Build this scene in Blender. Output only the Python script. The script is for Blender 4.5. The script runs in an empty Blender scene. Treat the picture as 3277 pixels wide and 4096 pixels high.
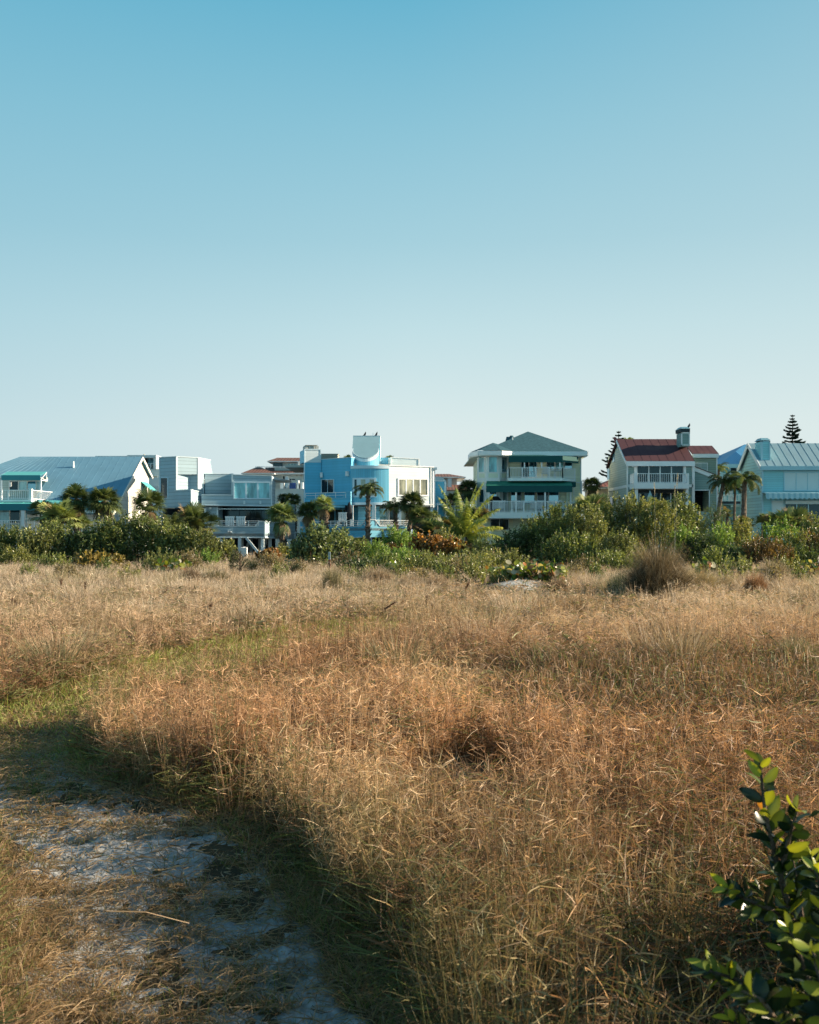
import bpy, math, random
import numpy as np
from mathutils import Vector
random.seed(7)
RNG = np.random.default_rng(11)
C = bpy.context.scene.collection
R = math.radians

# ------------------------------------------------------------------ camera model used to turn measurements into metres
F, CX, YH, EYE = 4000.0, 1638.5, 2135.0, 1.9
CROPS = {'A': (0, 1750, .3826), 'B': (600, 1750, .3826), 'C': (1180, 1700, .3826), 'D': (1800, 1680, .3826),
         'E': (2380, 1640, .3826), 'G': (2780, 1640, .2881), 'N': (0, 0, 1.0)}
def nat(c, x, y):
    ox, oy, s = CROPS[c]
    return ox + x*s, oy + y*s
def at(c, x, y, Y):
    nx, ny = nat(c, x, y)
    return Vector(((nx-CX)/F*Y, Y, EYE + (YH-ny)/F*Y))
def ground_z(x, y):
    x = np.asarray(x, float); y = np.asarray(y, float)
    g = .035*np.sin(x*.9+1.3)*np.cos(y*.7) + .02*np.sin(x*2.3+y*1.7)
    # low sandy rise in front of the cordgrass clump
    g = g + .22*np.exp(-(((x-4.5)/5.5)**2 + ((y-33)/3.5)**2))
    g = g + .17*np.exp(-(((x-3.6)/1.1)**2 + ((y-32.2)/1.8)**2))
    return g * np.clip((80-y)/20, 0, 1)

# ------------------------------------------------------------------ materials
def mat(name, col, rough=.7, metal=0, spec=.3):
    m = bpy.data.materials.new(name); m.use_nodes = True
    b = m.node_tree.nodes['Principled BSDF']
    b.inputs['Base Color'].default_value = (*col, 1); b.inputs['Roughness'].default_value = rough
    b.inputs['Metallic'].default_value = metal; b.inputs['Specular IOR Level'].default_value = spec
    return m
def nd(m, t, **k):
    n = m.node_tree.nodes.new(t)
    for a, v in k.items(): setattr(n, a, v)
    return n
def lk(m, a, b): m.node_tree.links.new(a, b)
def mixcol(m, fac, a, b, mode='MIX'):
    n = nd(m, 'ShaderNodeMix', data_type='RGBA', blend_type=mode)
    for s, v in ((n.inputs[0], fac), (n.inputs[6], a), (n.inputs[7], b)):
        if hasattr(v, 'is_output') or isinstance(v, bpy.types.NodeSocket): lk(m, v, s)
        elif isinstance(v, tuple): s.default_value = (*v, 1)
        else: s.default_value = v
    return n.outputs[2]
def math_n(m, op, a, b=None, c=None, clamp=False):
    n = nd(m, 'ShaderNodeMath', operation=op, use_clamp=clamp)
    for s, v in zip(n.inputs, (a, b, c)):
        if v is None: continue
        if isinstance(v, bpy.types.NodeSocket): lk(m, v, s)
        else: s.default_value = v
    return n.outputs[0]
def noise(m, vec, scale, detail=3, rough=.55):
    n = nd(m, 'ShaderNodeTexNoise'); n.inputs['Scale'].default_value = scale
    n.inputs['Detail'].default_value = detail; n.inputs['Roughness'].default_value = rough
    if vec is not None: lk(m, vec, n.inputs['Vector'])
    return n.outputs['Fac']
def pos(m):
    g = nd(m, 'ShaderNodeNewGeometry'); return g.outputs['Position']
def mapped(m, v, sc):
    n = nd(m, 'ShaderNodeMapping'); n.inputs['Scale'].default_value = sc; lk(m, v, n.inputs['Vector']); return n.outputs[0]
def weather(m, col, amt=.18, sc=.7):
    """paint with stains and streaks"""
    p = pos(m)
    n1 = noise(m, mapped(m, p, (1, 1, .35)), sc, 5, .65)
    n2 = noise(m, mapped(m, p, (1.5, 1.5, .25)), 1.0, 3, .5)
    s = math_n(m, 'ADD', math_n(m, 'MULTIPLY', n1, .7), math_n(m, 'MULTIPLY', n2, .45))
    f = math_n(m, 'MULTIPLY_ADD', s, amt*2.2, 1-amt*1.35)
    cn = nd(m, 'ShaderNodeCombineColor')
    for i in range(3): lk(m, f, cn.inputs[i])
    return mixcol(m, 1.0, col, cn.outputs[0], 'MULTIPLY')
def paint(name, col, rough=.6, amt=.14):
    m = mat(name, col, rough)
    lk(m, weather(m, col, amt), m.node_tree.nodes['Principled BSDF'].inputs['Base Color'])
    return m
def siding(name, col, board=.2, line=.16, dark=.55, vertical=False, amt=.16):
    m = mat(name, col, .65)
    b = m.node_tree.nodes['Principled BSDF']
    sp = nd(m, 'ShaderNodeSeparateXYZ'); lk(m, pos(m), sp.inputs[0])
    src = sp.outputs[0] if vertical else sp.outputs[2]
    t = math_n(m, 'MULTIPLY', src, 1/board)
    fr = math_n(m, 'FRACT', t)
    fl = math_n(m, 'FLOOR', t)
    ln = math_n(m, 'LESS_THAN', fr, line)
    # each board slightly different, a butt joint every few metres
    wn = nd(m, 'ShaderNodeTexWhiteNoise', noise_dimensions='1D'); lk(m, fl, wn.inputs['W'])
    var = math_n(m, 'MULTIPLY_ADD', wn.outputs['Value'], .14, .93)
    cc = nd(m, 'ShaderNodeCombineColor')
    for i in range(3): lk(m, var, cc.inputs[i])
    base = mixcol(m, 1.0, weather(m, col, amt), cc.outputs[0], 'MULTIPLY')
    dk = tuple(c*dark for c in col)
    lk(m, mixcol(m, ln, base, dk), b.inputs['Base Color'])
    return m
def metal_roof(name, col, metal=.35, rough=.4, stain=None, amt=.2):
    m = mat(name, col, rough, metal, .5)
    c = weather(m, col, amt, .5)
    if stain:
        n = noise(m, pos(m), .35, 4, .6)
        f = math_n(m, 'MULTIPLY_ADD', n, 7, -4.1, clamp=True)
        c = mixcol(m, math_n(m, 'MULTIPLY', f, .5), c, stain)
    lk(m, c, m.node_tree.nodes['Principled BSDF'].inputs['Base Color'])
    return m
def shingle(name, col):
    m = mat(name, col, .9, 0, .1)
    n = noise(m, mapped(m, pos(m), (1, 1, 1)), 4.5, 4, .75)
    n2 = noise(m, pos(m), .6, 3)
    f = math_n(m, 'MULTIPLY_ADD', n, 2.2, -.6, clamp=True)
    c = mixcol(m, f, tuple(x*.5 for x in col), tuple(x*1.5 for x in col))
    c = mixcol(m, math_n(m, 'MULTIPLY', n2, .4), c, tuple(x*.7 for x in col))
    lk(m, c, m.node_tree.nodes['Principled BSDF'].inputs['Base Color'])
    return m
def tile_mat(name, col):
    m = mat(name, col, .8, 0, .15)
    p = pos(m); sp = nd(m, 'ShaderNodeSeparateXYZ'); lk(m, p, sp.inputs[0])
    a = math_n(m, 'FRACT', math_n(m, 'MULTIPLY', sp.outputs[0], 2.6))
    l = math_n(m, 'LESS_THAN', a, .35)
    n = noise(m, p, 2.5, 3)
    c = mixcol(m, n, tuple(x*.6 for x in col), tuple(x*1.5 for x in col))
    lk(m, mixcol(m, math_n(m, 'MULTIPLY', l, .6), c, (.03, .02, .02)), m.node_tree.nodes['Principled BSDF'].inputs['Base Color'])
    return m
def glass(name, col, refl=.25, rough=.03):
    m = mat(name, col, .12, 0, .18)
    nt = m.node_tree; b = nt.nodes['Principled BSDF']
    g = nd(m, 'ShaderNodeBsdfGlossy'); g.inputs['Color'].default_value = (.55, .8, .9, 1); g.inputs['Roughness'].default_value = rough
    bp = nd(m, 'ShaderNodeBump'); bp.inputs['Strength'].default_value = .06; bp.inputs['Distance'].default_value = .05
    lk(m, noise(m, pos(m), .9, 2), bp.inputs['Height']); lk(m, bp.outputs[0], g.inputs['Normal'])
    # curtain and room shapes seen faintly through the pane
    n = noise(m, mapped(m, pos(m), (1.6, 1.6, .5)), 1.0, 3)
    lk(m, mixcol(m, math_n(m, 'MULTIPLY_ADD', n, 3, -1.1, clamp=True), tuple(c*.5 for c in col), tuple(c*1.7 for c in col)), b.inputs['Base Color'])
    mx = nd(m, 'ShaderNodeMixShader'); mx.inputs[0].default_value = refl
    lk(m, b.outputs[0], mx.inputs[1]); lk(m, g.outputs[0], mx.inputs[2])
    lk(m, mx.outputs[0], nt.nodes['Material Output'].inputs['Surface'])
    return m
def leaf_mat(name, rough=.45, trans=.3, spec=.35, tint=(1.2, 1.25, .6)):
    """colour comes from the vertex colours made with the leaves"""
    m = mat(name, (.1, .1, .1), rough, 0, spec)
    nt = m.node_tree; b = nt.nodes['Principled BSDF']
    a = nd(m, 'ShaderNodeAttribute', attribute_name='col')
    lk(m, a.outputs['Color'], b.inputs['Base Color'])
    t = nd(m, 'ShaderNodeBsdfTranslucent')
    lk(m, mixcol(m, 1.0, a.outputs['Color'], tint, 'MULTIPLY'), t.inputs['Color'])
    mx = nd(m, 'ShaderNodeMixShader'); mx.inputs[0].default_value = trans
    lk(m, b.outputs[0], mx.inputs[1]); lk(m, t.outputs[0], mx.inputs[2])
    lk(m, mx.outputs[0], nt.nodes['Material Output'].inputs['Surface'])
    return m
def bark_mat(name, c0, c1, sc=8):
    m = mat(name, c0, .9, 0, .1)
    p = mapped(m, pos(m), (1, 1, .6)); n = noise(m, p, sc, 4, .7)
    lk(m, mixcol(m, math_n(m, 'MULTIPLY_ADD', n, 3, -1, clamp=True), c0, c1), m.node_tree.nodes['Principled BSDF'].inputs['Base Color'])
    bp = nd(m, 'ShaderNodeBump'); bp.inputs['Strength'].default_value = .8; bp.inputs['Distance'].default_value = .05
    lk(m, n, bp.inputs['Height']); lk(m, bp.outputs[0], m.node_tree.nodes['Principled BSDF'].inputs['Normal'])
    return m

M = dict(
    white=paint('white_paint', (.80, .82, .82), .5, .1), cream=siding('cream_siding', (.60, .60, .57), .3, .1, .75),
    creamtrim=paint('cream_trim', (.78, .76, .70), .5, .08),
    teal=paint('teal_fabric', (.10, .42, .42), .6, .1), teal_dk=paint('teal_valance', (.03, .20, .24), .6, .1),
    blue_roof=metal_roof('blue_grey_metal', (.15, .31, .42), .1, .5), slate_roof=metal_roof('pale_metal', (.24, .38, .44), .15, .5),
    grey_sid=siding('blue_grey_boards', (.36, .49, .56), .30, .13, .62), grey_trim=paint('blue_grey_trim', (.62, .72, .76), .5),
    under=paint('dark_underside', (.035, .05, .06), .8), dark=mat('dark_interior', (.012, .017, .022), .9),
    blue_sid=siding('sky_blue_boards', (.12, .48, .70), .24, .10, .82), blue_pale_and_lit=siding('pale_and_sunlit_blue_boards', (.62, .71, .74), .24, .12, .85),  # pale copy of the blue boards paints sunlight on facade and chimney top
    blue_vert=siding('blue_vertical_boards', (.16, .51, .70), .19, .12, .72, True), blue_mid=siding('mid_blue_lit_boards', (.20, .54, .72), .24, .12, .75),
    pale_trim=paint('pale_trim', (.62, .76, .84), .5), drum_roof=metal_roof('drum_metal', (.25, .42, .48), .05, .6),
    yel_sid=siding('pale_yellow_boards', (.80, .82, .60), .19, .14, .82), yel_trim=paint('pale_trim_white', (.78, .84, .82), .5, .08),
    panel=paint('pale_yellow_panel', (.72, .80, .64), .6, .08),
    shingle=shingle('blue_grey_shingles', (.05, .125, .155)), green=paint('green_canvas', (.03, .22, .15), .7, .3), green_dk=paint('green_valance', (.008, .085, .085), .7, .2),
    red_roof=metal_roof('red_metal', (.078, .025, .031), .02, .7, (.15, .07, .065)), grn_sid=siding('grey_green_boards', (.24, .35, .33), .2, .15, .66),
    grn_pale=siding('pale_grey_green_boards', (.42, .51, .47), .2, .16, .6), olive_sid=siding('grey_olive_boards', (.30, .38, .31), .2, .15, .65), cap=paint('grey_metal_cap', (.16, .34, .42), .4),
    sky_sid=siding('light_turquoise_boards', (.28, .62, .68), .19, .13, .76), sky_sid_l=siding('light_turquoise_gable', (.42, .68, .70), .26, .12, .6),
    bright_roof=metal_roof('bright_blue_metal', (.07, .27, .48), .1, .5), shade=paint('white_roller_shade', (.58, .70, .72), .7, .05),
    teal_sid=siding('teal_boards', (.18, .42, .50), .2, .14, .7), turq=paint('turquoise_trim', (.38, .62, .70), .5),
    condo=paint('condo_wall', (.55, .60, .58), .8, .1), condo_trim=paint('condo_trim', (.66, .70, .70), .7, .08), tile=tile_mat('brown_tiles', (.20, .11, .09)),
    tile_red=tile_mat('red_clay_tiles', (.20, .09, .08)), beige=paint('beige_stucco', (.48, .40, .32), .8, .1),
    g_dark=glass('dark_glass', (.008, .018, .025), .035), g_sky=glass('sky_glass', (.03, .10, .14), .34), g_blind=glass('blind_behind_glass', (.26, .40, .40), .1),
    g_teal=glass('teal_shade_glass', (.18, .44, .48), .08), g_olive=glass('blind_sunlit_glass', (.28, .28, .20), .06), g_royal=glass('royal_blue_glass', (.03, .10, .40), .05),
    concrete=paint('concrete', (.40, .42, .40), .8), black=mat('black_canvas', (.012, .014, .02), .8), rail=paint('white_rail', (.80, .82, .82), .45, .06),
    bird=mat('dark_feathers', (.02, .02, .025), .6), plastic=paint('white_plastic', (.72, .76, .78), .4, .06), cloth=paint('white_cloth', (.7, .72, .72), .8),
    unit=paint('beige_unit', (.42, .40, .34), .6, .2), wood=paint('weathered_red_wood', (.30, .12, .08), .8, .3),
    ink=mat('dark_ink', (.03, .05, .06), .7), signw=paint('sign_face', (.5, .6, .62), .5, .1),
    leaf=leaf_mat('leaf_surface', .32, .36, .5, (1.3, 1.25, .5)), palm=leaf_mat('palm_leaf', .42, .22, .3), grass=leaf_mat('grass_blade', .5, .36, .3, (1.15, 1.0, .72)), needle=leaf_mat('pine_needles', .6, .1, .2),
    nearleaf=leaf_mat('glossy_leaf', .3, .3, .4, (1.7, 1.5, .3)),
    trunk=bark_mat('palm_bark', (.05, .04, .035), (.22, .17, .13)), bark=bark_mat('shrub_bark', (.06, .045, .035), (.16, .12, .09), 14),
)

# ------------------------------------------------------------------ object helpers
ORG = {}
def link(o, parent=None, org=None):
    C.objects.link(o)
    if parent is not None: o.parent = parent
    ORG[o] = org if org is not None else Vector((0, 0, 0))
    return o
def tag(o, label=None, cat=None, group=None, kind=None):
    if label: o['label'] = label
    if cat: o['category'] = cat
    if group: o['group'] = group
    if kind: o['kind'] = kind
    return o
def thing(name, label, cat, loc, group=None):
    o = bpy.data.objects.new(name, None); o.location = loc; o.empty_display_size = .3
    link(o, None, Vector(loc)); return tag(o, label, cat, group)
class MB:
    def __init__(s): s.v = []; s.f = []
    def add(s, vs, fs):
        n = len(s.v); s.v += [tuple(p) for p in vs]; s.f += [tuple(i+n for i in f) for f in fs]; return s
    def box(s, a, b):
        x0, y0, z0 = a; x1, y1, z1 = b
        return s.add([(x, y, z) for z in (z0, z1) for y in (y0, y1) for x in (x0, x1)],
                     [(0, 2, 3, 1), (4, 5, 7, 6), (0, 1, 5, 4), (2, 6, 7, 3), (0, 4, 6, 2), (1, 3, 7, 5)])
    def bar(s, p, q, w, h=None):
        """rectangular bar from p to q"""
        p = Vector(p); q = Vector(q); h = w if h is None else h
        d = (q-p).normalized(); up = Vector((0, 0, 1)) if abs(d.z) < .95 else Vector((0, 1, 0))
        a = d.cross(up).normalized()*w/2; b = a.cross(d).normalized()*h/2
        vs = [e+i*a+j*b for e in (p, q) for i, j in ((-1, -1), (1, -1), (1, 1), (-1, 1))]
        return s.add(vs, [(0, 3, 2, 1), (4, 5, 6, 7), (0, 1, 5, 4), (1, 2, 6, 5), (2, 3, 7, 6), (3, 0, 4, 7)])
    def tube(s, pts, rad, n=6):
        rings = []; base = len(s.v); pts = [Vector(p) for p in pts]
        for i, p in enumerate(pts):
            d = (pts[min(i+1, len(pts)-1)]-pts[max(i-1, 0)]).normalized()
            up = Vector((0, 1, 0)) if abs(d.z) > .7 else Vector((0, 0, 1))
            a = d.cross(up).normalized(); b = d.cross(a)
            r = rad[i] if hasattr(rad, '__len__') else rad
            s.v += [tuple(p+(a*math.cos(t)+b*math.sin(t))*r) for t in (k*2*math.pi/n for k in range(n))]
        for i in range(len(pts)-1):
            for k in range(n):
                a = base+i*n+k; b = base+i*n+(k+1) % n
                s.f.append((a, b, b+n, a+n))
        s.f.append(tuple(base+k for k in range(n))[::-1]); s.f.append(tuple(base+(len(pts)-1)*n+k for k in range(n)))
        return s
    def prism(s, front, back):
        n = len(front)
        return s.add(list(front)+list(back), [tuple(range(n))[::-1], tuple(range(n, 2*n))]+[(i, (i+1) % n, n+(i+1) % n, n+i) for i in range(n)])
    def build(s, name, m, parent=None, smooth=False, bevel=0):
        me = bpy.data.meshes.new(name)
        o = bpy.data.objects.new(name, me)
        org = ORG[parent] if parent is not None else Vector((0, 0, 0))
        me.from_pydata([(x-org.x, y-org.y, z-org.z) for x, y, z in s.v], [], s.f)
        me.materials.append(m); link(o, parent, org)
        import bmesh
        bm = bmesh.new(); bm.from_mesh(me); bmesh.ops.recalc_face_normals(bm, faces=bm.faces); bm.to_mesh(me); bm.free()
        if smooth:
            for p in me.polygons: p.use_smooth = True
        return o
class PL:
    """vertical wall plane through two measured columns at given depths"""
    def __init__(s, c, xa, Ya, xb=None, Yb=None):
        if xb is None: xb, Yb = xa+400, Ya
        s.c = c; a = at(c, xa, 0, Ya); b = at(c, xb, 0, Yb)
        s.ax, s.ay, s.dx, s.dy = a.x, a.y, b.x-a.x, b.y-a.y
        l = math.hypot(s.dx, s.dy); s.dx /= l; s.dy /= l
        s.n = Vector((s.dy, -s.dx, 0))
        if s.n.x*s.ax+s.n.y*s.ay > 0: s.n = -s.n      # outward normal faces the field
    def p(s, x, y, off=0):
        nx, ny = nat(s.c, x, y); u = (nx-CX)/F; v = (YH-ny)/F
        t = (s.ax*s.dy - s.ay*s.dx)/(u*s.dy - s.dx)
        return Vector((u*t, t, EYE+v*t)) + s.n*off
def slab(mb, pl, pts, off=0, depth=.2):
    fr = [pl.p(x, y, off) for x, y in pts]
    return mb.prism(fr, [p - pl.n*depth for p in fr])
def rect(x0, y0, x1, y1): return [(x0, y0), (x1, y0), (x1, y1), (x0, y1)]
def wall(H, name, pl, pts, m, off=0, depth=.2):
    return slab(MB(), pl, pts, off, depth).build(name, m, H)
def bands(H, name, pl, rects, m, off=.03, depth=.06):
    mb = MB()
    for r in rects: slab(mb, pl, rect(*r) if len(r) == 4 and not isinstance(r[0], tuple) else r, off, depth)
    return mb.build(name, m, H)
def window(H, pl, x0, y0, x1, y1, n=1, g='g_dark', fm='white', fw=5, mw=4, off=.0, sills=True, gs=None, name='window', hbar=None):
    mb = MB(); o = off+.07
    slab(mb, pl, rect(x0, y0, x1, y0+fw), o, .12); slab(mb, pl, rect(x0, y1-fw, x1, y1), o, .12)
    slab(mb, pl, rect(x0, y0+fw, x0+fw, y1-fw), o, .12); slab(mb, pl, rect(x1-fw, y0+fw, x1, y1-fw), o, .12)
    xs = [x0+fw+(x1-x0-2*fw)*i/n for i in range(n+1)]
    for x in xs[1:-1]: slab(mb, pl, rect(x-mw/2, y0+fw, x+mw/2, y1-fw), o-.015, .1)
    if hbar: slab(mb, pl, rect(x0+fw, hbar-mw/2, x1-fw, hbar+mw/2), o-.02, .09)
    w = mb.build(name, M[fm], H)
    for i in range(n):
        k = (gs[i] if gs else g)
        a = xs[i]+(mw/2 if i else 0)+.3; b = xs[i+1]-(mw/2 if i < n-1 else 0)-.3
        slab(MB(), pl, rect(a, y0+fw+.3, b, y1-fw-.3), off+.02, .03).build('pane', M[k], w)
    return w
def railing(H, p, q, zt, zb, gap=.13, m='rail', posts=None, hor=0, pw=.07, bw=.028, name='railing'):
    """p,q: floor-plan end points (x,y); zt/zb heights at p and q"""
    p = Vector(p[:2]).to_3d(); q = Vector(q[:2]).to_3d(); L = (q-p).length
    if not hasattr(zt, '__len__'): zt = (zt, zt)
    if not hasattr(zb, '__len__'): zb = (zb, zb)
    def P(t, z): r = p.lerp(q, t); return (r.x, r.y, z)
    mb = MB(); top = lambda t: zt[0]+(zt[1]-zt[0])*t; bot = lambda t: zb[0]+(zb[1]-zb[0])*t
    mb.bar(P(0, zt[0]), P(1, zt[1]), .09, .05)
    if hor:
        for k in range(1, hor+1):
            f = k/(hor+1); mb.bar(P(0, top(0)*(1-f)+bot(0)*f), P(1, top(1)*(1-f)+bot(1)*f), .03, .035)
    else:
        mb.bar(P(0, zb[0]+.08), P(1, zb[1]+.08), .05, .05)
        n = max(2, int(L/gap))
        for i in range(n+1):
            t = i/n; mb.bar(P(t, bot(t)+.1), P(t, top(t)-.02), bw)
    k = posts or max(1, round(L/1.8))
    for i in range(k+1): t = i/k; mb.bar(P(t, bot(t)), P(t, top(t)+.03), pw)
    return mb.build(name, M[m], H)
def crail(H, c, xa, Ya, xb, Yb, yt, yb, **k):
    a = at(c, xa, yt, Ya); b = at(c, xb, yt, Yb); a2 = at(c, xa, yb, Ya); b2 = at(c, xb, yb, Yb)
    return railing(H, a, b, (a.z, b.z if Ya == Yb else a.z), (a2.z, b2.z if Ya == Yb else a2.z), **k)
def sheet(H, name, pts, m, th=.08):
    """sloping slab from 3-D corner points, thickness downwards"""
    pts = [Vector(p) for p in pts]
    return MB().prism(pts, [p-Vector((0, 0, th)) for p in pts]).build(name, m, H)
def seam_roof(H, e0, e1, r1, r0, m, gap=.5, th=.12, name='roof', rib=.045):
    """standing-seam slope: eave e0-e1, ridge r0-r1"""
    e0, e1, r0, r1 = map(Vector, (e0, e1, r0, r1))
    mb = MB().prism([e0, e1, r1, r0], [p-Vector((0, 0, th)) for p in (e0, e1, r1, r0)])
    n = max(2, int(max((e1-e0).length, (r1-r0).length)/gap))
    up = Vector((0, 0, rib/2))
    for i in range(n+1):
        t = i/n; mb.bar(e0.lerp(e1, t)+up, r0.lerp(r1, t)+up, rib*.9, rib)
    return mb.build(name, m, H)

# ------------------------------------------------------------------ numpy vegetation
def npmesh(name, V, T, col, m, parent=None):
    V = np.asarray(V, np.float32); T = np.asarray(T, np.int32)
    if parent is not None: V = V - np.array(ORG[parent][:], np.float32)
    me = bpy.data.meshes.new(name)
    me.vertices.add(len(V)); me.vertices.foreach_set('co', V.ravel())
    me.loops.add(T.size); me.loops.foreach_set('vertex_index', T.ravel())
    me.polygons.add(len(T)); me.polygons.foreach_set('loop_start', np.arange(0, T.size, T.shape[1], dtype=np.int32))
    me.update(calc_edges=True)
    a = me.color_attributes.new('col', 'FLOAT_COLOR', 'POINT')
    a.data.foreach_set('color', np.concatenate([np.clip(col, 0, 1), np.ones((len(V), 1))], 1).astype(np.float32).ravel())
    me.materials.append(m)
    o = bpy.data.objects.new(name, me)
    return link(o, parent, ORG[parent] if parent is not None else None)
class NP:
    def __init__(s): s.V = []; s.T = []; s.K = []; s.n = 0
    def add(s, V, T, K):
        s.V.append(V.reshape(-1, 3)); s.T.append(T+s.n); s.K.append(K.reshape(-1, 3)); s.n += len(s.V[-1])
    def build(s, name, m, parent=None): return npmesh(name, np.concatenate(s.V), np.concatenate(s.T), np.concatenate(s.K), m, parent)
def nrm(v): return v/np.maximum(np.linalg.norm(v, axis=-1, keepdims=True), 1e-9)
def fbm(x, y, sc, seed=0):
    r = np.random.default_rng(seed); out = 0; amp = 1; tot = 0
    for o in range(3):
        for k in range(4):
            a = r.uniform(0, 6.283); f = sc*(2**o)*r.uniform(.7, 1.4); ph = r.uniform(0, 6.283)
            out = out + amp*np.sin((x*np.cos(a)+y*np.sin(a))*f+ph+1.3*np.sin((x*np.sin(a)-y*np.cos(a))*f*.6+ph*2)); tot += amp*.5
        amp *= .55
    return out/tot    # about -1..1
def strips(acc, p0, p1, p2, wv, c0, c1, w1=.8):
    """N blades: quad + tip triangle; p0,p1,p2 (N,3); wv (N,3) half width"""
    n = len(p0)
    V = np.stack([p0-wv, p0+wv, p1+wv*w1, p1-wv*w1, p2], 1)
    T = np.array([[0, 1, 2], [0, 2, 3], [3, 2, 4]])
    T = (T[None]+5*np.arange(n)[:, None, None]).reshape(-1, 3)
    cm = c0*.5+c1*.5
    K = np.stack([c0, c0, cm, cm, c1], 1)
    acc.add(V, T, K)
def grass(acc, base, h, w, az, lean, curl, c0, c1, rng):
    n = len(base); d = np.stack([np.cos(az), np.sin(az), np.zeros(n)], 1)
    up = np.array([0, 0, 1.])
    def at_t(t):
        t = np.asarray(t)[:, None] if np.ndim(t) else t
        return base + d*((lean[:, None]*t + curl[:, None]*t*t)*h[:, None]) + up*(h[:, None]*(t - (.25*lean[:, None]**2*t + .45*curl[:, None]*t*t)))
    fa = rng.uniform(0, 6.283, n)
    wv = np.stack([np.cos(fa), np.sin(fa), np.zeros(n)], 1)*w[:, None]/2
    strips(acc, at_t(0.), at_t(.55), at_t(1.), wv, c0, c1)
    return at_t
# ================================================================== HOUSES
V3 = Vector
def w(c, x, y, Y): return at(c, x, y, Y)
def zt(c, y, Y): return at(c, 0, y, Y).z
def wx(c, x, Y): return at(c, x, 0, Y).x

# ---------- white gabled house with blue-grey metal roof
H = thing('beach_house', 'white gabled house under a huge plain blue-grey metal roof, teal awnings over its porches', 'house', (-31, 88, 0), 'houses along the beach')
X1 = wx('A', 1150, 84.); XL = -40.5
ze = zt('A', 790, 84.); zr = zt('A', 200, 93.3); zb = zt('A', 410, 96.6)
sl = (zr-ze)/9.3
def rz(Y): return ze+(Y-84)*sl
Xc = -32.3
seam_roof(H, (Xc, 84, ze), (X1+.25, 84, ze), (X1+.25, 93.3, zr), (Xc, 93.3, zr), M['blue_roof'], .62, rib=.015)
seam_roof(H, (XL, 89.2, rz(89.2)), (Xc-.01, 89.2, rz(89.2)), (Xc-.01, 93.3, zr), (-36.3, 93.3, zr), M['blue_roof'], .62, rib=.015)
sheet(H, 'roof_back', [(-36.3, 93.32, zr), (X1+.25, 93.32, zr), (X1+.25, 97, zb), (-38, 97, zb)], M['blue_roof'])
# gable wall that catches the sun
MB().prism([V3((X1, 84.1, 0)), V3((X1, 84.1, ze-.02)), V3((X1, 93.3, zr-.13)), V3((X1, 96.6, zb-.12)), V3((X1, 96.6, 0))],
           [V3((X1-7, y, z)) for y, z in ((84.1, 0), (84.1, ze-.02), (93.3, zr-.13), (96.6, zb-.12), (96.6, 0))]).build('gable_wall', M['cream'], H)
MB().bar((X1+.3, 84, ze-.12), (X1+.3, 93.3, zr-.12), .06, .26).bar((X1+.3, 93.3, zr-.12), (X1+.3, 96.9, zb-.12), .06, .24).build('rake_trim', M['creamtrim'], H)
pg = PL('A', 1150, 84.0, 1555, 96.6); pg.n = V3((1, 0, 0))
window(H, pg, 1472, 470, 1500, 640, 1, 'g_sky', 'creamtrim', fw=3, off=.01)
window(H, pg, 1492, 790, 1524, 880, 1, 'g_sky', 'creamtrim', fw=3, off=.01)
a = w('A', 1472, 462, 94.3); MB().prism([V3((X1+.02, 93.6, a.z)), V3((X1+.02, 96, a.z)), V3((X1+.9, 96, a.z-.75)), V3((X1+.9, 93.6, a.z-.75))],
    [V3((X1+.02, 93.6, a.z-.04)), V3((X1+.02, 96, a.z-.04)), V3((X1+.9, 96, a.z-.79)), V3((X1+.9, 93.6, a.z-.79))]).build('window_awning', M['teal'], H)
MB().bar((X1+.07, 86.2, .4), (X1+.07, 86.2, 4.6), .16).build('downpipe', M['grey_trim'], H)
# roof vent
v = w('A', 592, 312, 87); v.z = rz(91.4); v.y = 91.4
MB().tube([v-V3((0, 0, .3)), v+V3((0, 0, .55))], [.13, .06], 8).build('roof_vent', M['white'], H)
# upper room behind the cut-out balcony
p = PL('A', 0, 88.95)
wall(H, 'wall', p, rect(-160, 415, 488, 655), M['grn_pale'], 0, .3)
window(H, p, 95, 452, 480, 560, 4, fm='creamtrim', fw=7, mw=8, gs=['g_dark', 'g_blind', 'g_sky', 'g_blind'])
bands(H, 'lamp', p, [(104, 470, 126, 515)], M['white'], .18, .16)
sheet(H, 'deck', [(XL, 83, 4.72), (Xc+.9, 83, 4.72), (Xc+.9, 89, 4.72), (XL, 89, 4.72)], M['white'], .16)
MB().box((Xc, 84, 4.0), (Xc+.12, 89.1, rz(84)+.3)).build('cheek_wall', M['cream'], H)
zz = zt('A', 550, 83.2)
railing(H, (XL, 83.2), (wx('A', 312, 83.2), 83.2), zz, 4.73, .17)
pa = w('A', 322, 535, 83.2)
MB().box((pa.x-.13, 83.07, 4.72), (pa.x+.13, 83.33, pa.z)).build('post', M['white'], H)
railing(H, (pa.x, 83.3), (pa.x+.35, 87.2), zz, 4.73, .17, posts=1)
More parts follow.
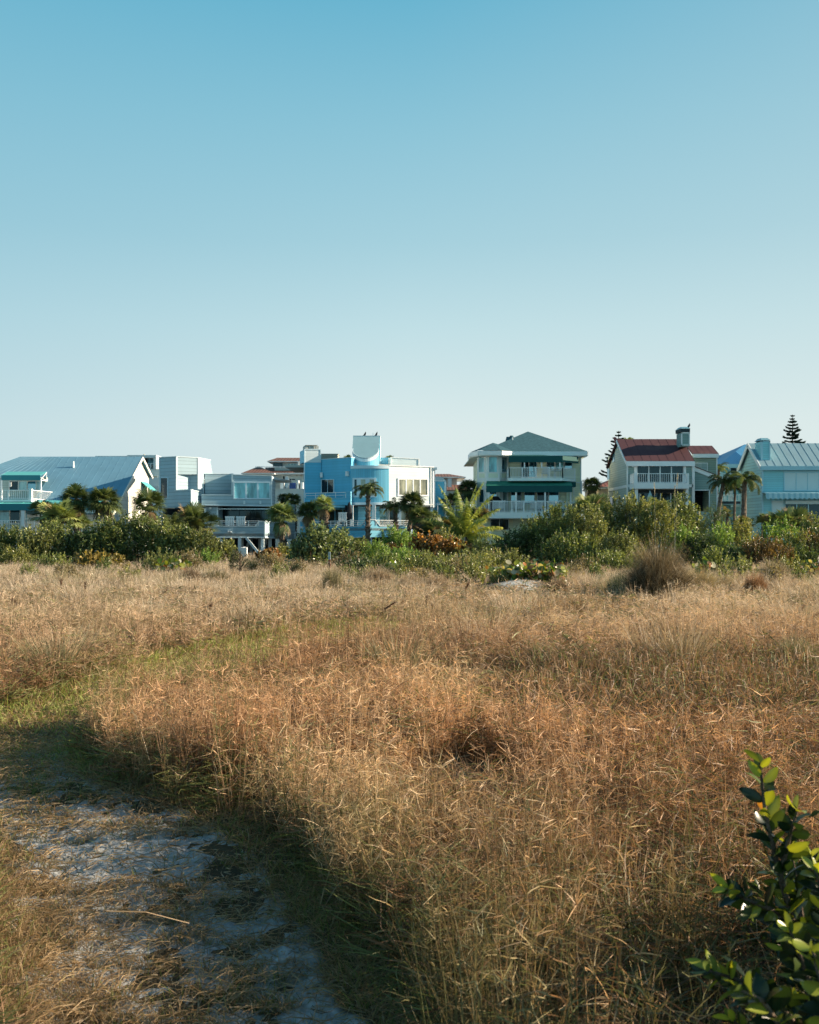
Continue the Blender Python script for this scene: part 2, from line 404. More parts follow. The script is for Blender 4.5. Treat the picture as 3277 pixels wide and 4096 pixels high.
# balcony awning
t0, t1, f0, f1 = w('A', 75, 357, 88.9), w('A', 490, 357, 88.9), w('A', 15, 393, 86), w('A', 425, 393, 86)
aw = sheet(H, 'awning', [f0, f1, t1, t0], M['teal'], .03)
MB().prism([f0-V3((0, .01, .02)), f1-V3((0, .01, .02)), f1-V3((0, .01, .44)), f0-V3((0, .01, .44))], [q+V3((0, .04, 0)) for q in (f0-V3((0, 0, .02)), f1-V3((0, 0, .02)), f1-V3((0, 0, .44)), f0-V3((0, 0, .44)))]).build('valance', M['teal_dk'], aw)
mb = MB(); mb.bar(f1-V3((0, 0, .42)), V3((f1.x, 87.6, f1.z-.42)), .06); mb.bar(f1-V3((0, 0, .42)), t1-V3((0, 0, .05)), .05); mb.bar(V3((f1.x, 87.4, f1.z-.42)), V3((f1.x, 87.4, f1.z+.25)), .05)
mb.bar(f1-V3((0, 0, .2)), V3((f1.x, 87.6, f1.z-.4)), .04); mb.build('awning_frame', M['white'], aw)
for q in (f0, f1): MB().bar((q.x, 86.05, 4.72), (q.x, 86.05, q.z-.4), .12).build('post', M['white'], H)
# ground porch
t0, t1, f0, f1 = V3((XL, 84.6, zt('A', 655, 84))), w('A', 1118, 655, 84.6), V3((XL, 82, zt('A', 692, 82))), w('A', 1110, 692, 82)
por = seam_roof(H, f0, f1, t1, t0, M['teal'], 1.6, .06, 'porch_roof', .02)
MB().prism([V3((f0.x, 81.97, f0.z-.02)), V3((f1.x, 81.97, f1.z-.02)), V3((f1.x, 81.97, f1.z-.55)), V3((f0.x, 81.97, f0.z-.55))],
           [V3((f0.x, 82.05, f0.z-.02)), V3((f1.x, 82.05, f1.z-.02)), V3((f1.x, 82.05, f1.z-.55)), V3((f0.x, 82.05, f0.z-.55))]).build('valance', M['teal_dk'], por)
MB().bar(w('A', 1115, 715, 82.1), w('A', 1190, 715, 82.1), .06).bar(w('A', 1190, 715, 82.1), w('A', 1135, 672, 83.8), .06).bar(w('A', 1110, 740, 82.1), w('A', 1118, 655, 82.1), .06).build('awning_frame', M['white'], por)
p = PL('A', 0, 85.4)
wall(H, 'wall', p, rect(-170, 690, 1165, 1150), M['grn_pale'], 0, .4)
window(H, p, -120, 745, 330, 900, 4, fm='creamtrim', fw=8, mw=9, gs=['g_sky', 'g_blind', 'g_dark', 'g_blind'])
window(H, p, 850, 745, 1090, 900, 3, fm='creamtrim', fw=8, mw=9, gs=['g_blind', 'g_dark', 'g_dark'])
sheet(H, 'deck', [(XL, 82, 1.28), (X1, 82, 1.28), (X1, 85.4, 1.28), (XL, 85.4, 1.28)], M['white'], .5)
for x in (245, 1095): MB().bar(w('A', x, 980, 82.15), w('A', x, 715, 82.15), .28).build('post', M['white'], H)
crail(H, 'A', -200, 82.1, 236, 82.1, 868, 962, gap=.18)
crail(H, 'A', 256, 82.1, 360, 82.1, 850, 962, gap=.18)
crail(H, 'A', 830, 82.1, 1085, 82.1, 868, 950, gap=.16)

# ---------- house at the left edge (only its roof and a corner show)
H = thing('cottage', 'grey-roofed cottage at the left edge behind the teal awnings', 'house', (-41.5, 97, 0), 'houses along the beach')
e0, e1, r0, r1 = w('A', -260, 470, 94), w('A', 75, 520, 94), w('A', -200, 262, 100), w('A', 142, 310, 100)
e0.z = e1.z; r0.z = r1.z
seam_roof(H, e0, e1, r1, r0, M['slate_roof'], .5)
MB().box((e0.x+.3, 94.4, 0), (e1.x-.2, 104, e1.z-.15)).build('wall', M['grey_sid'], H)
p = PL('A', 0, 94.38)
window(H, p, -80, 560, 20, 650, 2, 'g_dark', fw=5)

# ---------- white flat-roofed block behind
H = thing('terrace_house', 'white flat-roofed block with stacked terraces showing behind the cream gable', 'house', (-30, 118, 0), 'buildings behind the front row')
p = PL('A', 0, 116)
MB().box((wx('A', 985, 116), 116.4, 8), (wx('A', 1500, 116), 126, zt('A', 190, 116))).build('wall', M['condo_trim'], H)
MB().box((wx('A', 1340, 116), 115.6, zt('A', 214, 116)), (wx('A', 1642, 116), 126, zt('A', 186, 116))).build('roof_slab', M['condo_trim'], H)
MB().box((wx('A', 1500, 116), 119, zt('A', 330, 116)), (wx('A', 1640, 116), 126, zt('A', 215, 116))).build('wall', M['condo'], H)
MB().box((wx('A', 1612, 116), 115.7, zt('A', 330, 116)), (wx('A', 1640, 116), 119, zt('A', 215, 116))).build('column', M['condo_trim'], H)
MB().box((wx('A', 1430, 116), 115.8, 0), (wx('A', 1780, 116), 125.9, zt('A', 330, 116))).build('wall', M['condo'], H)
crail(H, 'A', 1515, 115.9, 1700, 115.9, 272, 326, hor=2, posts=3, gap=.3)
MB().box((wx('A', 1600, 116), 114.6, 0), (wx('A', 1800, 116), 115.8, zt('A', 425, 116))).build('wall', M['condo_trim'], H)
window(H, PL('A', 0, 115.78), 1560, 398, 1650, 430, 1, 'g_olive', 'condo_trim', fw=3)
crail(H, 'A', 1595, 114.4, 1700, 114.4, 508, 535, gap=.2, posts=1)

# ---------- grey-blue modern house on stilts
H = thing('beach_house', 'grey-blue boarded modern house with faceted tower, raised on braced stilts over open ground', 'house', (-18, 88, 0), 'houses along the beach')
YA, YB, YC, YD = 86.4, 85.0, 86.1, 89.2
pa = PL('B', 98, YA, 275, YB); pb = PL('B', 275, YB, 505, YC); pc = PL('B', 505, YC, 640, YD)
wall(H, 'tower_wall', pa, [(98, 208), (275, 198), (275, 735), (98, 735)], M['grey_sid'], 0, 2)
wall(H, 'tower_wall', pb, [(275, 198), (505, 209), (505, 385), (275, 385)], M['grey_sid'], 0, 2)
wall(H, 'tower_wall', pb, rect(275, 385, 292, 735), M['grey_sid'], 0, .3)
wall(H, 'tower_wall', pb, rect(492, 385, 505, 735), M['grey_sid'], 0, .3)
wall(H, 'tower_wall', pc, [(505, 210), (628, 238), (655, 376), (655, 735), (505, 735)], M['grey_sid'], 0, 2)
MB().prism([pa.p(98, 209)+V3((0, .02, -.03)), pb.p(275, 199)+V3((0, .02, -.03)), pc.p(505, 211)+V3((0, .02, -.03)), pc.p(630, 240)+V3((-.02, 0, -.03)), V3((pa.p(98, 209).x, 92, 8.3)), ],
           [q-V3((0, 0, .2)) for q in (pa.p(98, 209), pb.p(275, 199), pc.p(505, 211), pc.p(630, 240), V3((pa.p(98, 209).x, 92, 8.3)))]).build('roof', M['grey_trim'], H)
mb = MB()
for pl, pts in ((pa, [(98, 204), (275, 196), (275, 204), (98, 212)]), (pb, [(275, 196), (505, 207), (505, 215), (275, 204)]), (pc, [(505, 207), (630, 234), (630, 243), (505, 216)])): slab(mb, pl, pts, .05, .2)
slab(mb, pa, rect(98, 212, 106, 735), .04, .1); slab(mb, pb, rect(272, 204, 288, 550), .04, .1); slab(mb, pb, rect(499, 215, 512, 570), .04, .1)
mb.build('corner_trim', M['grey_trim'], H)
bp = PL('B', 275, 87.6, 505, 88.2)
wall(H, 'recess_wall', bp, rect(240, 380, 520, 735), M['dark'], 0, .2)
wall(H, 'recess_ceiling', PL('B', 275, 85.2, 505, 86.3), rect(290, 385, 495, 392), M['grey_trim'], 0, 2)
window(H, bp, 262, 415, 505, 600, 3, fm='grey_trim', fw=6, mw=3, gs=['g_olive', 'g_dark', 'g_dark'])
window(H, pa, 112, 418, 194, 640, 1, 'g_dark', 'pale_trim', fw=6)
# prow balcony
pf = PL('B', 262, 84.7, 430, 83.7); pr = PL('B', 430, 83.7, 545, 86.2)
wall(H, 'balcony_wall', pf, [(262, 556), (430, 548), (430, 722), (262, 738)], M['grey_sid'], 0, .2)
wall(H, 'balcony_wall', pr, [(430, 548), (545, 574), (545, 735), (430, 722)], M['grey_sid'], 0, .2)
mb = MB(); slab(mb, pf, [(260, 550), (432, 542), (432, 550), (260, 558)], .05, .3); slab(mb, pr, [(430, 542), (547, 570), (547, 578), (430, 550)], .05, .3); slab(mb, pr, rect(428, 550, 446, 722), .03, .1)
mb.build('corner_trim', M['grey_trim'], H)
MB().prism([pf.p(262, 730), pf.p(430, 720), pr.p(545, 733), V3((pf.p(262, 730).x, 88, pf.p(262, 730).z))], [q-V3((0, 0, .15)) for q in (pf.p(262, 730), pf.p(430, 720), pr.p(545, 733), V3((pf.p(262, 730).x, 88, pf.p(262, 730).z)))]).build('soffit', M['under'], H)
# terrace wall and right wing
p1 = PL('B', 590, 87.5, 850, 88.1); wall(H, 'terrace_wall', p1, rect(575, 380, 872, 640), M['grey_sid'], 0, .4)
bands(H, 'trim', p1, [(575, 376, 872, 384)], M['grey_trim'], .05, .5)
window(H, PL('B', 505, YC, 640, YD), 556, 438, 578, 592, 1, 'g_sky', 'grey_trim', fw=3)
p2 = PL('B', 540, 85.3, 1270, 85.9)
wall(H, 'wall', p2, [(540, 598), (862, 602), (862, 388), (1270, 402), (1270, 716), (540, 706)], M['grey_sid'], 0, .35)
p3 = PL('B', 1270, 85.9, 1312, 88.2)
wall(H, 'wall', p3, [(1270, 402), (1312, 408), (1312, 712), (1270, 716)], M['grey_sid'], 0, .35)
a = p2.p(862, 392); b = p2.p(1268, 405)
MB().prism([a+V3((0, .1, -.02)), b+V3((0, .1, -.02)), V3((b.x+.9, 93, b.z-.02)), V3((a.x, 93, b.z-.02))], [q-V3((0, 0, .2)) for q in (a+V3((0, .1, 0)), b+V3((0, .1, 0)), V3((b.x+.9, 93, b.z)), V3((a.x, 93, b.z)))]).build('roof', M['grey_trim'], H)
bands(H, 'trim', p2, [[(540, 594), (864, 598), (864, 605), (540, 601)], [(852, 384), (1272, 398), (1272, 405), (852, 391)], [(854, 390), (866, 390), (866, 600), (854, 600)],
                      [(540, 703), (1270, 713), (1270, 721), (540, 711)], [(1266, 405), (1278, 405), (1278, 714), (1266, 714)]], M['grey_trim'], .06, .12)
window(H, p2, 872, 462, 1262, 645, 3, 'g_teal', 'pale_trim', fw=12, mw=18)
for x in (978, 1146): MB().prism(*[[p2.p(x+i, y, o) for i, y in ((0, 664), (20, 664), (20, 696), (0, 696))] for o in (.18, .02)]).build('wall_lamp', M['grey_trim'], H)
# floor slab over the recess, back wall of glass
MB().prism([p2.p(540, 704, -.1), p2.p(1268, 714, -.1), V3((p2.p(1268, 714).x, 91, 4.25)), V3((p2.p(540, 714).x, 91, 4.25))], [q-V3((0, 0, .1)) for q in (p2.p(540, 704, -.1), p2.p(1268, 714, -.1), V3((p2.p(1268, 714).x, 91, 4.25)), V3((p2.p(540, 714).x, 91, 4.25)))]).build('soffit', M['under'], H)
p4 = PL('B', 580, 88.2); wall(H, 'recess_wall', p4, rect(690, 690, 1300, 930), M['dark'], 0, .3)
window(H, p4, 705, 712, 1285, 905, 5, 'g_dark', 'under', fw=6, mw=4)
p5 = PL('B', 580, 85.9); wall(H, 'wall', p5, rect(575, 710, 712, 940), M['grey_sid'], 0, 2.2)
bands(H, 'trim', p5, [(698, 712, 714, 925), (712, 742, 1255, 752)], M['grey_trim'], .04, .12)
bands(H, 'speaker_box', p5, [(626, 730, 645, 748)], M['white'], .2, .2)
p6 = PL('B', 98, 86.6, 275, 86.2); wall(H, 'wall', p6, rect(98, 733, 140, 1000), M['grey_sid'], 0, .3)
wall(H, 'recess_wall', PL('B', 98, 88), rect(100, 720, 600, 1100), M['dark'], 0, .2)
bands(H, 'trim', p6, [(118, 738, 585, 746), (118, 745, 136, 900), (570, 745, 584, 900)], M['grey_trim'], .04, .12)
# deck
pd = PL('B', 640, 83.2, 1200, 83.6); pe = PL('B', 1200, 83.6, 1300, 85.4)
wall(H, 'deck_wall', pd, [(600, 926), (1100, 926), (1142, 875), (1200, 877), (1200, 1046), (600, 1046)], M['grey_sid'], 0, .2)
wall(H, 'deck_wall', pe, [(1200, 877), (1300, 890), (1300, 1050), (1200, 1046)], M['grey_sid'], 0, .2)
bands(H, 'trim', pd, [[(600, 922), (1098, 922), (1140, 871), (1202, 872), (1202, 880), (1144, 880), (1102, 930), (600, 930)], [(600, 1041), (1202, 1041), (1202, 1050), (600, 1050)], [(1192, 878), (1204, 878), (1204, 1042), (1192, 1042)]], M['grey_trim'], .06, .14)
bands(H, 'trim', pe, [[(1202, 872), (1300, 884), (1300, 892), (1202, 880)], [(1202, 1042), (1302, 1046), (1302, 1054), (1202, 1050)]], M['grey_trim'], .06, .14)
q0, q1, q2 = pd.p(600, 1035), pd.p(1200, 1035), pe.p(1300, 1040)
for zo, m_, nm in ((0.25, 'concrete', 'deck'), ): MB().prism([V3((*q.xy, q0.z+zo)) for q in (q0, q1, q2, V3((q2.x, 90, 0)), V3((q0.x, 90, 0)))], [V3((*q.xy, q0.z)) for q in (q0, q1, q2, V3((q2.x, 90, 0)), V3((q0.x, 90, 0)))]).build(nm, M[m_], H)
a = pd.p(610, 872); b = pd.p(1138, 872); railing(H, a, b, a.z, pd.p(610, 924).z, hor=2, posts=5, pw=.06)
bands(H, 'floodlight', pd, [(815, 975, 830, 992), (836, 975, 852, 990)], M['white'], .22, .2)
for x, Y in ((940, 83.5), (1178, 83.8), (965, 87), (1060, 89), (1150, 88), (1255, 86), (780, 89)):
    t = w('B', x, 1050, Y); MB().bar((t.x, Y, 0), (t.x, Y, q0.z), .26).build('stilt', M['grey_trim'], H)
for (x0, y0, x1, y1, Y) in ((720, 1050, 885, 1205, 83.6), (1008, 1050, 1165, 1245, 83.4), (955, 1060, 975, 1195, 87.5), (1050, 1052, 1000, 1190, 88.5), (1215, 1052, 1190, 1200, 86.2), (870, 1052, 780, 1200, 89)):
    MB().bar(w('B', x0, y0, Y), w('B', x1, y1, Y), .2).build('brace', M['grey_trim'], H)
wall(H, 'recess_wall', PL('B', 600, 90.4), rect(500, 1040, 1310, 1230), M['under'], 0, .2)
p7 = PL('B', 1455, 88.5, 1520, 89.5); wall(H, 'wing_wall', p7, rect(1440, 700, 1520, 1062), M['grey_sid'], 0, 4)
p8 = PL('B', 1240, 86.5); wall(H, 'wing_wall', p8, rect(1255, 712, 1275, 900), M['pale_trim'], 0, .3)
wall(H, 'wing_wall', PL('B', 1240, 89.2), rect(1275, 716, 1450, 1060), M['grey_sid'], 0, 1)
# ground-level side gate between the houses
gt = thing('picket_gate', 'low white picket gate in the gap between the grey-blue and the sky-blue house', 'gate', (wx('B', 1540, 89), 89, 0))
crail(gt, 'B', 1518, 89, 1600, 89, 990, 1060, gap=.14, posts=1); crail(gt, 'B', 1518, 90, 1600, 90, 780, 840, gap=.14, posts=1, name='upper_railing')

# ---------- sky-blue house with the drum chimney
H = thing('beach_house', 'sky-blue and white boarded house crowned by a slanted half-round drum tower', 'house', (-5, 89, 0), 'houses along the beach')
pch = PL('C', 97, 87.3, 272, 87.7); pl_ = PL('C', 245, 88.0, 590, 85.6)
wall(H, 'chimney_wall', pch, rect(99, 258, 272, 838), M['blue_sid'], 0, .35)
slab(MB(), pch, rect(99, 256, 272, 390), -.36, 2).build('chimney_stack', M['blue_mid'], H)
slab(MB(), pch, rect(99, 258, 272, 392), .012, .01).build('chimney_lit_face', M['blue_pale_and_lit'], H)  # thin pale sheet: sunlight on the upper chimney put into the colour
bands(H, 'corner_trim', pch, [(97, 250, 274, 260), (97, 260, 104, 1005), (265, 260, 273, 357)], M['pale_trim'], .05, .12)
mb = MB(); 
for i in range(4): slab(mb, pch, rect(112+i*36, 216, 144+i*36, 252), -.2, 1.2)
slab(mb, pch, rect(118, 207, 240, 212), -.1, 1.3); slab(mb, pch, rect(200, 210, 206, 250), -.1, .1); mb.build('chimney_cap', M['concrete'], H)
wall(H, 'wall', pl_, [(245, 362), (590, 338), (590, 838), (245, 838)], M['blue_sid'], 0, .4)
bands(H, 'trim', pl_, [[(245, 359), (592, 335), (592, 341), (245, 365)]], M['pale_trim'], .05, .5)
zr3 = pl_.p(400, 372).z
a = pl_.p(250, 380); b = pl_.p(590, 380); MB().prism([V3((a.x-3.0, 88.3, zr3-.3)), V3((a.x, 88.2, zr3-.3)), V3((b.x, 86, zr3-.3)), V3((wx('C', 1300, 89), 89, zr3-.3)), V3((wx('C', 1300, 89), 96, zr3-.3)), V3((a.x-3, 96, zr3-.3))],
    [V3((x, y, zr3-.5)) for x, y in ((a.x-3, 88.3), (a.x, 88.2), (b.x, 86), (wx('C', 1300, 89), 89), (wx('C', 1300, 89), 96), (a.x-3, 96))]).build('roof', M['concrete'], H)
# roof air-conditioning unit is a part of the roof plant
ac = at('C', 326, 358, 90); mb = MB().box((ac.x-1.05, 90, ac.z-1), (ac.x+1.05, 91.6, zt('C', 305, 90))); mb.box((ac.x-1.1, 89.95, zt('C', 305, 90)), (ac.x+1.1, 91.65, zt('C', 300, 90)))
for i in range(18): mb.box((ac.x-1.02+i*.12, 89.96, ac.z-.9), (ac.x-.99+i*.12, 89.99, zt('C', 312, 90)))
mb.build('roof_unit', M['unit'], H)
window(H, pl_, 278, 568, 412, 712, 2, 'g_dark', 'pale_trim', fw=5, mw=3)
for pl, x, y, x2, y2 in ((pch, 262, 498, 284, 550), (pl_, 547, 485, 568, 535), (pl_, 434, 775, 453, 826)): bands(H, 'wall_lamp', pl, [(x, y, x2, y2)], M['white'], .25, .24)
# upper balcony front and its thin rail
pub = PL('C', 100, 86.6, 585, 84.9)
wall(H, 'balcony_wall', pub, [(103, 766), (500, 764), (540, 702), (585, 700), (585, 838), (103, 838)], M['blue_sid'], 0, .12)
bands(H, 'trim', pub, [[(103, 762), (498, 760), (536, 696), (586, 694), (586, 701), (541, 703), (501, 768), (103, 769)], (578, 700, 586, 838)], M['blue_mid'], .04, .16)
a = pub.p(112, 715); b = pub.p(532, 704); railing(H, a, b, (a.z, b.z), (pub.p(112, 762).z, pub.p(532, 762).z), hor=1, posts=4, pw=.04)
# drum tower
def prof(cx, yb, yf, r, n=16):   # U-shaped plan: straight back corners, round front
    return [(cx-r, yb)]+[(cx-r*math.cos(math.pi*i/n), yf-(-r*math.sin(math.pi*i/n))*-1) for i in range(n+1)]+[(cx+r, yb)]
cxd = (wx('C', 608, 87)+wx('C', 872, 87))/2; rd = (wx('C', 872, 87)-wx('C', 608, 87))/2
ytop = 88.6; ztop = zt('C', 125, ytop); yfr = 87.0; zlow = zt('C', 345, yfr-rd)
sld = (ztop-zlow)/(ytop-(yfr-rd))
U = prof(cxd, ytop, yfr, rd)
zU = lambda y: zlow+(y-(yfr-rd))*sld
MB().prism([V3((x, y, zU(y)-.03)) for x, y in U], [V3((x, y, 6.2)) for x, y in U]).build('drum_tower', M['blue_vert'], H)
# the sloping metal face and its white rim
U2 = prof(cxd, ytop, yfr, rd*1.06)
dm = MB().prism([V3((x, y, zU(y)+.05)) for x, y in U2], [V3((x, y, zU(y)-.02)) for x, y in U2])
dm.build('drum_roof', M['drum_roof'], H)
rim = MB()
for k in range(1, len(U2)-2):
    (x0, y0), (x1, y1) = U2[k], U2[k+1]
    rim.prism([V3((x0, y0, zU(y0)+.06)), V3((x1, y1, zU(y1)+.06)), V3((x1, y1, zU(y1)-.28)), V3((x0, y0, zU(y0)-.28))],
              [V3((cxd+(x0-cxd)*.9, yfr+(y0-yfr)*.9, zU(y0)+.06)), V3((cxd+(x1-cxd)*.9, yfr+(y1-yfr)*.9, zU(y1)+.06)), V3((cxd+(x1-cxd)*.9, yfr+(y1-yfr)*.9, zU(y1)-.28)), V3((cxd+(x0-cxd)*.9, yfr+(y0-yfr)*.9, zU(y0)-.28))])
rim.build('drum_rim', M['pale_trim'], H)
mb = MB().box((cxd-rd*1.08, ytop, 6.2), (cxd+rd*1.12, ytop+1.3, ztop+.12)); mb.build('tower_back', M['blue_pale_and_lit'], H)
MB().bar((cxd+rd*.52, ytop+.6, ztop), (cxd+rd*.52, ytop+.6, ztop+.42), .07).build('roof_vent', M['white'], H)
# curved bay
xa, xb = wx('C', 585, 85.6), wx('C', 983, 85.2); cxb = (xa+xb)/2; hb = (xb-xa)/2; bul = .34; RB = (hb*hb+bul*bul)/(2*bul)
def arc(off=0, n=18):
    th = math.asin(hb/RB); yc = 85.5-bul+RB
    return [(cxb+(RB+off)*math.sin(-th+2*th*i/n), yc-(RB+off)*math.cos(-th+2*th*i/n)) for i in range(n+1)]
def arcwall(name, z0, z1, m, off=0, th=.3, i0=0, i1=18, n=18, parent=None):
    o = arc(off, n)[i0:i1+1]; i_ = arc(off-th, n)[i0:i1+1]; mb = MB()
    for k in range(len(o)-1):
        a, b, c, d = o[k], o[k+1], i_[k+1], i_[k]
        mb.prism([V3((*q, z1)) for q in (a, b, c, d)], [V3((*q, z0)) for q in (a, b, c, d)])
    return mb.build(name, M[m], parent or H)
YF = 84.6
zb0, zb1, zb2, zb3 = zt('C', 832, YF), zt('C', 806, YF), zt('C', 450, YF), zt('C', 418, YF)
zwt, zwb = zt('C', 548, YF), zt('C', 752, YF)
arcwall('bay_wall', zb1, zb2, 'blue_vert'); arcwall('bay_band', zb2, zb3, 'pale_trim', .06, .4); arcwall('bay_band', zb0, zb1, 'pale_trim', .06, .4)
fr = arcwall('window', zwb, zwt, 'pale_trim', .05, .1, 1, 12)
for i0, i1, g in ((2, 3, 'g_dark'), (5, 7, 'g_olive'), (9, 11, 'g_olive')):
    arcwall('pane', zwb+.14, zwt-.14, g, .075, .03, i0, i1, parent=fr)
MB().prism([V3((*q, zb3-.1)) for q in arc(-.1)]+[V3((xb, 88, zb3-.1)), V3((xa, 88, zb3-.1))], [V3((*q, zb3-.2)) for q in arc(-.1)]+[V3((xb, 88, zb3-.2)), V3((xa, 88, zb3-.2))]).build('bay_roof', M['concrete'], H)
# right facade, its boards coloured paler to stand for sunlight
pr_ = PL('C', 983, 85.5, 1450, 87.9)
wall(H, 'wall', pr_, [(983, 424), (1450, 440), (1450, 858), (983, 832)], M['blue_pale_and_lit'], 0, .4)
MB().prism([pr_.p(985, 434, -.1), pr_.p(1448, 450, -.1), V3((pr_.p(1448, 450).x, 95, pr_.p(1448, 450).z)), V3((pr_.p(985, 450).x, 95, pr_.p(985, 434).z))], [q-V3((0, 0, .2)) for q in (pr_.p(985, 434, -.1), pr_.p(1448, 450, -.1), V3((pr_.p(1448, 450).x, 95, pr_.p(1448, 450).z)), V3((pr_.p(985, 450).x, 95, pr_.p(985, 434).z)))]).build('roof', M['concrete'], H)
pk = pr_.p(1450, 440); MB().box((pk.x-.3, pk.y+.1, .2), (pk.x-.02, 95, pk.z-.05)).build('side_wall', M['blue_pale_and_lit'], H)
bands(H, 'corner_trim', pr_, [[(983, 419), (1452, 435), (1452, 443), (983, 428)], (1415, 443, 1422, 850), (1440, 443, 1456, 862), (983, 828, 1450, 836)], M['white'], .07, .14)
MB().bar(pr_.p(1462, 445, .1), pr_.p(1462, 470, .1), .28).bar(pr_.p(1458, 470, .05), pr_.p(1458, 860, .05), .1).build('downpipe', M['white'], H)
window(H, pr_, 1072, 556, 1396, 745, 4, 'g_olive', 'white', fw=15, mw=11)
psb = PL('C', 870, 89.3, 1300, 89.6)
wall(H, 'parapet', psb, rect(865, 341, 1002, 440), M['blue_mid'], 0, .3)
psb2 = PL('C', 1000, 88.6, 1300, 89.4); wall(H, 'parapet', psb2, [(1002, 340), (1292, 353), (1292, 440), (1002, 440)], M['blue_pale_and_lit'], 0, 3)
bands(H, 'trim', psb2, [[(998, 336), (1303, 351), (1303, 358), (998, 343)], (998, 342, 1012, 430), (1290, 356, 1302, 430)], M['white'], .05, .12)
# lower storey
pb1 = PL('C', 100, 88.6); wall(H, 'recess_wall', pb1, rect(97, 830, 1416, 1090), M['blue_sid'], 0, .3)
window(H, pb1, 250, 880, 590, 1050, 4, 'g_dark', 'blue_mid', fw=6, mw=8)
arcwall('lower_bay_wall', zt('C', 1060, YF), zb0, 'blue_mid', -1.1, .3, 1, 15)
pb2 = PL('C', 835, 87.3, 1416, 88.4); wall(H, 'recess_wall', pb2, rect(835, 835, 1400, 1070), M['blue_pale_and_lit'], 0, .15)
window(H, pb2, 870, 868, 1210, 1050, 3, 'g_dark', 'white', fw=7, mw=9, gs=['g_sky', 'g_dark', 'g_olive'])
wall(H, 'recess_wall', PL('C', 1200, 87.5, 1416, 88), rect(1215, 858, 1416, 1070), M['under'], 0, .2)
bands(H, 'trim', PL('C', 100, 86.3, 590, 85.2), [(97, 838, 590, 862)], M['blue_mid'], 0, .3)
bands(H, 'trim', PL('C', 983, 85.6, 1416, 87.8), [(983, 836, 1416, 858)], M['pale_trim'], -.05, .3)
MB().prism([V3((wx('C', 97, 87), 86.5, zb0-.02)), V3((xa, 85.3, zb0-.02)), V3((xb, 85.3, zb0-.02)), V3((wx('C', 1416, 88), 87.7, zb0-.02)), V3((wx('C', 1416, 89), 90, zb0-.02)), V3((wx('C', 97, 87), 90, zb0-.02))],
           [V3((x, y, zb0-.12)) for x, y in ((wx('C', 97, 87), 86.5), (xa, 85.3), (xb, 85.3), (wx('C', 1416, 88), 87.7), (wx('C', 1416, 89), 90), (wx('C', 97, 87), 90))]).build('soffit', M['under'], H)
for x, Y in ((594, 84.9), (826, 84.6), (1094, 85.2)): MB().bar(w('C', x, 1062, Y), w('C', x, 836, Y), .3).build('column', M['white'], H)
MB().bar(w('C', 98, 1010, 86.2), w('C', 98, 836, 86.2), .2).build('column', M['pale_trim'], H)
pdl = PL('C', 50, 85.2, 787, 83.0); pdr = PL('C', 787, 83.0, 1210, 84.6)
wall(H, 'deck_wall', pdl, [(50, 1005), (98, 1008), (132, 1062), (690, 1060), (742, 992), (787, 988), (787, 1172), (50, 1192)], M['blue_sid'], 0, .2)
wall(H, 'deck_wall', pdr, [(787, 988), (838, 992), (888, 1056), (1212, 1058), (1212, 1172), (787, 1172)], M['blue_mid'], 0, .2)  # right-turned deck face in lighter blue, its brighter light painted in
bands(H, 'trim', pdl, [[(50, 1001), (101, 1004), (135, 1057), (688, 1055), (739, 988), (787, 984), (787, 990), (744, 994), (692, 1062), (131, 1064), (97, 1011), (50, 1008)], (48, 1006, 56, 1190), [(50, 1186), (787, 1168), (787, 1175), (50, 1193)]], M['blue_pale_and_lit'], .05, .14)
bands(H, 'trim', pdr, [[(787, 984), (841, 988), (892, 1052), (1212, 1054), (1212, 1060), (888, 1060), (836, 995), (787, 991)], (1205, 1058, 1213, 1172)], M['blue_pale_and_lit'], .05, .14)
a = pdl.p(100, 1012); b = pdl.p(728, 998); railing(H, a, b, (a.z, b.z), (pdl.p(100, 1058).z, pdl.p(728, 1058).z), hor=2, posts=9, pw=.06)
a = pdr.p(842, 995); b = pdr.p(1210, 1000); railing(H, a, b, (a.z, b.z), (pdr.p(842, 1054).z, pdr.p(1210, 1056).z), hor=2, posts=5, pw=.06)
zd = pdl.p(400, 1080).z
poly = [pdl.p(54, 1100), pdl.p(787, 1100), pdr.p(1210, 1100), V3((pdr.p(1210, 1100).x, 89, 0)), V3((pdl.p(54, 1100).x, 89, 0))]
MB().prism([V3((*q.xy, zd)) for q in poly], [V3((*q.xy, zd-.2)) for q in poly]).build('deck', M['concrete'], H)
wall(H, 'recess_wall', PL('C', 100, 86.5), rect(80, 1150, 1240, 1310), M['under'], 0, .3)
for x in (787, 400, 66): MB().bar(w('C', x, 1165, 84.2 if x < 780 else 83.4), (wx('C', x, 84.2 if x < 780 else 83.4), 84.2 if x < 780 else 83.4, 0), .3).build('stilt', M['pale_trim'], H)
bands(H, 'floodlight', pdl, [(68, 1060, 76, 1082), (82, 1062, 90, 1082)], M['white'], .2, .18)
# low right wing behind
pw = PL('C', 1458, 91, 1575, 91); wall(H, 'wing_wall', pw, rect(1452, 587, 1572, 990), M['blue_sid'], 0, 5)
bands(H, 'trim', pw, [(1458, 583, 1578, 590), (1563, 588, 1580, 960)], M['pale_trim'], .05, .15)
t0, t1, f0, f1 = w('C', 1500, 786, 90.9), w('C', 1568, 786, 90.9), w('C', 1470, 832, 89.6), w('C', 1560, 832, 89.6)
sheet(H, 'wing_awning', [f0, f1, t1, t0], M['blue_mid'], .06)
MB().bar(w('C', 1493, 820, 89.7), w('C', 1493, 960, 89.7), .1).bar(w('C', 1585, 900, 89.7), w('C', 1585, 960, 89.7), .22).bar(w('C', 1505, 822, 89.7), w('C', 1560, 858, 89.7), .08).build('wing_post', M['white'], H)

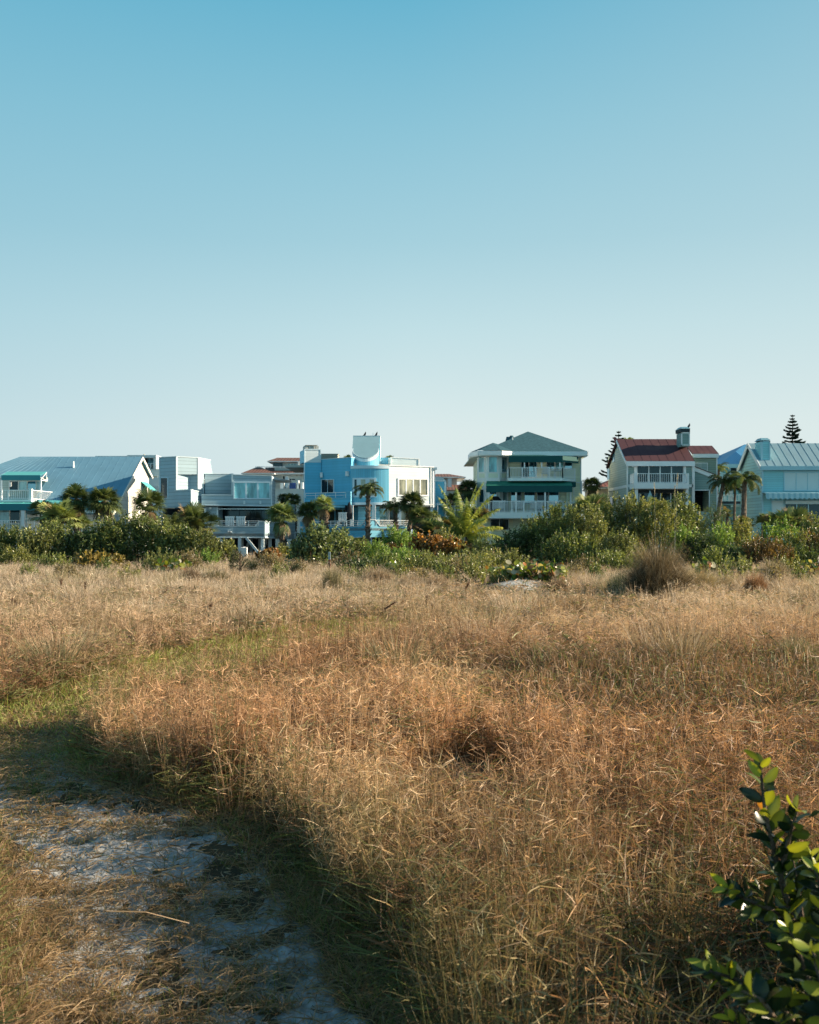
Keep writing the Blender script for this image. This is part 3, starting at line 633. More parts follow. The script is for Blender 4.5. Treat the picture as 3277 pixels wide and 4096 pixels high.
# ---------- brown-tiled block between the grey-blue and sky-blue houses
def condo(H, c, Y, wallr, eave, ridge, eaves_y, zc='tile'):
    pass
H = thing('apartment_building', 'off-white apartment block with brown tile roofs between the grey-blue and sky-blue houses', 'apartment building', (-14, 124, 0), 'buildings behind the front row')
Y = 122
def hip(H, c, x0, x1, ye, yr, Y, xr0, xr1, dep, m, name='roof', over=.0):
    e0, e1 = w(c, x0, ye, Y), w(c, x1, ye, Y); Yr = Y+dep/2; r0, r1 = w(c, xr0, yr, Yr), w(c, xr1, yr, Yr); z = r0.z; r1.z = z
    b0, b1 = V3((e0.x, Y+dep, e0.z)), V3((e1.x, Y+dep, e1.z))
    return MB().add([e0, e1, b1, b0, r0, r1], [(0, 1, 5, 4), (1, 2, 5), (2, 3, 4, 5), (3, 0, 4), (0, 3, 2, 1)]).build(name, m, H)
hip(H, 'B', 1228, 1900, 246, 212, Y+2, 1330, 1800, 7, M['tile'])
MB().box((wx('B', 1228, Y+2), Y+1.9, zt('B', 256, Y+2)), (wx('B', 1850, Y+2), Y+9, zt('B', 246, Y+2))).build('fascia', M['condo_trim'], H)
MB().box((wx('B', 1270, Y), Y+3, zt('B', 340, Y)), (wx('B', 1800, Y), Y+8, zt('B', 254, Y+2))).build('wall', M['condo'], H)
p = PL('B', 0, Y+2.98); window(H, p, 1286, 262, 1392, 312, 1, 'g_dark', 'condo_trim', fw=2); window(H, p, 1438, 270, 1538, 292, 3, 'g_blind', 'condo_trim', fw=3)
MB().bar(w('B', 1552, 250, Y+1), w('B', 1552, 312, Y+1), .2).bar(w('B', 1570, 290, Y+1), w('B', 1570, 312, Y+1), .4).build('column', M['condo_trim'], H)
hip(H, 'B', 1185, 1900, 370, 314, Y, 1210, 1850, 14, M['tile'])
hip(H, 'B', 955, 1300, 372, 306, Y-1.5, 1125, 1150, 11, M['tile'], 'roof_turret')
crail(H, 'B', 1105, Y+1.5, 1620, Y+1.5, 304, 320, hor=1, posts=8)
MB().box((wx('B', 955, Y-1.5), Y-1.6, zt('B', 382, Y-1.5)), (wx('B', 1300, Y-1.5), Y+6, zt('B', 371, Y-1.5))).box((wx('B', 1240, Y), Y-.1, zt('B', 384, Y)), (wx('B', 1900, Y), Y+10, zt('B', 370, Y))).build('fascia', M['condo_trim'], H)
MB().box((wx('B', 985, Y), Y-.8, 0), (wx('B', 1280, Y), Y+8, zt('B', 382, Y-1.5))).build('wall', M['condo_trim'], H)
MB().box((wx('B', 1285, Y), Y+.8, 0), (wx('B', 1850, Y), Y+9.5, zt('B', 384, Y))).build('wall', M['condo'], H)
p = PL('B', 0, Y+.78)
window(H, p, 1362, 432, 1520, 446, 4, 'g_dark', 'condo_trim', fw=1); window(H, p, 1455, 470, 1532, 542, 1, 'g_royal', 'condo_trim', fw=4)
for x in (1536, 1582): bands(H, 'vent', p, [(x-8, 392, x+8, 406)], M['unit'], .1, .1)
MB().box((wx('B', 1364, Y-1), Y-1, zt('B', 535, Y-1)), (wx('B', 1400, Y-1), Y+.6, zt('B', 446, Y-1))).box((wx('B', 1536, Y-1), Y-1, zt('B', 535, Y-1)), (wx('B', 1556, Y-1), Y+.6, zt('B', 446, Y-1))).box((wx('B', 1575, Y-1), Y-1, zt('B', 535, Y-1)), (wx('B', 1600, Y-1), Y+.6, zt('B', 468, Y-1))).build('balcony_pier', M['white'], H)
MB().box((wx('B', 1300, Y-2), Y-2, 0), (wx('B', 1700, Y-2), Y-.4, zt('B', 536, Y-2))).build('balcony_wall', M['condo'], H)

# ---------- block right of the sky-blue house
H = thing('apartment_building', 'off-white apartment block with brown tile roof between the sky-blue and pale yellow houses', 'apartment building', (-1, 124, 0), 'buildings behind the front row')
Y = 121
hip(H, 'C', 1380, 1790, 543, 512, Y, 1480, 1610, 9, M['tile'])
MB().box((wx('C', 1400, Y), Y-.1, zt('C', 552, Y)), (wx('C', 1785, Y), Y+9, zt('C', 542, Y))).build('fascia', M['condo_trim'], H)
MB().box((wx('C', 1420, Y), Y+1.5, 0), (wx('C', 1700, Y), Y+8, zt('C', 551, Y))).build('wall', M['condo'], H)
p = PL('C', 0, Y+1.48); window(H, p, 1553, 566, 1605, 582, 3, 'g_blind', 'condo_trim', fw=2); window(H, p, 1625, 566, 1656, 582, 2, 'g_blind', 'condo_trim', fw=2)
MB().bar(w('C', 1618, 560, Y-.5), w('C', 1618, 660, Y-.5), .45).bar(w('C', 1545, 548, Y), w('C', 1545, 620, Y), .2).build('column', M['condo_trim'], H)
hip(H, 'C', 1560, 1800, 680, 625, Y-3, 1600, 1800, 8, M['tile'], 'lower_roof')
MB().box((wx('C', 1570, Y-3), Y-2.6, 0), (wx('C', 1790, Y-3), Y+2, zt('C', 682, Y-3))).build('lower_wall', M['condo'], H)
e = at('C', 1493, 590, 100); mb = MB()
mb.prism([V3((e.x+.9*math.cos(math.pi*i/8), 100, e.z-.25+.75*math.sin(math.pi*i/8))) for i in range(9)], [V3((e.x+.9*math.cos(math.pi*i/8), 101.5, e.z-.25+.75*math.sin(math.pi*i/8))) for i in range(9)])
MB_ = thing('skylight_house', 'white arched dormer peeping over the low sky-blue wing', 'dormer', (e.x, 100.5, 0)); mb.build('arch', M['white'], MB_)
MB().box((e.x-.9, 100.02, 0), (e.x+.9, 101.48, e.z-.26)).build('wall', M['condo'], MB_)
# ---------- pale yellow house with the hip roof and two balconies (set back a little from its neighbours)
before = set(bpy.data.objects)
H = thing('beach_house', 'tall pale yellow house with shingled hip roof and two railed balconies under green awnings', 'house', (10.5, 90, 0), 'houses along the beach')
YW = 86.0
e0, e1 = w('D', 470, 326, 84.6), w('D', 1438, 326, 84.6); ap = w('D', 815, 120, 91.0); bk = 97.4
e0.x = w('D', 222, 326, 84.6).x+.9
zz = e0.z
r = MB().add([e0, e1, V3((e1.x, bk, zz)), V3((e0.x, bk, zz)), ap, e0-V3((0, 0, .05)), e1-V3((0, 0, .05)), V3((e1.x, bk, zz-.05)), V3((e0.x, bk, zz-.05))],
             [(0, 1, 4), (1, 2, 4), (2, 3, 4), (3, 0, 4), (5, 8, 7, 6)]).build('roof', M['shingle'], H)
# bay roof: half an octagon
ba = [w('D', 222, 326, 85.6), w('D', 300, 326, 84.0), w('D', 540, 322, 83.9), w('D', 693, 328, 84.9)]
for q in ba: q.z = zz+.02
bap = w('D', 450, 238, 87.2)
MB().add(ba+[bap, V3((ba[0].x, 89, zz+.02)), w('D', 690, 300, 89.0)], [(0, 1, 4), (1, 2, 4), (2, 3, 4), (5, 0, 4), (3, 6, 4)]).build('bay_roof', M['shingle'], H)
g = MB()
for a, b in ((e0, e1), (e1, V3((e1.x, bk, zz))), (ba[0], ba[1]), (ba[1], ba[2]), (ba[2], ba[3]), (V3((ba[0].x, 89, zz)), ba[0])): g.bar(V3((a.x, a.y-.03, zz-.2)), V3((b.x, b.y-.03, zz-.2)), .14, .36)
g.build('gutter', M['white'], H)
MB().prism([V3((q[0], q[1], zz-.36)) for q in ((ba[0].x, ba[0].y), (ba[1].x, ba[1].y), (ba[2].x, ba[2].y), (ba[3].x, ba[3].y), (e1.x, e1.y), (e1.x, bk), (ba[0].x, bk))],
           [V3((q[0], q[1], zz-.44)) for q in ((ba[0].x, ba[0].y), (ba[1].x, ba[1].y), (ba[2].x, ba[2].y), (ba[3].x, ba[3].y), (e1.x, e1.y), (e1.x, bk), (ba[0].x, bk))]).build('soffit', M['yel_trim'], H)
v = at('D', 663, 215, 87.5); v.y = 88.2; MB().tube([v-V3((0, 0, .5)), v+V3((0, 0, .35))], .05, 6).build('roof_vent', M['white'], H)
mb = MB()
for x, y in ((610, 190), (645, 178)): q = w('D', x, y, 90.6); mb.tube([q-V3((0, 0, .4)), q+V3((0, 0, .12))], [.3, .16], 8)
mb.build('roof_vent', M['shingle'], H)
pw4 = PL('D', 600, YW)
wall(H, 'wall', pw4, rect(600, 345, 1370, 1300), M['yel_sid'], 0, 8)
wall(H, 'wall', PL('D', 300, 86.4), rect(300, 345, 620, 1300), M['yel_sid'], 0, 7)
bands(H, 'corner_trim', pw4, [(1362, 350, 1374, 1290), (1290, 640, 1300, 1020)], M['yel_trim'], .04, .12)
MB().bar(pw4.p(1374, 640, .1), pw4.p(1374, 780, .1), .09).bar(pw4.p(1360, 655, .1), pw4.p(1300, 655, .1), .07).build('downpipe', M['white'], H)
# three-sided bay
b1 = PL('D', 286, 85.9, 382, 84.7); b2 = PL('D', 382, 84.7, 520, 84.7); b3 = PL('D', 520, 84.7, 612, 85.9)
for pl, x0, x1, wins in ((b1, 286, 382, [(308, 388, 367, 548, 'g_teal'), (310, 726, 364, 862, 'g_sky')]), (b2, 382, 520, [(406, 386, 492, 546, 'g_teal')]), (b3, 520, 612, [(533, 388, 592, 546, 'g_sky')])):
    wall(H, 'bay_wall', pl, rect(x0, 345, x1, 1030), M['yel_trim'], 0, .4)
    bands(H, 'panel', pl, [(x0+22, 352, x1-18, 374), (x0+22, 558, x1-18, 604)] + ([(x0+20, 652, x1-18, 700)] if x0 < 300 else []), M['panel'], .03, .05)
    for a in wins: window(H, pl, a[0]-4, a[1]-4, a[2]+4, a[3]+4, 1, a[4], 'white', fw=6, off=.03)
wall(H, 'lower_wall', PL('D', 380, 85.3), rect(290, 1030, 1300, 1300), M['yel_sid'], 0, 4)
window(H, PL('D', 380, 85.3), 420, 1034, 616, 1152, 2, 'g_dark', 'yel_trim', fw=5, mw=5)
bands(H, 'garage_door', PL('D', 380, 85.3), [(658, 1034, 900, 1200)], M['panel'], .04, .05)
# upper floor windows and balcony
for x0, x1, n, gs in ((740, 912, 2, ['g_dark', 'g_sky']), (1008, 1095, 1, ['g_sky']), (1100, 1190, 1, ['g_teal']), (1196, 1282, 1, ['g_sky'])):
    window(H, pw4, x0, 400, x1, 606 if x0 == 740 else 520, n, fm='white', fw=6, mw=5, gs=gs)
YR = 83.2
def deckbox(y0, y1, x0, x1, YR, chx, chY, nm):
    a, b = w('D', x0, y0, YR), w('D', chx, y0, YR); c = w('D', x1, y0, chY); z0 = zt('D', y1, YR)
    pts = [V3((a.x, YR, a.z)), V3((b.x, YR, a.z)), V3((c.x, chY, a.z)), V3((c.x, 86, a.z)), V3((a.x, 86, a.z))]
    MB().prism(pts, [V3((q.x, q.y, z0)) for q in pts]).build(nm, M['yel_trim'], H); return a.z
zu = deckbox(606, 636, 612, 1316, YR, 1178, 84.6, 'balcony_deck')
a = w('D', 620, 500, YR+.1); b = w('D', 1178, 500, YR+.1); c = w('D', 1308, 500, 84.7)
railing(H, a, b, a.z, zu, .125, posts=4); railing(H, b, c, a.z, zu, .125, posts=1)
railing(H, (a.x, YR+.1), (a.x, 85.9), a.z, zu, .125, posts=1)
for x in (780, 960, 1150): MB().bar(w('D', x, 500, YR+.1), w('D', x, 400, YR+.1), .1).build('post', M['white'], H)
t0, t1, f0, f1 = w('D', 615, 352, 85.9), w('D', 1315, 352, 85.9), w('D', 615, 376, YR), w('D', 1180, 376, YR)
aw = sheet(H, 'awning', [f0, f1, V3((t1.x, 84.6, f1.z)), t1, t0], M['green_dk'], .04)
f2 = V3((t1.x, 84.6, f1.z))
for a_, b_ in ((f0, f1), (f1, f2)): 
    MB().prism([a_-V3((0, .02, .0)), b_-V3((0, .02, .0)), b_-V3((0, .02, .52)), a_-V3((0, .02, .52))], [a_+V3((0, .03, 0)), b_+V3((0, .03, 0)), b_+V3((0, .03, -.52)), a_+V3((0, .03, -.52))]).build('valance', M['green_dk'] , aw)
# lower floor
YR2 = 82.6
for x0, x1, n, gs in ((412, 492, 1, ['g_sky']), (540, 596, 1, ['g_blind']), (634, 748, 2, ['g_sky', 'g_dark']), (776, 892, 1, ['g_sky']), (908, 1030, 1, ['g_dark']), (1030, 1140, 1, ['g_sky'])):
    pl = pw4 if x0 > 600 else b2 if x0 < 500 else b3
    window(H, pl, x0, 722, x1, 960 if x0 > 900 else 880, n, fm='white', fw=6, mw=5, gs=gs, off=.02)
bands(H, 'shutter', pw4, [(1214, 728, 1232, 870)], M['panel'], .1, .1)
zl = deckbox(963, 1028, 384, 1288, YR2, 1150, 84.2, 'balcony_deck')
a = w('D', 395, 852, YR2+.1); b = w('D', 1150, 852, YR2+.1); c = w('D', 1285, 852, 84.2)
railing(H, a, b, a.z, zl, .125, posts=6); railing(H, b, c, a.z, zl, .125, posts=1); railing(H, (a.x, YR2+.1), (a.x, 85.5), a.z, zl, .125, posts=1)
for x in (406, 692, 995): MB().bar(w('D', x, 965, YR2+.1), w('D', x, 700, YR2+.1), .13).build('post', M['white'], H)
MB().bar(w('D', 1262, 940, 84.0), w('D', 1262, 700, 84.0), .13).build('post', M['white'], H)
t0, t1, f0, f1 = w('D', 385, 638, 84.4), w('D', 1262, 638, 84.4), w('D', 378, 684, YR2), w('D', 1280, 684, YR2)
aw = seam_roof(H, f0, f1, t1, t0, M['green'], .95, .03, 'awning', .02)
MB().prism([f0-V3((0, .03, .02)), f1-V3((0, .03, .02)), f1-V3((0, .03, .56)), f0-V3((0, .03, .56))], [f0+V3((0, .03, -.02)), f1+V3((0, .03, -.02)), f1+V3((0, .03, -.56)), f0+V3((0, .03, -.56))]).build('valance', M['green_dk'], aw)
t0, t1, f0, f1 = w('D', 1255, 636, 85.2), w('D', 1318, 636, 85.2), w('D', 1255, 650, 84.4), w('D', 1318, 650, 84.4)
MB().prism([f0, f1, f1-V3((0, 0, .4)), f0-V3((0, 0, .4))], [q+V3((0, .8, 0)) for q in (f0, f1, f1-V3((0, 0, .4)), f0-V3((0, 0, .4)))]).build('awning', M['green_dk'], H)

# furniture on the pale yellow house
def lounger(loc, label, cat='lounger', rz=0):
    t = thing('sun_lounger', label, cat, loc, 'white loungers on the lower balcony')
    mb = MB(); x, y, z = loc
    for i in range(6): mb.box((x-.48, y-.55+i*.28, z+.3), (x+.48, y-.33+i*.28, z+.34))
    mb.build('seat', M['plastic'], t)
    mb = MB()
    for i in range(7): mb.box((x-.5, y-.62-.03*i, z+.36+i*.09), (x+.5, y-.58-.03*i, z+.43+i*.09))
    mb.bar((x-.5, y-.6, z+.3), (x-.5, y-.85, z+1.0), .05); mb.bar((x+.5, y-.6, z+.3), (x+.5, y-.85, z+1.0), .05); mb.build('backrest', M['plastic'], t)
    for sx in (-.45, .45):
        for sy in (-.5, 1.0): MB().bar((x+sx, y+sy, z), (x+sx, y+sy, z+.32), .06).build('leg', M['plastic'], t)
    return t
for cx_, lb in ((505, 'white slatted lounger at the left end of the lower balcony, beside the black covered grill'), (702, 'white slatted lounger, second from the left on the lower balcony'),
                (900, 'white slatted lounger, third from the left on the lower balcony'), (1085, 'white slatted lounger at the right end of the lower balcony, partly behind the palmetto')):
    q = w('D', cx_, 960, 83.9); lounger((q.x, 83.9, zl), lb)
q = w('D', 460, 960, 84.2)
t = thing('grill', 'black covered grill standing behind the lower balcony railing beside the bay', 'grill', (q.x, 84.3, zl))
MB().box((q.x-.55, 84.1, zl), (q.x+.55, 84.65, zl+.85)).build('body_cover', M['black'], t)
MB().tube([(q.x-.62, 84.35, zl+.95), (q.x-.3, 84.35, zl+1.12), (q.x+.3, 84.35, zl+1.12), (q.x+.62, 84.35, zl+.92)], [.12, .27, .27, .12], 10).build('hood', M['black'], t)
def chair(name, loc, label, m='plastic', group=None, s=1, rz=0):
    t = thing(name, label, 'chair', loc, group); x, y, z = loc
    def b(n, a, c): MB().box((x+a[0]*s, y+a[1]*s, z+a[2]*s), (x+c[0]*s, y+c[1]*s, z+c[2]*s)).build(n, M[m], t)
    b('seat', (-.27, -.25, .42), (.27, .27, .46))
    mb = MB()
    for i in range(5): mb.box((x+(-.25+i*.105)*s, y-.27*s, z+.47*s), (x+(-.17+i*.105)*s, y-.24*s, z+.95*s))
    mb.box((x-.27*s, y-.28*s, z+.92*s), (x+.27*s, y-.23*s, z+1.0*s)); mb.build('backrest', M[m], t)
    for sx in (-.25, .22):
        for sy in (-.25, .22): b('leg', (sx, sy, 0), (sx+.04, sy+.04, .42))
        b('armrest', (sx-.02, -.25, .64), (sx+.05, .25, .67))
    return t
q = w('D', 995, 600, 84.4); chair('balcony_chair', (q.x, 84.4, zu), 'white chair behind the upper balcony railing of the pale yellow house')
q = w('D', 1100, 600, 84.6); t = thing('patio_table', 'low white table with cloth on the upper balcony, right of the chair', 'table', (q.x, 84.7, zu))
MB().box((q.x-.7, 84.3, zu+.68), (q.x+.7, 85.1, zu+.72)).build('table_top', M['plastic'], t); MB().bar((q.x, 84.7, zu), (q.x, 84.7, zu+.68), .12).build('leg', M['plastic'], t)
q = w('D', 410, 1300, 80.5)
t = thing('folded_parasol', 'white folded parasol leaning beside the coconut palm near the yellow lower wall', 'parasol', (q.x, 80.5, 0))
MB().tube([(q.x, 80.5, .0), (q.x, 80.5, 2.3)], .03, 6).build('pole', M['white'], t)
MB().tube([(q.x+.05, 80.5, .25), (q.x, 80.5, .8), (q.x-.03, 80.5, 1.6), (q.x, 80.5, 2.05), (q.x, 80.5, 2.2)], [.42, .36, .26, .18, .03], 9).build('canopy', M['cloth'], t)

def set_back(k):
    """rebuild everything of this house k times as far and as large"""
    eye = Vector((0, 0, EYE))
    for o in [o for o in bpy.data.objects if o not in before]:
        if o.type == 'MESH':
            g0 = ORG[o]; g1 = eye+(g0-eye)*k; g1.z = g0.z if abs(g0.z) < .01 else g1.z
            for v in o.data.vertices: v.co = eye+((v.co+g0)-eye)*k-g1
    for o in [o for o in bpy.data.objects if o not in before]:
        g0 = ORG[o]; g1 = eye+(g0-eye)*k; g1.z = g0.z if abs(g0.z) < .01 else g1.z
        if o.parent is None: o.location = g1
        ORG[o] = g1
set_back(1.075)
# ---------- red-roofed grey-green house
H = thing('beach_house', 'grey-green boarded house under a dark red metal roof with a capped boarded chimney', 'house', (22, 92, 0), 'houses along the beach')
YE = 86.0
e0, e1 = w('E', 326, 532, YE-.3), w('E', 1043, 532, YE-.3); Yr = 89.6; zr = zt('E', 304, Yr)
r0 = V3((w('E', 292, 304, Yr).x, Yr, zr)); r0.x = e0.x; r1 = V3((e1.x, Yr, zr))
seam_roof(H, e0, e1, r1, r0, M['red_roof'], .68, rib=.012)
sheet(H, 'roof_back', [(e0.x, Yr+.01, zr), (e1.x, Yr+.01, zr), (e1.x, 94.5, zr-2.2), (e0.x, 94.5, zr-2.2)], M['red_roof'])
MB().bar(V3((e0.x, YE-.32, e0.z-.24)), V3((e1.x, YE-.32, e0.z-.24)), .1, .42).build('fascia', M['white'], H)
pE = PL('E', 345, YE)
xl, xr_ = wx('E', 345, YE), wx('E', 1040, YE); zw = e0.z-.1
# body as solid with a gabled left side
MB().prism([V3((xl, YE+.25, 0)), V3((xl, YE+.25, zw-.25)), V3((xl, Yr, zr-.15)), V3((xl, 94.3, zr-2.35)), V3((xl, 94.3, 0))], [V3((xl+5, y, z)) for y, z in ((YE+.25, 0), (YE+.25, zw-.25), (Yr, zr-.15), (94.3, zr-2.35), (94.3, 0))]).build('gable_wall', M['grn_pale'], H)
MB().bar(V3((e0.x-.02, YE-.3, e0.z-.16)), V3((e0.x-.02, Yr, zr-.16)), .06, .26).build('rake_trim', M['white'], H)
MB().box((xl-.04, YE+.3, zt('E', 808, YE)), (xl, 94.2, zt('E', 780, YE))).box((xl-.05, YE+.2, 0), (xl, YE+.34, zw-.25)).build('belt_trim', M['white'], H)
wall(H, 'wall', pE, rect(345, 545, 412, 1050), M['grn_sid'], 0, .3); wall(H, 'wall', pE, rect(952, 545, 1040, 1050), M['grn_sid'], 0, .3)
wall(H, 'wall', PL('E', 345, YE+.3), rect(340, 545, 1044, 1050), M['grn_sid'], 0, 7)
pE2 = PL('E', 345, YE+.22)
window(H, pE2, 436, 558, 925, 770, 4, 'g_dark', 'white', fw=8, mw=11)
bands(H, 'trim', pE, [(410, 553, 436, 778), (925, 553, 952, 778), (345, 778, 412, 808), (985, 778, 1030, 808), (338, 553, 347, 1040), (1014, 553, 1042, 1040)], M['white'], .06, .3)
a, b = w('E', 410, 765, 84.2), w('E', 985, 765, 84.2); z0 = zt('E', 822, 84.2)
MB().box((a.x, 84.2, z0), (b.x, YE, a.z)).build('balcony_deck', M['white'], H)
zr_ = zt('E', 665, 84.3)
railing(H, (w('E', 442, 0, 84.3).x, 84.3), (w('E', 920, 0, 84.3).x, 84.3), zr_, a.z, .17, posts=4)
MB().box((a.x, 84.22, a.z), (wx('E', 440, 84.3), 84.38, zr_)).box((wx('E', 960, 84.3), 84.22, a.z), (b.x, 84.38, zr_)).build('balcony_panel', M['white'], H)
railing(H, (a.x+.05, 84.3), (a.x+.05, 85.9), zr_, a.z, .17, posts=1); railing(H, (b.x-.05, 84.3), (b.x-.05, 85.9), zr_, a.z, .17, posts=1)
bands(H, 'lintel', pE, [(440, 822, 945, 868)], M['under'], .02, .2)
window(H, pE2, 462, 862, 908, 1040, 4, 'g_dark', 'white', fw=8, mw=11)
for x in (434, 962): MB().bar(w('E', x, 1040, 84.6), w('E', x, 822, 84.6), .22).build('post', M['white'], H)
for x, y in ((392, 580), (392, 900)): bands(H, 'wall_lamp', pE, [(x-9, y-18, x+9, y+18)], M['white'], .3, .2)
# chimney
pC = PL('E', 905, 86.9); slab(MB(), pC, rect(905, 236, 990, 380), 0, 1.6).build('chimney', M['grn_sid'], H)
ch = bands(H, 'chimney_trim', pC, [(903, 236, 914, 368), (982, 236, 993, 368), (903, 232, 993, 246), (903, 362, 993, 370)], M['white'], .04, .1)
c0 = pC.p(897, 232); c1 = pC.p(992, 232); zc = pC.p(900, 190).z
MB().prism([V3((c0.x, 86.8, c0.z+.02)), V3((c1.x, 86.8, c0.z+.02)), V3((c1.x, 88.6, c0.z+.02)), V3((c0.x, 88.6, c0.z+.02))], [V3((c0.x, 86.8, c0.z+.3)), V3((c1.x, 86.8, c0.z+.3)), V3((c1.x, 88.6, c0.z+.3)), V3((c0.x, 88.6, c0.z+.3))]).build('chimney_vent', M['under'], H)
MB().prism([V3((c0.x-.03, 86.75, c0.z+.3)), V3((c1.x+.03, 86.75, c0.z+.3)), V3((c1.x+.03, 88.65, c0.z+.3)), V3((c0.x-.03, 88.65, c0.z+.3))], [V3((c0.x+.12, 87.2, zc+.15)), V3((c1.x-.12, 87.2, zc+.15)), V3((c1.x-.12, 88.2, zc+.15)), V3((c0.x+.12, 88.2, zc+.15))]).build('chimney_cap', M['cap'], H)
# rear-left gable stub
e0, e1 = w('E', 252, 450, 93.5), w('E', 300, 450, 93.5)
seam_roof(H, (e0.x, 93, e0.z), (xl+.6, 93, e0.z), (xl+.6, 95, e0.z+1.6), (e0.x, 95, e0.z+1.6), M['red_roof'], .5)
MB().box((e0.x-.3, 93.2, 0), (xl+.5, 97, e0.z-.1)).build('rear_wall', M['grn_pale'], H)
pg = PL('E', 335, 86.0, 232, 96); pg.n = V3((-1, 0, 0)); 
for r_ in ((258, 610, 268, 725, 'g_sky'), (285, 455, 295, 540, 'g_sky'), (275, 905, 292, 1000, 'g_dark')):
    y_ = 87.2+(335-r_[0])*.085; MB().box((xl-.05, y_, zt('E', r_[3], y_)), (xl, y_+1.1, zt('E', r_[1], y_))).build('side_window', M[r_[4]], H)
# right wing
pw5 = PL('E', 1035, 89)
wall(H, 'wing_wall', pw5, rect(1030, 470, 1275, 700), M['olive_sid'], 0, 5)
e0, e1 = w('E', 1022, 456, 88.8), w('E', 1294, 456, 88.8); zq = zt('E', 371, 90.6)
seam_roof(H, e0, e1, (e1.x, 90.8, zq), (e0.x, 90.8, zq), M['red_roof'], .55, rib=.012)
MB().bar((e0.x, 88.75, e0.z-.2), (e1.x, 88.75, e0.z-.2), .1, .34).build('wing_fascia', M['white'], H)
bands(H, 'wing_trim', pw5, [(1268, 473, 1280, 700)], M['white'], .05, .12)
sw = window(H, pw5, 1040, 552, 1178, 650, 2, 'g_blind', 'white', fw=6, mw=3)
mb = MB()
for i in range(12): slab(mb, pw5, rect(1047, 562+i*7, 1171, 566+i*7), .075, .02)
mb.build('shutter', M['grn_pale'], sw)
pw6 = PL('E', 1040, 86.8)
wall(H, 'wing_wall', pw6, [(1040, 630), (1280, 725), (1280, 842), (1040, 842)], M['grn_sid'], 0, .3)
wall(H, 'wing_wall', pw6, rect(1197, 842, 1280, 1060), M['olive_sid'], 0, 2.2); wall(H, 'recess_wall', PL('E', 1040, 88.8), rect(1000, 800, 1230, 1060), M['dark'], 0, .1)
bands(H, 'door_frame', PL('E', 1040, 88.78), [(1055, 895, 1138, 905), (1128, 895, 1138, 1050)], M['under'], .1, .1)
bands(H, 'rake_trim', pw6, [[(1038, 592), (1322, 702), (1280, 722), (1255, 722), (1038, 640)]], M['white'], .12, .25)
a, b = pw6.p(1038, 590, .2), pw6.p(1325, 700, .2)
sheet(H, 'wing_roof', [a, b, b+V3((0, 2.4, 0)), a+V3((0, 2.4, 0))], M['red_roof'], .06)
bands(H, 'corner_trim', pw6, [(1270, 720, 1282, 1060), (1192, 836, 1200, 1050), (1042, 834, 1200, 842)], M['white'], .05, .1)
MB().bar(w('E', 1034, 560, 85.7), w('E', 1034, 1040, 85.7), .09).build('downpipe', M['white'], H)
q = w('E', 576, 960, 84.9)
t = thing('folded_parasol', 'pale folded parasol on the ground terrace of the red-roofed house', 'parasol', (q.x, 84.9, 0))
MB().tube([(q.x, 84.9, 0), (q.x, 84.9, 2.6)], .03, 6).build('pole', M['white'], t)
zz = zt('E', 842, 84.9); MB().tube([(q.x, 84.9, zz-1.9), (q.x, 84.9, zz-1.2), (q.x, 84.9, zz-.5), (q.x, 84.9, zz)], [.22, .25, .2, .04], 8).build('canopy', M['turq'], t)
# beige house behind it
H = thing('cottage', 'small beige stucco house with red clay tile roof left of the red-roofed house', 'house', (17.5, 100, 0), 'buildings behind the front row')
hip(H, 'E', 22, 330, 803, 692, 98, 250, 330, 9, M['tile_red'])
MB().box((wx('E', 30, 98), 98.2, zt('E', 822, 98)), (wx('E', 320, 98), 106, zt('E', 802, 98))).build('fascia', M['white'], H)
MB().box((wx('E', 45, 98), 98.6, 0), (wx('E', 320, 98), 106, zt('E', 820, 98))).build('wall', M['beige'], H)
window(H, PL('E', 0, 98.58), 138, 845, 212, 942, 2, 'g_sky', 'white', fw=3, mw=4)

# ---------- house with bright blue roof and porches
H = thing('beach_house', 'narrow three-storey house with bright blue hip roof and stacked white-railed porches', 'house', (32.5, 97, 0), 'houses along the beach')
YG = 94
e0, e1 = w('G', 345, 752, YG), w('G', 800, 752, YG); apx = w('G', 690, 478, YG+7)
mb = MB().add([e0, e1, V3((e1.x, YG+14, e0.z)), V3((e0.x, YG+14, e0.z)), apx, apx+V3((3, 0, 0))], [(0, 1, 5, 4), (1, 2, 5), (2, 3, 4, 5), (3, 0, 4)])
for i in range(1, 14):
    t_ = i/14; b0 = e0.lerp(e1, t_); top = V3((b0.x, YG+7, apx.z)); k = min(1, (b0.x-e0.x)/(apx.x-e0.x)); mb.bar(b0+V3((0, 0, .02)), V3((b0.x, YG+7*k, e0.z+(apx.z-e0.z)*k+.02)), .05)
mb.build('roof', M['bright_roof'], H)
e2, e3 = w('G', 300, 700, YG+5), w('G', 480, 700, YG+5); sheet(H, 'rear_roof', [e2, e3, V3((e3.x, YG+8, zt('G', 628, YG+8))), V3((e2.x, YG+8, zt('G', 628, YG+8)))], M['bright_roof'])
MB().box((e2.x, YG+5.2, 0), (e3.x, YG+12, e2.z-.1)).build('wall', M['teal_sid'], H)
MB().bar(e0-V3((0, .05, .16)), e1-V3((0, .05, .16)), .12, .34).build('gutter', M['turq'], H)
xw0, xw1 = wx('G', 352, YG), wx('G', 700, YG)
MB().box((xw0, YG+1.9, 0), (xw1+2, YG+11, e0.z-.1)).build('wall', M['teal_sid'], H)
pG = PL('G', 400, YG+1.88)
window(H, pG, 480, 792, 590, 960, 1, 'g_dark', 'turq', fw=14); window(H, pG, 430, 1040, 560, 1180, 2, 'g_sky', 'turq', fw=6); window(H, pG, 500, 1335, 552, 1500, 1, 'g_blind', 'turq', fw=6)
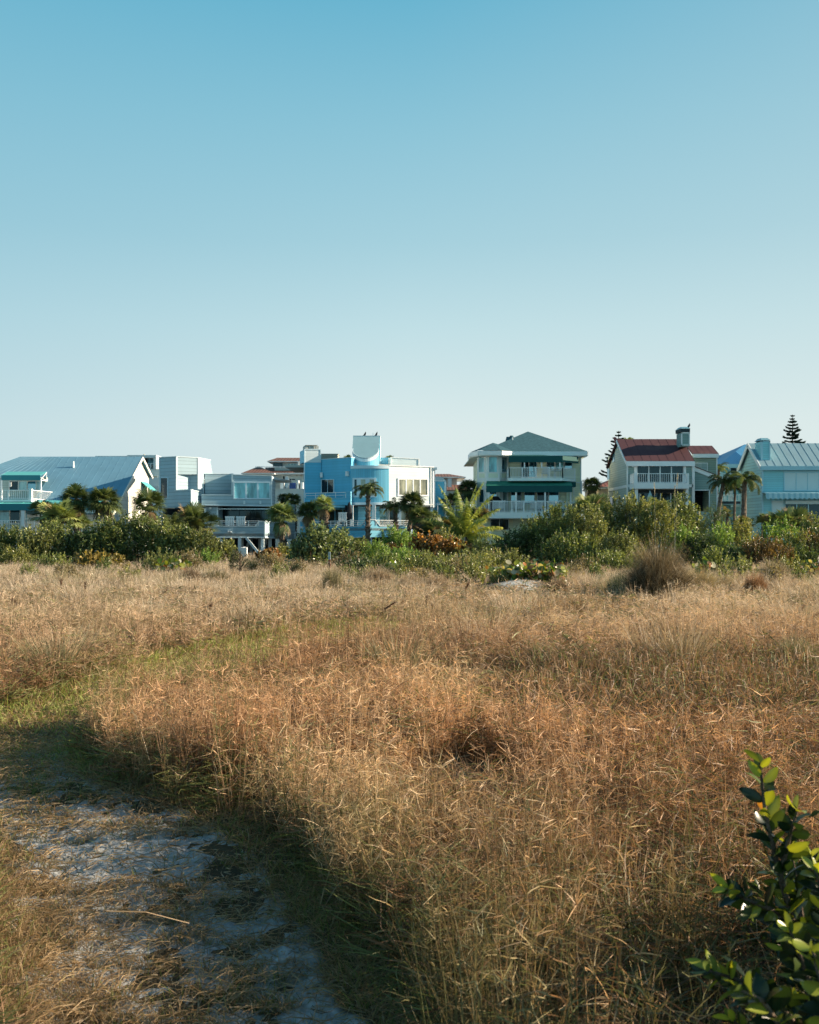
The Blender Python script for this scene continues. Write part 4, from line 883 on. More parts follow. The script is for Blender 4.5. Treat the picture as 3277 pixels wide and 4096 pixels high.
for (y0, y1, yr) in ((978, 1000, 885), (1266, 1312, 1178)):
    zz0, zz1 = zt('G', y0, YG), zt('G', y1, YG)
    MB().box((wx('G', 318, YG), YG, zz1), (xw1, YG+1.88, zz0)).build('porch_deck', M['turq'], H)
    MB().box((wx('G', 318, YG), YG-.02, zz0-.25), (xw1, YG-.01, zz0-.02)).build('deck_edge', M['under'], H)
    railing(H, (wx('G', 320, YG), YG+.1), (wx('G', 636, YG), YG+.1), zt('G', yr, YG), zz0, .16, posts=2)
    for xm in ((480,) if y0 < 1000 else (345, 520)):
        a = w('G', xm, (yr+y0)/2, YG-.02); mb = MB(); h_ = abs(zt('G', yr, YG)-zz0)*.42
        for k in range(4): t_ = math.pi*k/4; mb.bar(a-V3((h_*math.cos(t_), 0, h_*math.sin(t_))), a+V3((h_*math.cos(t_), 0, h_*math.sin(t_))), .05)
        for k in range(8): t_ = math.pi*k/4; u_ = math.pi*(k+1)/4; mb.bar(a+V3((h_*.55*math.cos(t_), 0, h_*.55*math.sin(t_))), a+V3((h_*.55*math.cos(u_), 0, h_*.55*math.sin(u_))), .05)
        mb.build('railing_rosette', M['white'], H)
for x in (365, 632): MB().bar(w('G', x, 1500, YG+.1), w('G', x, 758, YG+.1), .2).build('post', M['turq'], H)
mb = MB()
for cx_, sgn in ((372, 1), (625, -1)):
    for k in range(5):
        a0, a1 = math.pi/2*k/5, math.pi/2*(k+1)/5
        q = lambda t_: w('G', cx_+sgn*58*math.sin(t_)*.9, 770+62*(math.cos(t_)), YG+.1)
        mb.bar(q(a0), q(a1), .1)
mb.build('arch_bracket', M['white'], H)
a = w('G', 578, 1385, YG+1.8); MB().bar(a-V3((0, 0, .25)), a+V3((0, 0, .35)), .28).build('wall_lamp', M['black'], H)
# entrance lean-to
pQ = PL('G', 605, 91.5); wall(H, 'entry_wall', pQ, rect(636, 1338, 760, 1560), M['teal_sid'], 0, 2.4)
bands(H, 'entry_roof', pQ, [(604, 1316, 764, 1340)], M['turq'], .4, 2.6)
window(H, pQ, 680, 1362, 752, 1510, 1, 'g_dark', 'turq', fw=6, hbar=1462)
q = w('G', 452, 1262, YG+.9); chair('garden_chair', (q.x, YG+.9, zt('G', 1266, YG)), 'white slatted armchair on the middle porch under the bright blue roof', s=1.4)

# ---------- light turquoise house on the right
H = thing('beach_house', 'light turquoise boarded house with silvery seamed roof, tall chimney and scalloped awning', 'house', (42, 90, 0), 'houses along the beach')
YH7 = 84.5; X7 = wx('G', 940, YH7)
pz = lambda y, Y: zt('G', y, Y)
ze7 = pz(778, YH7-.3)
# gable depth from perspective of the left wall
Yk = X7/(nat('G', 640, 0)[0]-CX)*F
Yr7 = (X7-.2)/(nat('G', 752, 0)[0]-CX)*F; zr7 = pz(462, Yr7)
seam_roof(H, (X7-.3, YH7-.3, ze7), (X7+9.5, YH7-.3, ze7), (X7+9.5, Yr7, zr7), (X7-.3, Yr7, zr7), M['slate_roof'], .62, rib=.025)
sheet(H, 'roof_back', [(X7-.3, Yr7+.01, zr7), (X7+9.5, Yr7+.01, zr7), (X7+9.5, Yk+.3, zr7-(zr7-ze7)*(Yk-Yr7)/(Yr7-YH7)), (X7-.3, Yk+.3, zr7-(zr7-ze7)*(Yk-Yr7)/(Yr7-YH7))], M['slate_roof'])
zk = zr7-(zr7-ze7)*(Yk-Yr7)/(Yr7-YH7)
gp = ((YH7+.06, 0), (YH7+.06, ze7-.14), (Yr7, zr7-.18), (Yk, zk-.12), (Yk, 0))
MB().prism([V3((X7-.03, y, z)) for y, z in gp], [V3((X7+6, y, z)) for y, z in gp]).build('gable_wall', M['sky_sid_l'], H)
MB().bar((X7-.32, YH7-.3, ze7-.14), (X7-.32, Yr7, zr7-.14), .08, .34).bar((X7-.32, Yr7, zr7-.14), (X7-.32, Yk, zk-.14), .08, .34).build('rake_trim', M['white'], H)
# higher roof further right
x8 = X7+7.3
seam_roof(H, (x8, YH7-.1, ze7+.35), (x8+9, YH7-.1, ze7+.35), (x8+9, Yr7+.3, pz(432, Yr7+.3)), (x8-.0, Yr7+.3, pz(432, Yr7+.3)), M['slate_roof'], .62, name='upper_roof', rib=.03)
pH = PL('G', 945, YH7)
wall(H, 'wall', pH, rect(940, 790, 2400, 1560), M['sky_sid'], 0, 5)
MB().bar((X7-.3, YH7-.35, ze7-.2), (X7+16, YH7-.35, ze7-.2), .14, .3).build('gutter', M['turq'], H)
bands(H, 'corner_trim', pH, [(938, 800, 952, 1500), (1222, 846, 2200, 866)], M['turq'], .05, .12)
MB().bar(pH.p(940, 815, .15), pH.p(928, 860, .15), .09).bar(pH.p(930, 860, .12), pH.p(930, 1440, .12), .09).build('downpipe', M['turq'], H)
window(H, pH, 1230, 862, 2060, 1128, 5, 'shade', 'turq', fw=14, mw=6)
pK = PL('G', 918, 85.0); slab(MB(), pK, rect(920, 436, 1042, 800), 0, 1.5).build('chimney', M['sky_sid'], H)
bands(H, 'chimney_trim', pK, [(916, 430, 945, 752), (1028, 430, 1045, 752), (916, 426, 1045, 440)], M['turq'], .04, .1)
bands(H, 'chimney_flashing', pK, [(930, 748, 1075, 768)], M['cap'], .35, .4)
a, b = pK.p(914, 430), pK.p(1046, 430); zt_ = pK.p(914, 384).z
MB().prism([V3((a.x, 84.9, a.z+.06)), V3((b.x, 84.9, a.z+.06)), V3((b.x, 86.6, a.z+.06)), V3((a.x, 86.6, a.z+.06))], [V3((a.x+.12, 85.3, zt_)), V3((b.x-.12, 85.3, zt_)), V3((b.x-.12, 86.2, zt_)), V3((a.x+.12, 86.2, zt_))]).build('chimney_cap', M['cap'], H)
MB().box((a.x+.1, 85.05, a.z-.05), (b.x-.1, 86.4, a.z+.07)).build('chimney_vent', M['dark'], H)
# striped scalloped awning
stripe = paint('striped_canvas', (.3, .5, .6), .6, .1)
b_ = stripe.node_tree.nodes['Principled BSDF']; sp = nd(stripe, 'ShaderNodeSeparateXYZ'); lk(stripe, pos(stripe), sp.inputs[0])
fr_ = math_n(stripe, 'LESS_THAN', math_n(stripe, 'FRACT', math_n(stripe, 'MULTIPLY', sp.outputs[0], 2.2)), .5)
lk(stripe, mixcol(stripe, fr_, (.26, .50, .58), (.40, .62, .68)), b_.inputs['Base Color'])
z0, z1 = pz(1136, YH7), pz(1152, 83.5)
aw = sheet(H, 'awning', [(X7-.1, 83.5, z1), (X7+16, 83.5, z1), (X7+16, YH7, z0), (X7-.1, YH7, z0)], stripe, .05)
mb = MB(); n = 40
for i in range(n):
    xa, xb = X7-.1+16.1*i/n, X7-.1+16.1*(i+1)/n; f = lambda t_: z1-.42-.14*math.sin(math.pi*t_)
    mb.prism([V3((xa, 83.48, z1-.02)), V3((xb, 83.48, z1-.02)), V3((xb, 83.42, f(1))), V3(((xa+xb)/2, 83.40, f(.5))), V3((xa, 83.42, f(0)))], [V3((xa, 83.5, z1-.02)), V3((xb, 83.5, z1-.02)), V3((xb, 83.45, f(1))), V3(((xa+xb)/2, 83.43, f(.5))), V3((xa, 83.45, f(0)))])
mb.build('valance', stripe, aw)
bands(H, 'lintel', pH, [(1245, 1258, 2300, 1304)], M['shade'], .25, .2)
window(H, pH, 1058, 1255, 1240, 1500, 1, 'shade', 'turq', fw=12)
window(H, pH, 1245, 1300, 2060, 1560, 5, 'g_dark', 'turq', fw=8, mw=14)
q = w('G', 1640, 1560, 83.2)
t = thing('patio_table', 'small pale table on the patio of the light turquoise house', 'table', (q.x, 83.2, .35))
MB().box((q.x-.55, 82.8, 1.02), (q.x+.55, 83.6, 1.07)).build('table_top', M['plastic'], t)
for sx in (-.5, .5):
    for sy in (-.35, .35): MB().bar((q.x+sx, 83.2+sy, .35), (q.x+sx, 83.2+sy, 1.02), .05).build('leg', M['plastic'], t)
q = w('G', 1712, 1560, 82.8); chair('patio_chair', (q.x, 82.8, .35), 'turquoise patio chair right of the pale table at the right edge', m='turq', s=1.1)
t = thing('patio', 'raised pale patio slab in front of the light turquoise house', 'patio', (X7+6, 83, 0))
MB().box((X7-.5, 81.6, 0), (X7+16, 84.4, .35)).build('slab', M['concrete'], t)

# ---------- small things on and around the houses
def bird(c, x, y, Y, label):
    q = w(c, x, y, Y); t = thing('bird', label, 'bird', q, 'birds perched on the roofs')
    import bmesh
    bm = bmesh.new(); bmesh.ops.create_uvsphere(bm, u_segments=10, v_segments=8, radius=1)
    for v in bm.verts:
        v.co = V3((v.co.x*.13*(1-.3*v.co.x), v.co.y*.07, v.co.z*.09+v.co.x*.09+.1))
    n0 = len(bm.verts); bmesh.ops.create_uvsphere(bm, u_segments=8, v_segments=6, radius=.055); bm.verts.ensure_lookup_table()
    for v in bm.verts[n0:]: v.co += V3((.13, 0, .25))
    b = bm.verts.new((.18, .015, .25)); d = bm.verts.new((.18, -.015, .25)); e = bm.verts.new((.25, 0, .235)); bm.faces.new((b, d, e))
    f_ = [bm.verts.new(p_) for p_ in ((-.1, .03, .03), (-.1, -.03, .03), (-.27, -.02, -.05), (-.27, .02, -.05))]; bm.faces.new(f_)
    me = bpy.data.meshes.new('body'); bm.to_mesh(me); bm.free(); me.materials.append(M['bird']); o = bpy.data.objects.new('body', me); link(o, t)
    return t
bird('C', 728, 118, 89.3, 'small dark bird perched on the left part of the drum tower roof edge')
bird('C', 848, 118, 89.3, 'small dark bird perched beside the vent at the right of the drum tower roof edge')
bird('E', 980, 186, 87.7, 'small dark bird perched on the grey chimney cap of the red-roofed house')
def closed_umbrella(c, x, yt_, yb, Y, z0, r, label, m='black', group=None):
    q = w(c, x, yt_, Y); t = thing('folded_parasol', label, 'parasol', (q.x, Y, z0), group)
    MB().tube([(q.x, Y, z0), (q.x, Y, q.z)], .035, 6).build('pole', M[m if m == 'black' else 'unit'], t)
    zb_ = zt(c, yb, Y); h_ = q.z-zb_
    MB().tube([(q.x+.04, Y, zb_), (q.x, Y, zb_+h_*.25), (q.x, Y, zb_+h_*.7), (q.x, Y, zb_+h_*.93), (q.x, Y, q.z+.02)], [r*.75, r, r*.8, r*.45, .03], 9).build('canopy', M[m], t)
closed_umbrella('C', 570, 808, 985, 84.7, zd, .26, 'taller black folded parasol on the sky-blue house deck, next to the white column', group='black parasols on the blue deck')
closed_umbrella('C', 535, 815, 985, 85.2, zd, .14, 'slimmer black folded parasol left of the taller one on the blue deck', group='black parasols on the blue deck')
closed_umbrella('A', 1508, 175, 270, 117, zt('A', 326, 116)+.05, .3, 'grey folded parasol on the top terrace behind the cream gable', 'unit')
q = w('C', 500, 1060, 84.5); chair('deck_chair', (q.x, 84.6, zd), 'white high-backed deck chair on the blue deck beside the black parasols', s=1.35)
q = w('C', 450, 1060, 84.4); t = thing('footstool', 'low white slatted footstool left of the white deck chair', 'footstool', (q.x, 84.4, zd))
MB().box((q.x-.3, 84.2, zd+.32), (q.x+.3, 84.7, zd+.37)).build('seat', M['plastic'], t)
for sx in (-.26, .26): MB().bar((q.x+sx, 84.4, zd), (q.x+sx, 84.4, zd+.32), .06).build('leg', M['plastic'], t)
for x, lb in ((843, 'left white chair back seen over the rail of the grey-blue house deck'), (958, 'right white chair back seen over the rail of the grey-blue house deck')):
    q = w('B', x, 1000, 84.6); chair('deck_chair', (q.x, 84.6, q0.z+.25), lb, s=1.45, group='white chairs on the grey-blue deck')
for x, lb in ((1582, 'left of two dark chairs on the far top terrace'), (1636, 'right of two dark chairs on the far top terrace')):
    q = w('A', x, 326, 117); chair('terrace_chair', (q.x, 117.2, zt('A', 329, 116)), lb, m='cap', s=1.3, group='chairs on the far terrace')
q = w('B', 1435, 535, 119.6)
t = thing('surfboard', 'white surfboard standing upright on the balcony of the tile-roofed block', 'surfboard', (q.x, 119.4, zt('B', 536, 120)))
zs = zt('B', 536, 120); hs = zt('B', 402, 120)-zs
mb = MB(); n = 14
out = [(.28*math.sin(math.pi*min(1, (i+.0)/n))**.6, i/n*hs) for i in range(n+1)]
ptsf = [V3((q.x-a_, 119.35, zs+z_)) for a_, z_ in out]+[V3((q.x+a_, 119.35, zs+z_)) for a_, z_ in out[::-1][1:-1]]
mb.prism(ptsf, [v_+V3((0, .07, 0)) for v_ in ptsf]).build('board', M['plastic'], t)
q = w('B', 1403, 535, 119.6); t = thing('paddle', 'thin dark paddle standing left of the white surfboard', 'paddle', (q.x, 119.4, zs))
MB().tube([(q.x, 119.4, zs), (q.x, 119.4, zs+hs*.72)], .03, 6).build('shaft', M['black'], t); MB().prism([V3((q.x+i, 119.38, zs+j)) for i, j in ((-.05, hs*.7), (.05, hs*.7), (.11, hs*.9), (0, hs), (-.11, hs*.9))], [V3((q.x+i, 119.42, zs+j)) for i, j in ((-.05, hs*.7), (.05, hs*.7), (.11, hs*.9), (0, hs), (-.11, hs*.9))]).build('blade', M['black'], t)

# white post under the stilts and the trail markers
q = w('B', 987, 1240, 76); t = thing('marker_post', 'short plain white post in front of the stilts of the grey-blue house', 'post', (q.x, 76, 0))
mb = MB().box((q.x-.22, 75.8, 0), (q.x+.22, 76.2, zt('B', 1152, 76))); zz = zt('B', 1152, 76); mb.add([(q.x-.22, 75.8, zz), (q.x+.22, 75.8, zz), (q.x+.22, 76.2, zz), (q.x-.22, 76.2, zz), (q.x, 76, zz+.08)], [(0, 1, 4), (1, 2, 4), (2, 3, 4), (3, 0, 4)]); mb.build('shaft', M['white'], t)
def marker(nx, ytop_, ymid, ybase, Y, label, signs=True):
    q = w('N', nx, ybase, Y); t = thing('trail_marker', label, 'marker post', (q.x, Y, 0), 'marker posts in the grass')
    zt_, zm = zt('N', ytop_, Y), zt('N', ymid, Y); hw = 4.4/F*Y
    MB().box((q.x-hw, Y-.03, 0), (q.x+hw, Y+.05, zm)).build('post', M['wood'], t)
    s = MB().box((q.x-hw, Y-.035, zm), (q.x+hw, Y+.045, zt_)).build('sign', M['signw'], t)
    mb = MB()
    if signs:      # small dark characters stacked down the face
        for k, ch in enumerate('HHFBH'):
            cu = bpy.data.curves.new('t', 'FONT'); cu.body = ch; cu.size = hw*1.7; cu.extrude = .002; cu.align_x = 'CENTER'
            o = bpy.data.objects.new('t', cu); C.objects.link(o)
            dg = bpy.context.evaluated_depsgraph_get(); me = o.evaluated_get(dg).to_mesh()
            zc_ = zt_-(k+.95)*(zt_-zm)/5.2
            mb.add([(q.x+v_.co.x, Y-.04-v_.co.z, zc_+v_.co.y) for v_ in me.vertices], [tuple(p_.vertices) for p_ in me.polygons])
            o.evaluated_get(dg).to_mesh_clear(); bpy.data.objects.remove(o); bpy.data.curves.remove(cu)
        mb.build('lettering', M['ink'], s)
marker(1318, 2208, 2238, 2285, 46, 'red-brown wooden marker post with a small pale lettered plate in the grass')
marker(1679, 2184, 2202, 2232, 60, 'weathered narrow marker post without lettering among the orange sea grape bushes', False)
# ================================================================== PALMS AND TREES
def rgb(*c): return np.array(c, float)
def rot_frame(a):
    up = np.array([0, 0, 1.]); s = nrm(np.cross(a, up)+1e-6); n = nrm(np.cross(s, a)); return s, n
def fan_leaf(acc, c, a, plen, L, col, rng, nseg=20, spread=1.45, droop=.35):
    """petiole + pleated fan whose tips droop"""
    s, n = rot_frame(a); hub = c+a*plen+np.array([0, 0, -.12*plen])
    w_ = np.array([s*.02*2])
    strips(acc, c[None], (c+a*plen*.5)[None], hub[None], w_, col[None]*1.2, col[None]*1.2)
    th = np.linspace(-spread, spread, nseg)+rng.normal(0, .03, nseg)
    fold = .28*np.abs(np.sin(th))                      # costapalmate fold
    d = np.cos(th)[:, None]*a+np.sin(th)[:, None]*s - fold[:, None]*n*.8
    d = nrm(d); ln = L*(1-.25*(np.abs(th)/spread)**2)*rng.uniform(.88, 1.08, nseg)
    p0 = np.repeat(hub[None], nseg, 0); p1 = p0+d*ln[:, None]*.6
    dz = droop*rng.uniform(.5, 1.4, nseg)*ln
    p2 = p0+d*ln[:, None]*.97; p2[:, 2] -= dz
    q = nrm(np.cross(d, n[None])); wv = q*(L*.040)
    cc = col[None]*rng.uniform(.75, 1.25, (nseg, 1))
    strips(acc, p0, p1, p2, wv*.35, cc*.9, cc*1.3, 2.8)
def trunk_mesh(mb, p, q, r0, r1, rng, boots=True, n=9):
    p = Vector(p); q = Vector(q); L = (q-p).length; k = max(5, int(L/.16))
    off = (q-p).cross(Vector((0, 1, 0)))
    pts = []; rad = []
    bend = rng.uniform(-.06, .06)*L
    for i in range(k+1):
        t = i/k; pt = p.lerp(q, t)+Vector((bend*math.sin(math.pi*t), 0, 0)); pts.append(pt)
        rad.append((r0+(r1-r0)*t)*(1+(.16 if i % 2 else -.08)*(1 if boots else .35))*rng.uniform(.93, 1.07))
    mb.tube(pts, rad, n)
    if boots:
        for i in range(int(L*14)):
            t = rng.uniform(.15, 1); a = rng.uniform(0, 6.28); c = p.lerp(q, t)+Vector((bend*math.sin(math.pi*t), 0, 0)); r = r0+(r1-r0)*t
            d = Vector((math.cos(a), math.sin(a), 0)); mb.bar(c+d*r*.8, c+d*(r+.1)+Vector((0, 0, .2)), .07, .035)
def sabal(c, cx_, cy_, rpx, bx, by, Y, label, tint=1., lit=0., skirt=.07, n=44, tr=None, group='fan palms in front of the houses', seed=1, zbase=None, kind='fan_palm', cat='palm tree'):
    """fan palm: crown centre and trunk foot as measured, at depth Y"""
    rng = np.random.default_rng(seed); R_ = rpx*CROPS[c][2]/F*Y*1.14; tint *= 1.5; n = int(n*1.2)
    cc = at(c, cx_, cy_, Y); b = at(c, bx, by, Y); 
    foot = Vector((b.x, Y+rng.uniform(-.2, .2), 0)); top = Vector((cc.x, Y, cc.z-R_*.25))
    t = thing(kind, label, cat, foot, group)
    tr_ = tr if tr else .17
    mb = MB(); trunk_mesh(mb, foot, top, tr_*1.15, tr_, rng); mb.build('trunk', M['trunk'], t)
    acc = NP(); g = rgb(.055, .085, .035)*tint; y_ = rgb(.17, .19, .06)*tint; dead = rgb(.24, .17, .09)
    core = np.array([top.x, top.y, top.z])
    for i in range(n):
        u = (i+.5)/n; el = math.asin(min(.97, -.55+1.5*u)) if i > n*skirt else -rng.uniform(.9, 1.35)
        az = i*2.39996+rng.uniform(-.3, .3)
        a = np.array([math.cos(az)*math.cos(el), math.sin(az)*math.cos(el), math.sin(el)])
        col = g*(1-.0)+(y_-g)*rng.uniform(0, .5+lit) if i > n*skirt else (dead*.8 if rng.random() < .6 else g)
        k_ = rng.uniform(.85, 1.1)
        fan_leaf(acc, core, a, R_*.42*k_, R_*.66*k_, col, rng, 26, 1.6, .12+.25*max(0, -el)+.1)
    acc.build('crown', M['palm'], t); return t
def palmetto(c, cx_, cy_, rpx, by, Y, label, tint=1., lit=.4, n=30, group='trunkless palmettos among the shrubs', seed=1, sx=1., up=.1):
    rng = np.random.default_rng(seed); R_ = rpx*CROPS[c][2]/F*Y*1.2; tint *= 1.5; n = int(n*1.2); cc = at(c, cx_, cy_, Y)
    foot = Vector((cc.x, Y, 0)); t = thing('palmetto', label, 'palmetto', foot, group)
    acc = NP(); g = rgb(.055, .085, .035)*tint; y_ = rgb(.18, .20, .07)*tint; dead = rgb(.25, .18, .1)
    for i in range(n):
        u = (i+.5)/n; el = math.asin(min(.98, -.25+1.22*u)); az = i*2.39996+rng.uniform(-.3, .3)
        a = np.array([math.cos(az)*math.cos(el), math.sin(az)*math.cos(el), math.sin(el)])
        o = np.array([cc.x+rng.normal(0, R_*.25)*sx, Y+rng.normal(0, R_*.2), cc.z-R_*.2+rng.normal(0, R_*.12)])
        col = g+(y_-g)*rng.uniform(0, .5+lit); 
        if rng.random() < .1: col = dead
        fan_leaf(acc, o, nrm(a), R_*.35, R_*.62*rng.uniform(.8, 1.15), col, rng, 24, 1.5, .14)
    acc.build('fronds', M['palm'], t)
    mb = MB()
    for i in range(7):
        a = rng.uniform(0, 6.28); mb.tube([foot+Vector((math.cos(a)*.2, math.sin(a)*.2, -.05)), Vector((cc.x+math.cos(a)*R_*.25, Y+math.sin(a)*R_*.25, cc.z-R_*.1))], [.07, .03], 5)
    mb.build('stem', M['trunk'], t); return t
def frond(acc, c, az, el0, L, bend, col, rng, nl=34, ll=.5, lw=.028, vdroop=.5, tipc=None):
    """pinnate frond arcing outwards with drooping leaflets"""
    ts = np.linspace(0, 1, nl+1); h = np.array([math.cos(az), math.sin(az), 0]); up = np.array([0, 0, 1.])
    ang = el0-bend*ts**1.2; dl = L/nl
    d = np.cos(ang)[:, None]*h+np.sin(ang)[:, None]*up
    P_ = c+np.concatenate([np.zeros((1, 3)), np.cumsum(d*dl, 0)[:-1]], 0)
    side = np.cross(h, up)
    k = nl; a, b = P_[:-1], P_[1:]
    wv = np.repeat(side[None]*.022, k, 0)*(1-.6*ts[:-1, None]); cm = np.repeat((col*1.3)[None], k, 0)
    V = np.stack([a-wv, a+wv, b+wv, b-wv], 1); T = (np.array([[0, 1, 2], [0, 2, 3]])[None]+4*np.arange(k)[:, None, None]).reshape(-1, 3)
    acc.add(V, T, np.repeat(cm[:, None], 4, 1))
    sel = ts > .12
    for sgn in (-1, 1):
        for rep in range(2):
            pp = P_[sel]+rng.normal(0, .01, (sel.sum(), 3)); dd = d[sel]; tt = ts[sel]; m = len(pp)
            nn = np.cross(dd, np.repeat(side[None], m, 0))
            ld = nrm(side*sgn*1.0+dd*rng.uniform(.35, .8, (m, 1))+nn*rng.normal(0, .18, (m, 1))-up*rng.uniform(0, .35, (m, 1)))
            ln = ll*np.sin(np.clip(tt*.88+.14, 0, 1)*math.pi)**.55*rng.uniform(.85, 1.1, m)
            p1 = pp+ld*ln[:, None]*.55; p2 = pp+ld*ln[:, None]*.95; p2[:, 2] -= ln*vdroop*rng.uniform(.7, 1.3, m)
            p1[:, 2] -= ln*vdroop*.22
            wv = nrm(np.cross(ld, nn+rng.normal(0, .3, (m, 3))))*lw
            c2 = col[None]*rng.uniform(.7, 1.25, (m, 1)); c3 = c2 if tipc is None else tipc[None]*rng.uniform(.7, 1.2, (m, 1))
            strips(acc, pp, p1, p2, wv, c2, c3)
def feather_palm(c, cx_, cy_, rpx, bx, by, Y, label, tint=1., n=18, tr=.15, seed=1, kind='feather_palm', bend=1.9, el=(.1, 1.35), ll=.22, lit=.2, ringed=True, col2=None):
    rng = np.random.default_rng(seed); R_ = rpx*CROPS[c][2]/F*Y; cc = at(c, cx_, cy_, Y); b = at(c, bx, by, Y)
    foot = Vector((b.x, Y, 0)); top = Vector((cc.x, Y, cc.z)); t = thing(kind, label, 'palm tree', foot, 'feather palms in front of the houses')
    mb = MB(); trunk_mesh(mb, foot, top, tr*1.2, tr*.85, rng, ringed); mb.build('trunk', M['trunk'], t)
    acc = NP(); core = np.array([top.x, top.y, top.z])
    for i in range(n):
        az = i*2.39996+rng.uniform(-.2, .2); e = el[0]+(el[1]-el[0])*((i+.5)/n)
        g = rgb(.06, .09, .035)*tint; y_ = rgb(.2, .22, .05)*tint if col2 is None else col2
        col = g+(y_-g)*rng.uniform(0, .4+lit)
        frond(acc, core, az, e, R_*1.8*rng.uniform(.85, 1.1), bend*rng.uniform(.85, 1.15), col, rng, 40, R_*ll*1.6, R_*.016, .55)
    acc.build('crown', M['palm'], t); return t
GP = 'fan palms in front of the houses'
sabal('A', 800, 590, 175, 850, 930, 75, 'left of two crowns of the twin fan palms standing before the blue-grey metal roof', .7, .1, seed=3, n=38)
sabal('A', 1090, 610, 190, 1165, 930, 74, 'bent-trunked right one of the twin fan palms before the blue-grey metal roof', .65, .1, seed=4, n=40, skirt=.08)
sabal('A', 1560, 640, 190, 1555, 930, 78, 'open-crowned fan palm against the sunlit cream gable wall', .75, .2, seed=5, n=30, skirt=.15)
palmetto('A', 620, 800, 215, 1000, 72, 'big sunlit palmetto before the porch of the gabled house', 1.1, .9, 54, seed=6)
palmetto('A', 450, 740, 130, 1000, 75, 'dark palmetto behind the left side of the big sunlit palmetto', .6, .1, 30, seed=7)
palmetto('A', 845, 870, 115, 1000, 72.5, 'small light palmetto right of the big sunlit palmetto', 1.2, .8, 26, seed=8)
palmetto('B', 430, 860, 215, 1000, 73, 'dark wide palmetto below the tower of the grey-blue house', .62, .15, 46, seed=9)
feather_palm('B', 235, 910, 130, 235, 1000, 71, 'short dark green feather palm below the left corner of the grey-blue tower', .8, 14, .1, 10, bend=1.2)
sabal('B', 1375, 770, 165, 1385, 1140, 78, 'light-crowned fan palm with dry skirt at the right end of the stilted deck', 1.15, .6, seed=11, n=36, skirt=.2)
sabal('B', 1490, 625, 95, 1480, 1000, 93, 'right one of two small fan palms rising behind the light-crowned palm', 1., .6, seed=12, n=26, group='two small palms behind the stilted house')
sabal('B', 1392, 615, 70, 1392, 1000, 94, 'left and darker one of two small fan palms behind the light-crowned palm', .7, .1, seed=13, n=22, group='two small palms behind the stilted house')
sabal('C', 140, 860, 125, 196, 1180, 79, 'darker fan palm at the left end of the blue deck wall', .7, .2, seed=14, n=34, tr=.24)
sabal('C', 300, 795, 115, 285, 1180, 78.5, 'sunlit yellow-green fan palm just right of the darker one, before the blue deck', 1.25, .9, seed=15, n=30, tr=.26)
feather_palm('C', 765, 700, 118, 755, 1260, 76, 'tall slim feather palm in the middle of the sky-blue house front', .95, 20, .17, 16, bend=2.3, el=(.5, 1.45))
feather_palm('C', 1040, 870, 115, 1040, 1160, 79, 'small feather palm right of the bay of the sky-blue house', .95, 16, .15, 17, bend=2.0, el=(.3, 1.4), lit=.4)
sabal('C', 1225, 770, 145, 1128, 1180, 78, 'dark wide fan palm on a thin trunk before the white window wall', .6, .1, seed=18, n=40, tr=.15)
sabal('C', 1310, 925, 130, 1260, 1220, 76, 'fan palm with very thick shaggy trunk right of the blue deck', .75, .2, seed=19, n=36, tr=.5)
palmetto('C', 1480, 1085, 165, 1200, 75, 'dark shaggy palmetto filling the gap right of the thick palm trunk', .6, .1, 48, seed=20)
sabal('C', 1450, 930, 75, 1450, 1200, 84, 'small pale palm crown before the white corner of the sky-blue house', 1., .7, seed=21, n=20)
palmetto('C', 570, 1200, 80, 1300, 66, 'small spiky palmetto under the blue deck, left of the tall slim palm', .9, .4, 24, seed=22)
palmetto('C', 665, 1210, 65, 1300, 66.5, 'smallest palmetto under the blue deck, touching the tall slim palm', .9, .5, 18, seed=23)
sabal('D', 190, 680, 125, 190, 900, 92, 'dark fan palm behind the coconut palm, beside the pale yellow bay', .55, .1, seed=24, n=38)
palmetto('D', 40, 820, 120, 1000, 90, 'dark palm undergrowth between the sky-blue and pale yellow houses', .5, .05, 36, seed=25)
palmetto('D', 250, 1000, 150, 1150, 84, 'shaded palm thicket behind the foot of the coconut palm', .45, .05, 40, seed=65)
palmetto('D', -30, 1100, 140, 1250, 78, 'shaded palm thicket left of the foot of the coconut palm', .5, .05, 40, seed=66)
